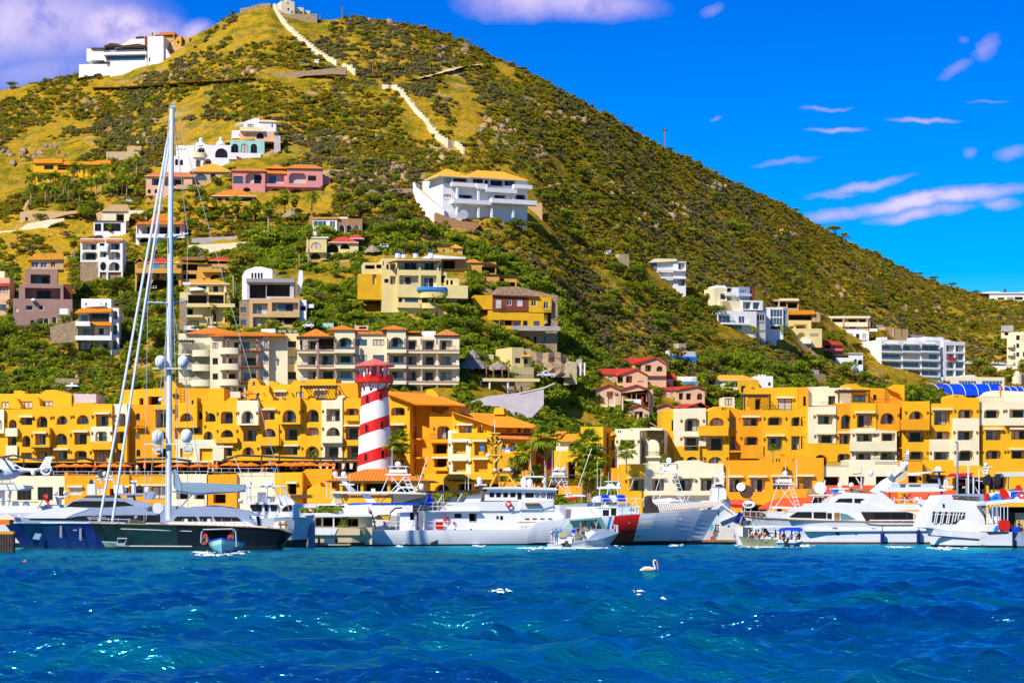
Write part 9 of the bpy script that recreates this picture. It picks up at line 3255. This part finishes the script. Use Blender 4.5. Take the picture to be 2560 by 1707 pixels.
out.materials.append(MATS[GW])
for p in out.polygons:
 p.use_smooth=True
link('body',out,B.root)
B.rod(GD,[(850,250,0),(880,400,0),(885,540,0)],.05,'bill',6,.022)
B.rod(BN,[(800,270,0),(825,420,0)],.035,'pouch',5,.012)
B.ball(DK,815,250,9,-.045,1,'eye',6)
B.s(PH_,'350 540 450 480 600 470 740 510 660 545 480 555',-.16,-.12,'wing')
zm(19.6,1440,1050)
B=H('frigatebird','dark frigatebird gliding in front of the hotel palms with raised crooked wings','bird',(1500,1480),Y=300,yaw=0)
B.rod(CK,[(1180,1330,0),(1350,1400,0),(1500,1450,0),(1640,1440,0)],.13,'body',7,.05)
B.rod(GW,[(1180,1400,.1),(1300,1460,.05)],.07,'breast',6)
B.s(CK,'1440 1460 1500 1390 1600 1330 1720 1300 1810 1230 1840 1230 1790 1320 1680 1380 1600 1440 1520 1490',-.05,.03,'wing')
B.s(CK,'1340 1400 1280 1330 1230 1290 1180 1300 1240 1360 1300 1430',.35,.43,'wing')
B.s(BN,'1160 1420 1230 1440 1330 1540 1310 1580 1240 1490',-.02,.04,'tail')
zm(1,0,0)
B=H('mooring_buoy','small red and white mooring buoy alone on the water','buoy',(62,1407),Y=174)
B.root.location.z=sea_z(B.Ox,B.Oy)-.02
B.ball('orange_red',62,1403,6.2,0,.9,'float',10)
B.rod(GW,[(62,1399,0),(62,1396.5,0)],.05,'cap',6)
# --- wakes and breaking crests
mat('foam',(.8,.86,.9),rough=.9,noise=.05)
def foam(cx,cy,w,h,Y0=None,n=60,seed=0):
 """white water: a patch of small flakes riding on the waves around photo point (cx, cy)."""
 rs=random.Random(seed)
 q=M()
 for _ in range(n):
  x,y=cx+rs.gauss(0,w/2.4),cy+rs.gauss(0,h/2.4)
  Y=CH*F/max(20,y-HY)
  X=(x-CX)/F*Y
  r_=rs.uniform(.06,.26)*Y/220
  z=sea_z(X,Y)+rs.uniform(.0,.08)
  k=rs.randint(4,6)
  o=rs.uniform(0,6)
  pts=[(X+r_*1.7*rs.uniform(.6,1.2)*math.cos(o+6.2832*i/k),Y+r_*1.4*rs.uniform(.6,1.2)*math.sin(o+6.2832*i/k),z+rs.uniform(-.05,.05))for i in range(k)]
  q.add(pts+[(X,Y,z+.06)],[(i,(i+1)%k,k)for i in range(k)])
 return q
q=M()
for i,a in enumerate(((505,1384,30,5,60),(590,1382,30,4,40),(545,1387,60,4,60),(1420,1370,90,4,110),(1500,1367,60,4,60),(1330,1372,40,4,40),(1925,1366,90,4,110),(2000,1365,40,4,50),(1000,1366,8,2,14),(1195,1364,14,2,20),(2360,1371,60,3,50),(1690,1364,20,2,14),(2250,1368,40,2,24))):
 g=foam(*a[:4],n=a[4],seed=i)
 q.add(g.v,g.f)
o=q.ob('wake_foam',None,'foam')
struct(o,'stuff','white wake foam thrown up along the small boats')
q=M()
for i,a in enumerate(((1255,1492,40,5,34),(1590,1508,44,6,26),(1660,1518,26,4,26),(2440,1545,34,8,50))):
 g=foam(*a[:4],n=a[4],seed=40+i)
 q.add(g.v,g.f)
o=q.ob('crest_foam',None,'foam')
struct(o,'stuff','scattered white foam on the breaking wave crests')
# --- trees, palms, flowers and rocks one by one
LAND+=[('the lighthouse',937,1000),('the long stepped wall',760,110),('the lower stepped wall',1060,300),('the upper road bend',800,190),('the steep east skyline',1800,470),('the dry west slope',60,330),('the far east slope',2350,790),('the bushy east slope',1650,760),('the ravine',1500,560)]
USED=set()
def where(x,y,head):
 d=sorted(LAND,key=lambda l:math.hypot((l[1]-x),(l[2]-y)*1.3))[:6]
 n,lx,ly=d[0]
 rel='above' if ly-y>45 else 'below' if y-ly>45 else 'east of' if x>lx else 'west of'
 opts=['%s %s %s'%(head,rel,n)]+['%s between %s and %s'%(head,n,m[0])for m in d[1:]]+['%s %s %s, towards %s'%(head,rel,n,m[0])for m in d[1:]]
 for o in opts:
  if o not in USED and len(o.split())<=16:
   USED.add(o)
   return o
 return opts[0]
def pick_ground(x,y):
 X,Y,z=gpos(x,y)
 return X,Y,z
TREES=[]
for i,(m,h,w,form,words)in enumerate(((LT,1.0,1.15,'round','dark green rounded tree'),('leaf_lush',1.0,1.1,'round','bright green rounded tree'),(LT,.85,1.5,'umbrella','dark flat topped thorn tree'),('leaf_lush',.8,1.4,'umbrella','light green flat topped tree'),('leaf_scrub',.95,1.1,'ragged','ragged olive green tree'),('leaf_scrub_grey',.8,1.2,'ragged','sparse grey green bush'),(LT,.9,1.25,'ragged','uneven deep green tree'),('leaf_gold',.7,1.2,'ragged','golden dry bush'))):
 cr,tr=tree_parts(200+i,m,h*4,w*4,form,n=430 if form!='ragged' else 330,size=.3)
 TREES.append((cr,tr,words))
def tree(k,x,y,px_h,group='trees and bushes scattered over the hillside',rz=None):
 """a tree with its foot at photo point (x, y), px_h pixels tall."""
 X,Y,z=pick_ground(x,y)
 s_=px_h*Y/F/3.9
 cr,tr,words=TREES[k]
 size='small ' if s_<.75 else 'large ' if s_>1.35 else ''
 t=thing('bush' if k in(5,7)else 'tree',where(x,y,size+words),'bush' if k in(5,7)else 'tree',(X,Y,z),R.uniform(0,6.28)if rz is None else rz,group)
 t.scale=(s_*R.uniform(.9,1.15),s_*R.uniform(.9,1.15),s_)
 link('trunk',tr,t)
 link('crown',cr,t)
 TREEPX.append((x,y))
 return t
TREEPX=[]
big=[(1,1431,985,66),(0,295,742,52),(0,1170,838,50),(2,1205,850,42),(0,1240,850,40),(6,1120,826,44),(1,1160,870,36),(6,345,850,70),(0,385,880,75),(1,400,800,50),(6,330,800,46),(0,420,760,40),(0,930,520,40),(2,980,545,44),(0,1010,560,40),(2,1040,590,46),(0,1075,600,44),(6,960,590,40),(2,900,545,38),(0,860,510,34),(6,1110,585,36),(2,1020,640,36),(0,905,500,36),(1,1060,520,26),(0,1290,580,36),(2,1330,585,32),(0,1240,572,30),(1,1270,600,34),(0,1090,790,60),(1,1060,810,40),(2,1130,800,46),(6,1170,800,44),(0,865,800,46),(1,890,810,40),(4,820,770,30),(1,840,700,30),(6,60,870,40),(0,20,850,44),(6,95,835,40),(1,130,905,34),(0,50,905,30),(4,200,940,28),(1,60,940,26),(0,225,735,34),(1,250,720,30),(2,100,560,26),(2,45,600,22),(1,215,560,50),(0,235,545,44),(1,640,610,46),(1,680,615,50),(1,720,618,44),(0,760,640,34),(1,610,560,30),(1,520,560,30),(0,560,545,26),(0,490,500,36),(1,505,545,30),(0,540,470,28),(0,880,555,36),(5,800,760,34),(0,830,745,36),(1,870,760,34),(3,1180,905,30),(0,1215,880,30),(2,1640,870,34),(2,1690,860,36),(0,1730,850,38),(2,1770,855,36),(1,1690,930,32),(0,1640,960,40),(1,1770,930,44),(0,1810,920,44),(1,1850,930,46),(1,1900,940,50),(0,1950,950,50),(1,2000,940,44),(1,2050,930,40),(1,2110,945,40),(0,2160,960,36),(4,1560,640,34),(2,1590,700,36),(0,1600,690,36),(2,1570,740,40),(0,1540,690,38),(0,1620,740,40),(2,1680,780,40),(6,1730,790,42),(2,1790,800,40),(0,1640,810,38),(1,1560,800,34),(2,1500,790,36),(0,1470,840,36),(2,1440,820,34),(0,1400,800,36),(2,1380,840,34),(0,1340,860,32),(0,1390,870,40),(3,1260,1062,22),(1,1290,1070,24),(3,1345,1072,26),(3,1380,1062,24),(0,1195,1025,26),(1,1330,1040,22),(4,1400,1020,24),(5,1280,1000,30),(5,1310,1005,26),(1,2450,930,40),(0,2475,945,34),(0,2560,800,24),(1,250,905,40),(0,210,912,34),(1,170,880,30),(1,480,690,30),(3,700,800,28),(1,655,560,24),(1,740,560,28)]
for k,x,y,h in big:
 if h:
  tree(k,x,y,h)
n=0
tries=0
while n<135 and tries<6000:
 tries+=1
 x=R.uniform(-10,2570)
 y=R.uniform(480,1000)if x<1100 else R.uniform(430,980)
 sky=np.interp(x,_su,_sv)
 if y<sky+40 or not clear_of(x,y,2):
  continue
 if min(((x-a)**2+((y-b)*1.6)**2 for a,b in TREEPX),default=1e9)<26**2:
  continue
 if vnoise(np.array([x/90.0]),np.array([y/60.0]),5)[0]<.36:
  continue
 far=ground(x,y)
 k=R.choice([0,0,2,2,6,4,4,5,1,3]if x>1100 else[0,1,1,4,6,3,5,7,2])
 tree(k,x,y,R.uniform(2.6,4.6)*F/far*(1 if k not in(5,7)else .7))
 n+=1
for x,k,h in((1310,2,13),(1480,4,12),(1560,2,10),(1676,2,12),(1790,4,12),(1850,2,16),(1990,2,14),(2085,2,26),(2112,4,22),(2190,4,14),(2300,2,14),(2335,2,18),(2380,2,16),(2440,2,12),(28,2,22),(556,5,12),(900,0,9),(1095,2,12),(1170,4,14)):
 tree(k,x,float(np.interp(x,_su,_sv))+4,h)
def palm_px(kind,x,yc,yb,wpx,label=None,Y=None,whole=True,n=17,group='palms among the hillside houses',zbase=None,skirt=True):
 """palm with its head at row yc, foot at row yb and a crown wpx wide."""
 if Y is None:
  X,Y,z=gpos(x,yb)
 else:
  X,z=(x-CX)/F*Y,CH+(HY-yb)/F*Y
 h=max(1.2,(yb-yc)*Y/F)
 L=wpx*Y/F/2*(1.12 if kind==FN else 1.05)
 lb=label or where(x,yc,('tall ' if h>6.5 else 'short ' if h<3.5 else '')+('coconut palm with drooping feather fronds' if kind==FE else 'fan palm with a round head'))
 palm(kind,(X,Y,z),h,L,lb,group,n,seed=int(x*7+yc),lean=R.uniform(-.05,.05),whole=whole,skirt=skirt)
rs=random.Random(12)
LAND.append(('the royal palm grove',200,470))
for i in range(34):
 x=78+262*(i%17)/16+rs.uniform(-7,7)
 yb=(516 if i<17 else 486)-(x-78)*(.10 if i<17 else .12)+rs.uniform(-6,6)
 palm_px(FE,x,yb-rs.uniform(36,56),yb,rs.uniform(34,44),'royal palm of the grove, %s in the %s row from its west end'%(ORD[i%17],'lower' if i<17 else 'upper'),n=15,group='royal palms of the grove')
for a in((FN,590,512,562,46),(FN,634,517,560,36),(FN,670,522,620,40),(FN,735,500,560,36),(FN,712,492,545,40),(FE,778,492,560,60),(FN,772,582,674,34),(FN,748,616,672,34),(FN,690,662,694,24),(FN,585,668,760,36),(FN,592,690,752,34),(FN,532,772,818,30),(FN,575,786,822,34),(FN,917,700,748,28),(FE,172,788,852,52),(FE,160,800,856,44),(FN,186,602,655,34),(FN,276,570,594,22),(FN,206,850,885,36),(FN,235,868,890,28),(FE,1951,822,872,46),(FE,1885,824,852,34),(FE,2369,820,850,36),(FN,2097,842,858,28),(FN,2493,856,892,34),(FN,2523,936,972,38),(FN,2554,910,932,24),(FN,2513,724,738,11),(FN,2555,728,738,10),(FE,2282,975,1006,50),(FE,2300,985,1010,46),(FE,2330,990,1012,40),(FE,2268,985,1008,36),(FE,1750,952,995,50),(FE,1788,975,1002,44),(FN,1822,972,1002,40),(FE,1765,970,1002,36),(FN,840,665,672,26),(FN,905,592,616,30),(FE,650,520,555,46),(FE,615,528,556,40),(FE,690,505,552,44),(FE,560,520,550,34),(FE,480,470,496,30),(FN,420,600,640,26),(FN,690,840,860,22),(FN,745,806,826,16),(FN,1115,850,872,26),(FN,345,478,500,26),(FN,1205,448,462,18)):
 palm_px(*a)
QP='palms in front of the hotel'
for(x,yc,yb,w,Y,lb,wh)in((995,1108,1215,76,380,'fan palm with a shaggy head at the east foot of the lighthouse',False),(1365,1098,1262,96,372,'tallest fan palm with a pale trunk behind the cutter mast',False),(1308,1135,1262,70,374,'broad fan palm beside the yellow lattice mast',False),(1285,1165,1262,56,376,'low fan palm half behind the yellow lattice mast',False),(1340,1185,1262,50,378,'short fan palm in the shade between two tall palms',False),(1472,1112,1262,84,366,'highest fan palm of the clump under the star emblem',False),(1455,1140,1262,80,364,'shaggy fan palm on the west of the clump under the star emblem',False),(1492,1150,1262,76,366,'leaning fan palm on the east of the clump under the star emblem',False),(1476,1185,1262,80,363,'lowest fan palm of the clump under the star emblem',False),(1566,1130,1168,64,384,'fan palm on the terrace before the cream hotel annex',False),(1662,1146,1165,28,384,'small potted palm at the edge of the cream annex terrace',True),(1932,1120,1140,24,385,'little palm growing on the amber terrace under a balcony',True),(787,1136,1160,28,394,'little palm inside the arch west of the lighthouse',True),(1000,1130,1212,60,382,'second shaggy palm close behind the one at the lighthouse foot',True)):
 palm_px(FN,x,yc,yb,w,lb,Y,whole=wh,n=22,group=QP,skirt=yb-yc>50)
for(m,x,y,w,lb)in(('petal_red',500,592,13,'red bougainvillea at the west end of the planted terrace'),('petal_red',530,590,20,'orange red bougainvillea on the planted terrace above the whitewashed wall'),(PM,548,592,16,'deep magenta bougainvillea in the middle of the planted terrace'),('petal_red',568,588,14,'rosy bougainvillea near the end of the planted terrace'),(PM,585,586,13,'magenta bougainvillea at the east end of the planted terrace'),('petal_red',522,388,14,'red bougainvillea on the domed villa terrace'),(PM,460,412,12,'magenta bougainvillea below the domed villa'),('petal_red',645,375,16,'red bougainvillea beside the mint arches'),(PM,600,398,10,'small magenta bougainvillea on the domed villa garden wall'),(PM,74,517,9,'magenta bougainvillea at the palm grove gate'),(PM,305,502,10,'magenta bougainvillea beside the parked white car'),('petal_red',172,668,18,'coral flowering bush beside the oval window house'),(PM,2151,878,14,'magenta bougainvillea beside the white balcony block'),('petal_red',515,700,9,'red flowers on the long ochre house'),(PM,465,818,9,'magenta flowers on the sunshade house'),('petal_red',1005,770,16,'rusty red flowering bush below the blue capped villa'),('petal_red',215,190,8,'red flowering shrub on the ridge villa garden')):
 X,Y,z=gpos(x,y)
 Y-=2.0
 z=CH+(HY-y)/F*Y
 t=thing('bougainvillea',lb,'flowering bush',(X,Y,z),0,'flowering bushes')
 rr=w*Y/F/2
 rsn=np.random.RandomState(int(x))
 v,f,tn=leaf_cloud(rsn,[(rsn.uniform(-1,1)*rr,rsn.uniform(-.4,.4),rsn.uniform(.3,1.0)*rr,rr*.55,rr*.45)for _ in range(6)],110,.16)
 link('blossom',np_mesh('blossom',v,f,tn,[m]),t)
 v,f,tn=leaf_cloud(rsn,[(rsn.uniform(-1,1)*rr,rsn.uniform(-.2,.6),.25*rr,rr*.5,rr*.4)for _ in range(4)],60,.18)
 link('foliage',np_mesh('foliage',v,f,tn,['leaf_lush']),t)
for(x,y,w,lb)in((1207,488,40,'dark climbing plant hanging on the big white villa balcony'),(265,158,30,'dark green shrubs on the white ridge villa terrace'),(895,640,34,'clipped green hedge beside the red roofed arch house')):
 X,Y,z=gpos(x,y)
 Y-=3.2
 z=CH+(HY-y-8)/F*Y
 t=thing('garden_shrub',lb,'shrub',(X,Y,z))
 rr=w*Y/F/2
 v,f,tn=leaf_cloud(np.random.RandomState(int(x)),[(a*rr*.5,0,rr*(.5+.2*(a%2)),rr*.5,rr*.5)for a in(-1.2,-.4,.4,1.2)],200,.28)
 link('foliage',np_mesh('foliage',v,f,tn,[LT]),t)
for(x,y,h,lb)in((1433,1068,26,'tall candelabra cactus on the bank above the sign tower'),(716,386,20,'clustered candelabra cactus below the middle stepped wall'),(1990,745,16,'bare pale branching cactus above the bell gable house'),(1990,905,18,'slim cactus under the glass corner house'),(583,32,10,'small cactus on the west ridge of the summit')):
 X,Y,z=gpos(x,y)
 H_=h*Y/F
 t=thing('candelabra_cactus',lb,'cactus',(X,Y-.5,z))
 q=M()
 q.tube([(0,0,-.3),(0,0,H_)],.16,7)
 q.ob('stem',t,LT)
 for i in range(5):
  an=6.2832*i/5+.4
  g=M()
  g.tube([(0,0,H_*.15),(.5*math.cos(an),.4*math.sin(an),H_*.3),(.55*math.cos(an),.45*math.sin(an),H_*R.uniform(.7,.95))],.13,6)
  g.ob('arm',t,LT)
ROCKS=[]
for i in range(6):
 rs2=random.Random(90+i)
 q=M()
 k,n_=5,7
 for a in range(k+1):
  for b in range(n_):
   ph,th=math.pi*a/k,6.2832*b/n_
   r_=rs2.uniform(.72,1.1)
   q.v.append((r_*math.sin(ph)*math.cos(th),r_*.8*math.sin(ph)*math.sin(th),r_*math.cos(ph)*rs2.uniform(.7,1.0)))
 for a in range(k):
  for b in range(n_):
   q.f.append([a*n_+b,a*n_+(b+1)%n_,(a+1)*n_+(b+1)%n_,(a+1)*n_+b])
   q.m.append(0)
 ROCKS.append(q.mesh('boulder',['rock' if i<4 else 'rock_grey']))
for i,(x,y,w,h,c,lb)in enumerate(((1125,128,46,16,12,'wide tan rock face under the summit shoulder'),(1100,148,26,12,6,'pale tilted rocks above the dirt track'),(955,62,40,8,8,'broken tan rocks on the shoulder skyline'),(1245,318,44,28,16,'big jagged tan crag beside the lower stepped wall'),(1285,345,36,24,12,'loose tan boulders east of the jagged crag'),(1225,350,30,20,9,'tan boulders at the foot of the jagged crag'),(1420,300,60,14,12,'long tan rock scar on the steep east slope'),(1335,385,30,16,8,'pale boulders in the dry gully below the crag'),(870,360,36,12,9,'pale rocks between the stepped wall and the pink villa'),(900,400,40,14,9,'cream rocks above the rubble retaining wall'),(960,455,60,18,16,'golden cut bank behind the rubble retaining wall'),(870,445,40,14,9,'golden rocks beside the pink villa corner'),(1000,425,36,14,8,'golden rocks west of the big white villa roof'),(225,270,24,22,8,'tall brown crag on the dry west slope'),(300,315,26,24,9,'dark brown crag above the stone lookout'),(376,362,24,20,8,'rounded brown outcrop beside the stone lookout'),(40,395,60,16,14,'bright golden cut bank at the photo edge'),(130,380,40,14,9,'golden bank above the long yellow house'),(470,190,50,12,12,'grey cut rock face along the upper track'),(600,185,50,12,12,'grey rock face west of the road wall'),(380,195,36,12,9,'reddish cut rock below the white ridge villa'),(1600,560,60,22,14,'tan boulder field low on the steep east slope'),(1700,545,30,30,10,'upright brown slabs in the east ravine'),(1560,480,40,18,9,'scattered tan boulders on the steep east slope'),(1800,470,50,10,10,'pale boulder line near the east skyline'),(1960,590,44,10,9,'grey slabs under the east skyline bushes'),(2105,735,36,12,8,'reddish bare scar above the tan row house'),(2300,775,50,8,9,'small pale boulders on the golden path slope'),(1330,800,50,18,10,'pale boulders beside the golden brown house'),(1290,640,40,16,8,'pale boulders above the twin tan houses'),(730,655,40,14,9,'sandy boulders below the tall garden palms'),(760,350,40,10,8,'grey rocks on the slope right above the pink villa'),(1090,410,40,12,8,'cream boulders just above the big white villa roof'),(1400,470,40,20,9,'tan boulders in the upper ravine'))):
 X,Y,z=gpos(x,y)
 t=thing('rock_outcrop',lb,'rocks',(X,Y,z),0,'rock outcrops on the hill')
 rs2=random.Random(400+i)
 for j in range(c):
  px_,py_=x+rs2.uniform(-w,w),y+rs2.uniform(-h,h)
  p=gpos(px_,py_)
  o=link('boulder',ROCKS[rs2.randrange(6)],t)
  s_=rs2.uniform(.45,1.35)*(Y/600)
  o.location=(p[0]-X,p[1]-Y,p[2]-z+s_*.05)
  o.scale=(s_*rs2.uniform(.8,1.5),s_,s_*rs2.uniform(.7,1.5))
  o.rotation_euler=(rs2.uniform(-.5,.5),rs2.uniform(-.5,.5),rs2.uniform(0,6.28))
  # --- hillside scrub (nobody could count it): one object
def build_scrub():
 tc=bpy.data.collections.new('scrub_templates')
 idx=0
 kinds=[]
 for m,k in(('leaf_scrub',6),('leaf_scrub_grey',2),('leaf_gold',3),(LT,3),('leaf_lush',4)):
  ids=[]
  for i in range(k):
   me=shrub_mesh(50+idx,m,n=120 if m!='leaf_gold' else 80,size=.24,flat=.85 if m!='leaf_gold' else .6)
   o=bpy.data.objects.new('t%02d'%idx,me)
   tc.objects.link(o)
   ids.append(idx)
   idx+=1
  kinds.append(ids)
 rs=np.random.RandomState(3)
 N=110000
 u=rs.uniform(-350,2900,N)
 t=rs.uniform(.02,1.02,N)
 Y=foot(u)+t*(ridge(u)-foot(u))
 X=(u-CX)/F*Y
 z=z_ground(u,Y)
 row=HY-(z-CH)/Y*F
 dens=fbm(X/16,Y/30,4,60)
 big=fbm(X/45,Y/60,3,61)
 east=sm(u,1100,1500)
 keep=dens>(.44-.15*east-.12*(t<.46))+rs.uniform(-.06,.06,N)
 keep&=rs.uniform(0,1,N)<.95
 for(x0,y0,x1,y1)in KEEP:
  keep&=~((u>x0-3)&(u<x1+3)&(row>y0-3)&(row<y1+3))
 gp=fbm(X/24,Y/34,3,66)
 P,S,RT,ID=[],[],[],[]
 for i in np.nonzero(keep)[0]:
  r=rs.uniform()
  lush=(.72 if t[i]<.46 else 0)*(1 if u[i]<1500 else .7)*(.35+1.2*(big[i]>.45))
  if rs.uniform()<lush:
   P.append((X[i],Y[i],z[i]-.15))
   S.append(rs.uniform(.6,1.7))
   RT.append(rs.uniform(0,6.28))
   ID.append(int(rs.choice(kinds[4]if rs.uniform()<.6 else kinds[3])))
   continue
  gold=.22*(1-east[i])+.07 if big[i]<.55 else .03
  if r<gold:
   ids,s=kinds[2],rs.uniform(.4,.95)
  elif r<gold+(.45 if gp[i]>.58 else .07):
   ids,s=kinds[1],rs.uniform(.5,1.35)
  elif r<gold+(.45 if gp[i]>.58 else .07)+(.3 if t[i]<.4 else .08):
   ids,s=kinds[3],rs.uniform(.5,1.5)
  else:
   ids,s=kinds[0],rs.uniform(.4,1.1)*(1.6 if rs.uniform()<.1 else 1)
  P.append((X[i],Y[i],z[i]-.15))
  S.append(s)
  RT.append(rs.uniform(0,6.28))
  ID.append(int(rs.choice(ids)))
 me=bpy.data.meshes.new('hillside_scrub')
 me.from_pydata(P,[],[])
 for nm,ty,val in(('scl','FLOAT',S),('rot','FLOAT',RT),('idx','INT',ID)):
  a=me.attributes.new(nm,ty,'POINT')
  a.data.foreach_set('value',val)
 o=link('hillside_scrub',me)
 struct(o,'stuff','low green and golden thorn scrub covering the hillside')
 ng=bpy.data.node_groups.new('scatter','GeometryNodeTree')
 ng.interface.new_socket('Geometry',in_out='INPUT',socket_type='NodeSocketGeometry')
 ng.interface.new_socket('Geometry',in_out='OUTPUT',socket_type='NodeSocketGeometry')
 nd=ng.nodes
 gi,go=nd.new('NodeGroupInput'),nd.new('NodeGroupOutput')
 ci=nd.new('GeometryNodeCollectionInfo')
 ci.inputs[0].default_value=tc
 ci.inputs[1].default_value=True
 ci.inputs[2].default_value=True
 iop=nd.new('GeometryNodeInstanceOnPoints')
 def at(nm,ty):
  a=nd.new('GeometryNodeInputNamedAttribute')
  a.data_type=ty
  a.inputs[0].default_value=nm
  return a.outputs[0]
 cx=nd.new('ShaderNodeCombineXYZ')
 L=ng.links.new
 L(at('rot','FLOAT'),cx.inputs[2])
 L(gi.outputs[0],iop.inputs['Points'])
 L(ci.outputs[0],iop.inputs['Instance'])
 iop.inputs['Pick Instance'].default_value=True
 L(at('idx','INT'),iop.inputs['Instance Index'])
 L(cx.outputs[0],iop.inputs['Rotation'])
 L(at('scl','FLOAT'),iop.inputs['Scale'])
 L(iop.outputs[0],go.inputs[0])
 md=o.modifiers.new('scatter','NODES')
 md.node_group=ng
 print('scrub',len(P))
build_scrub()
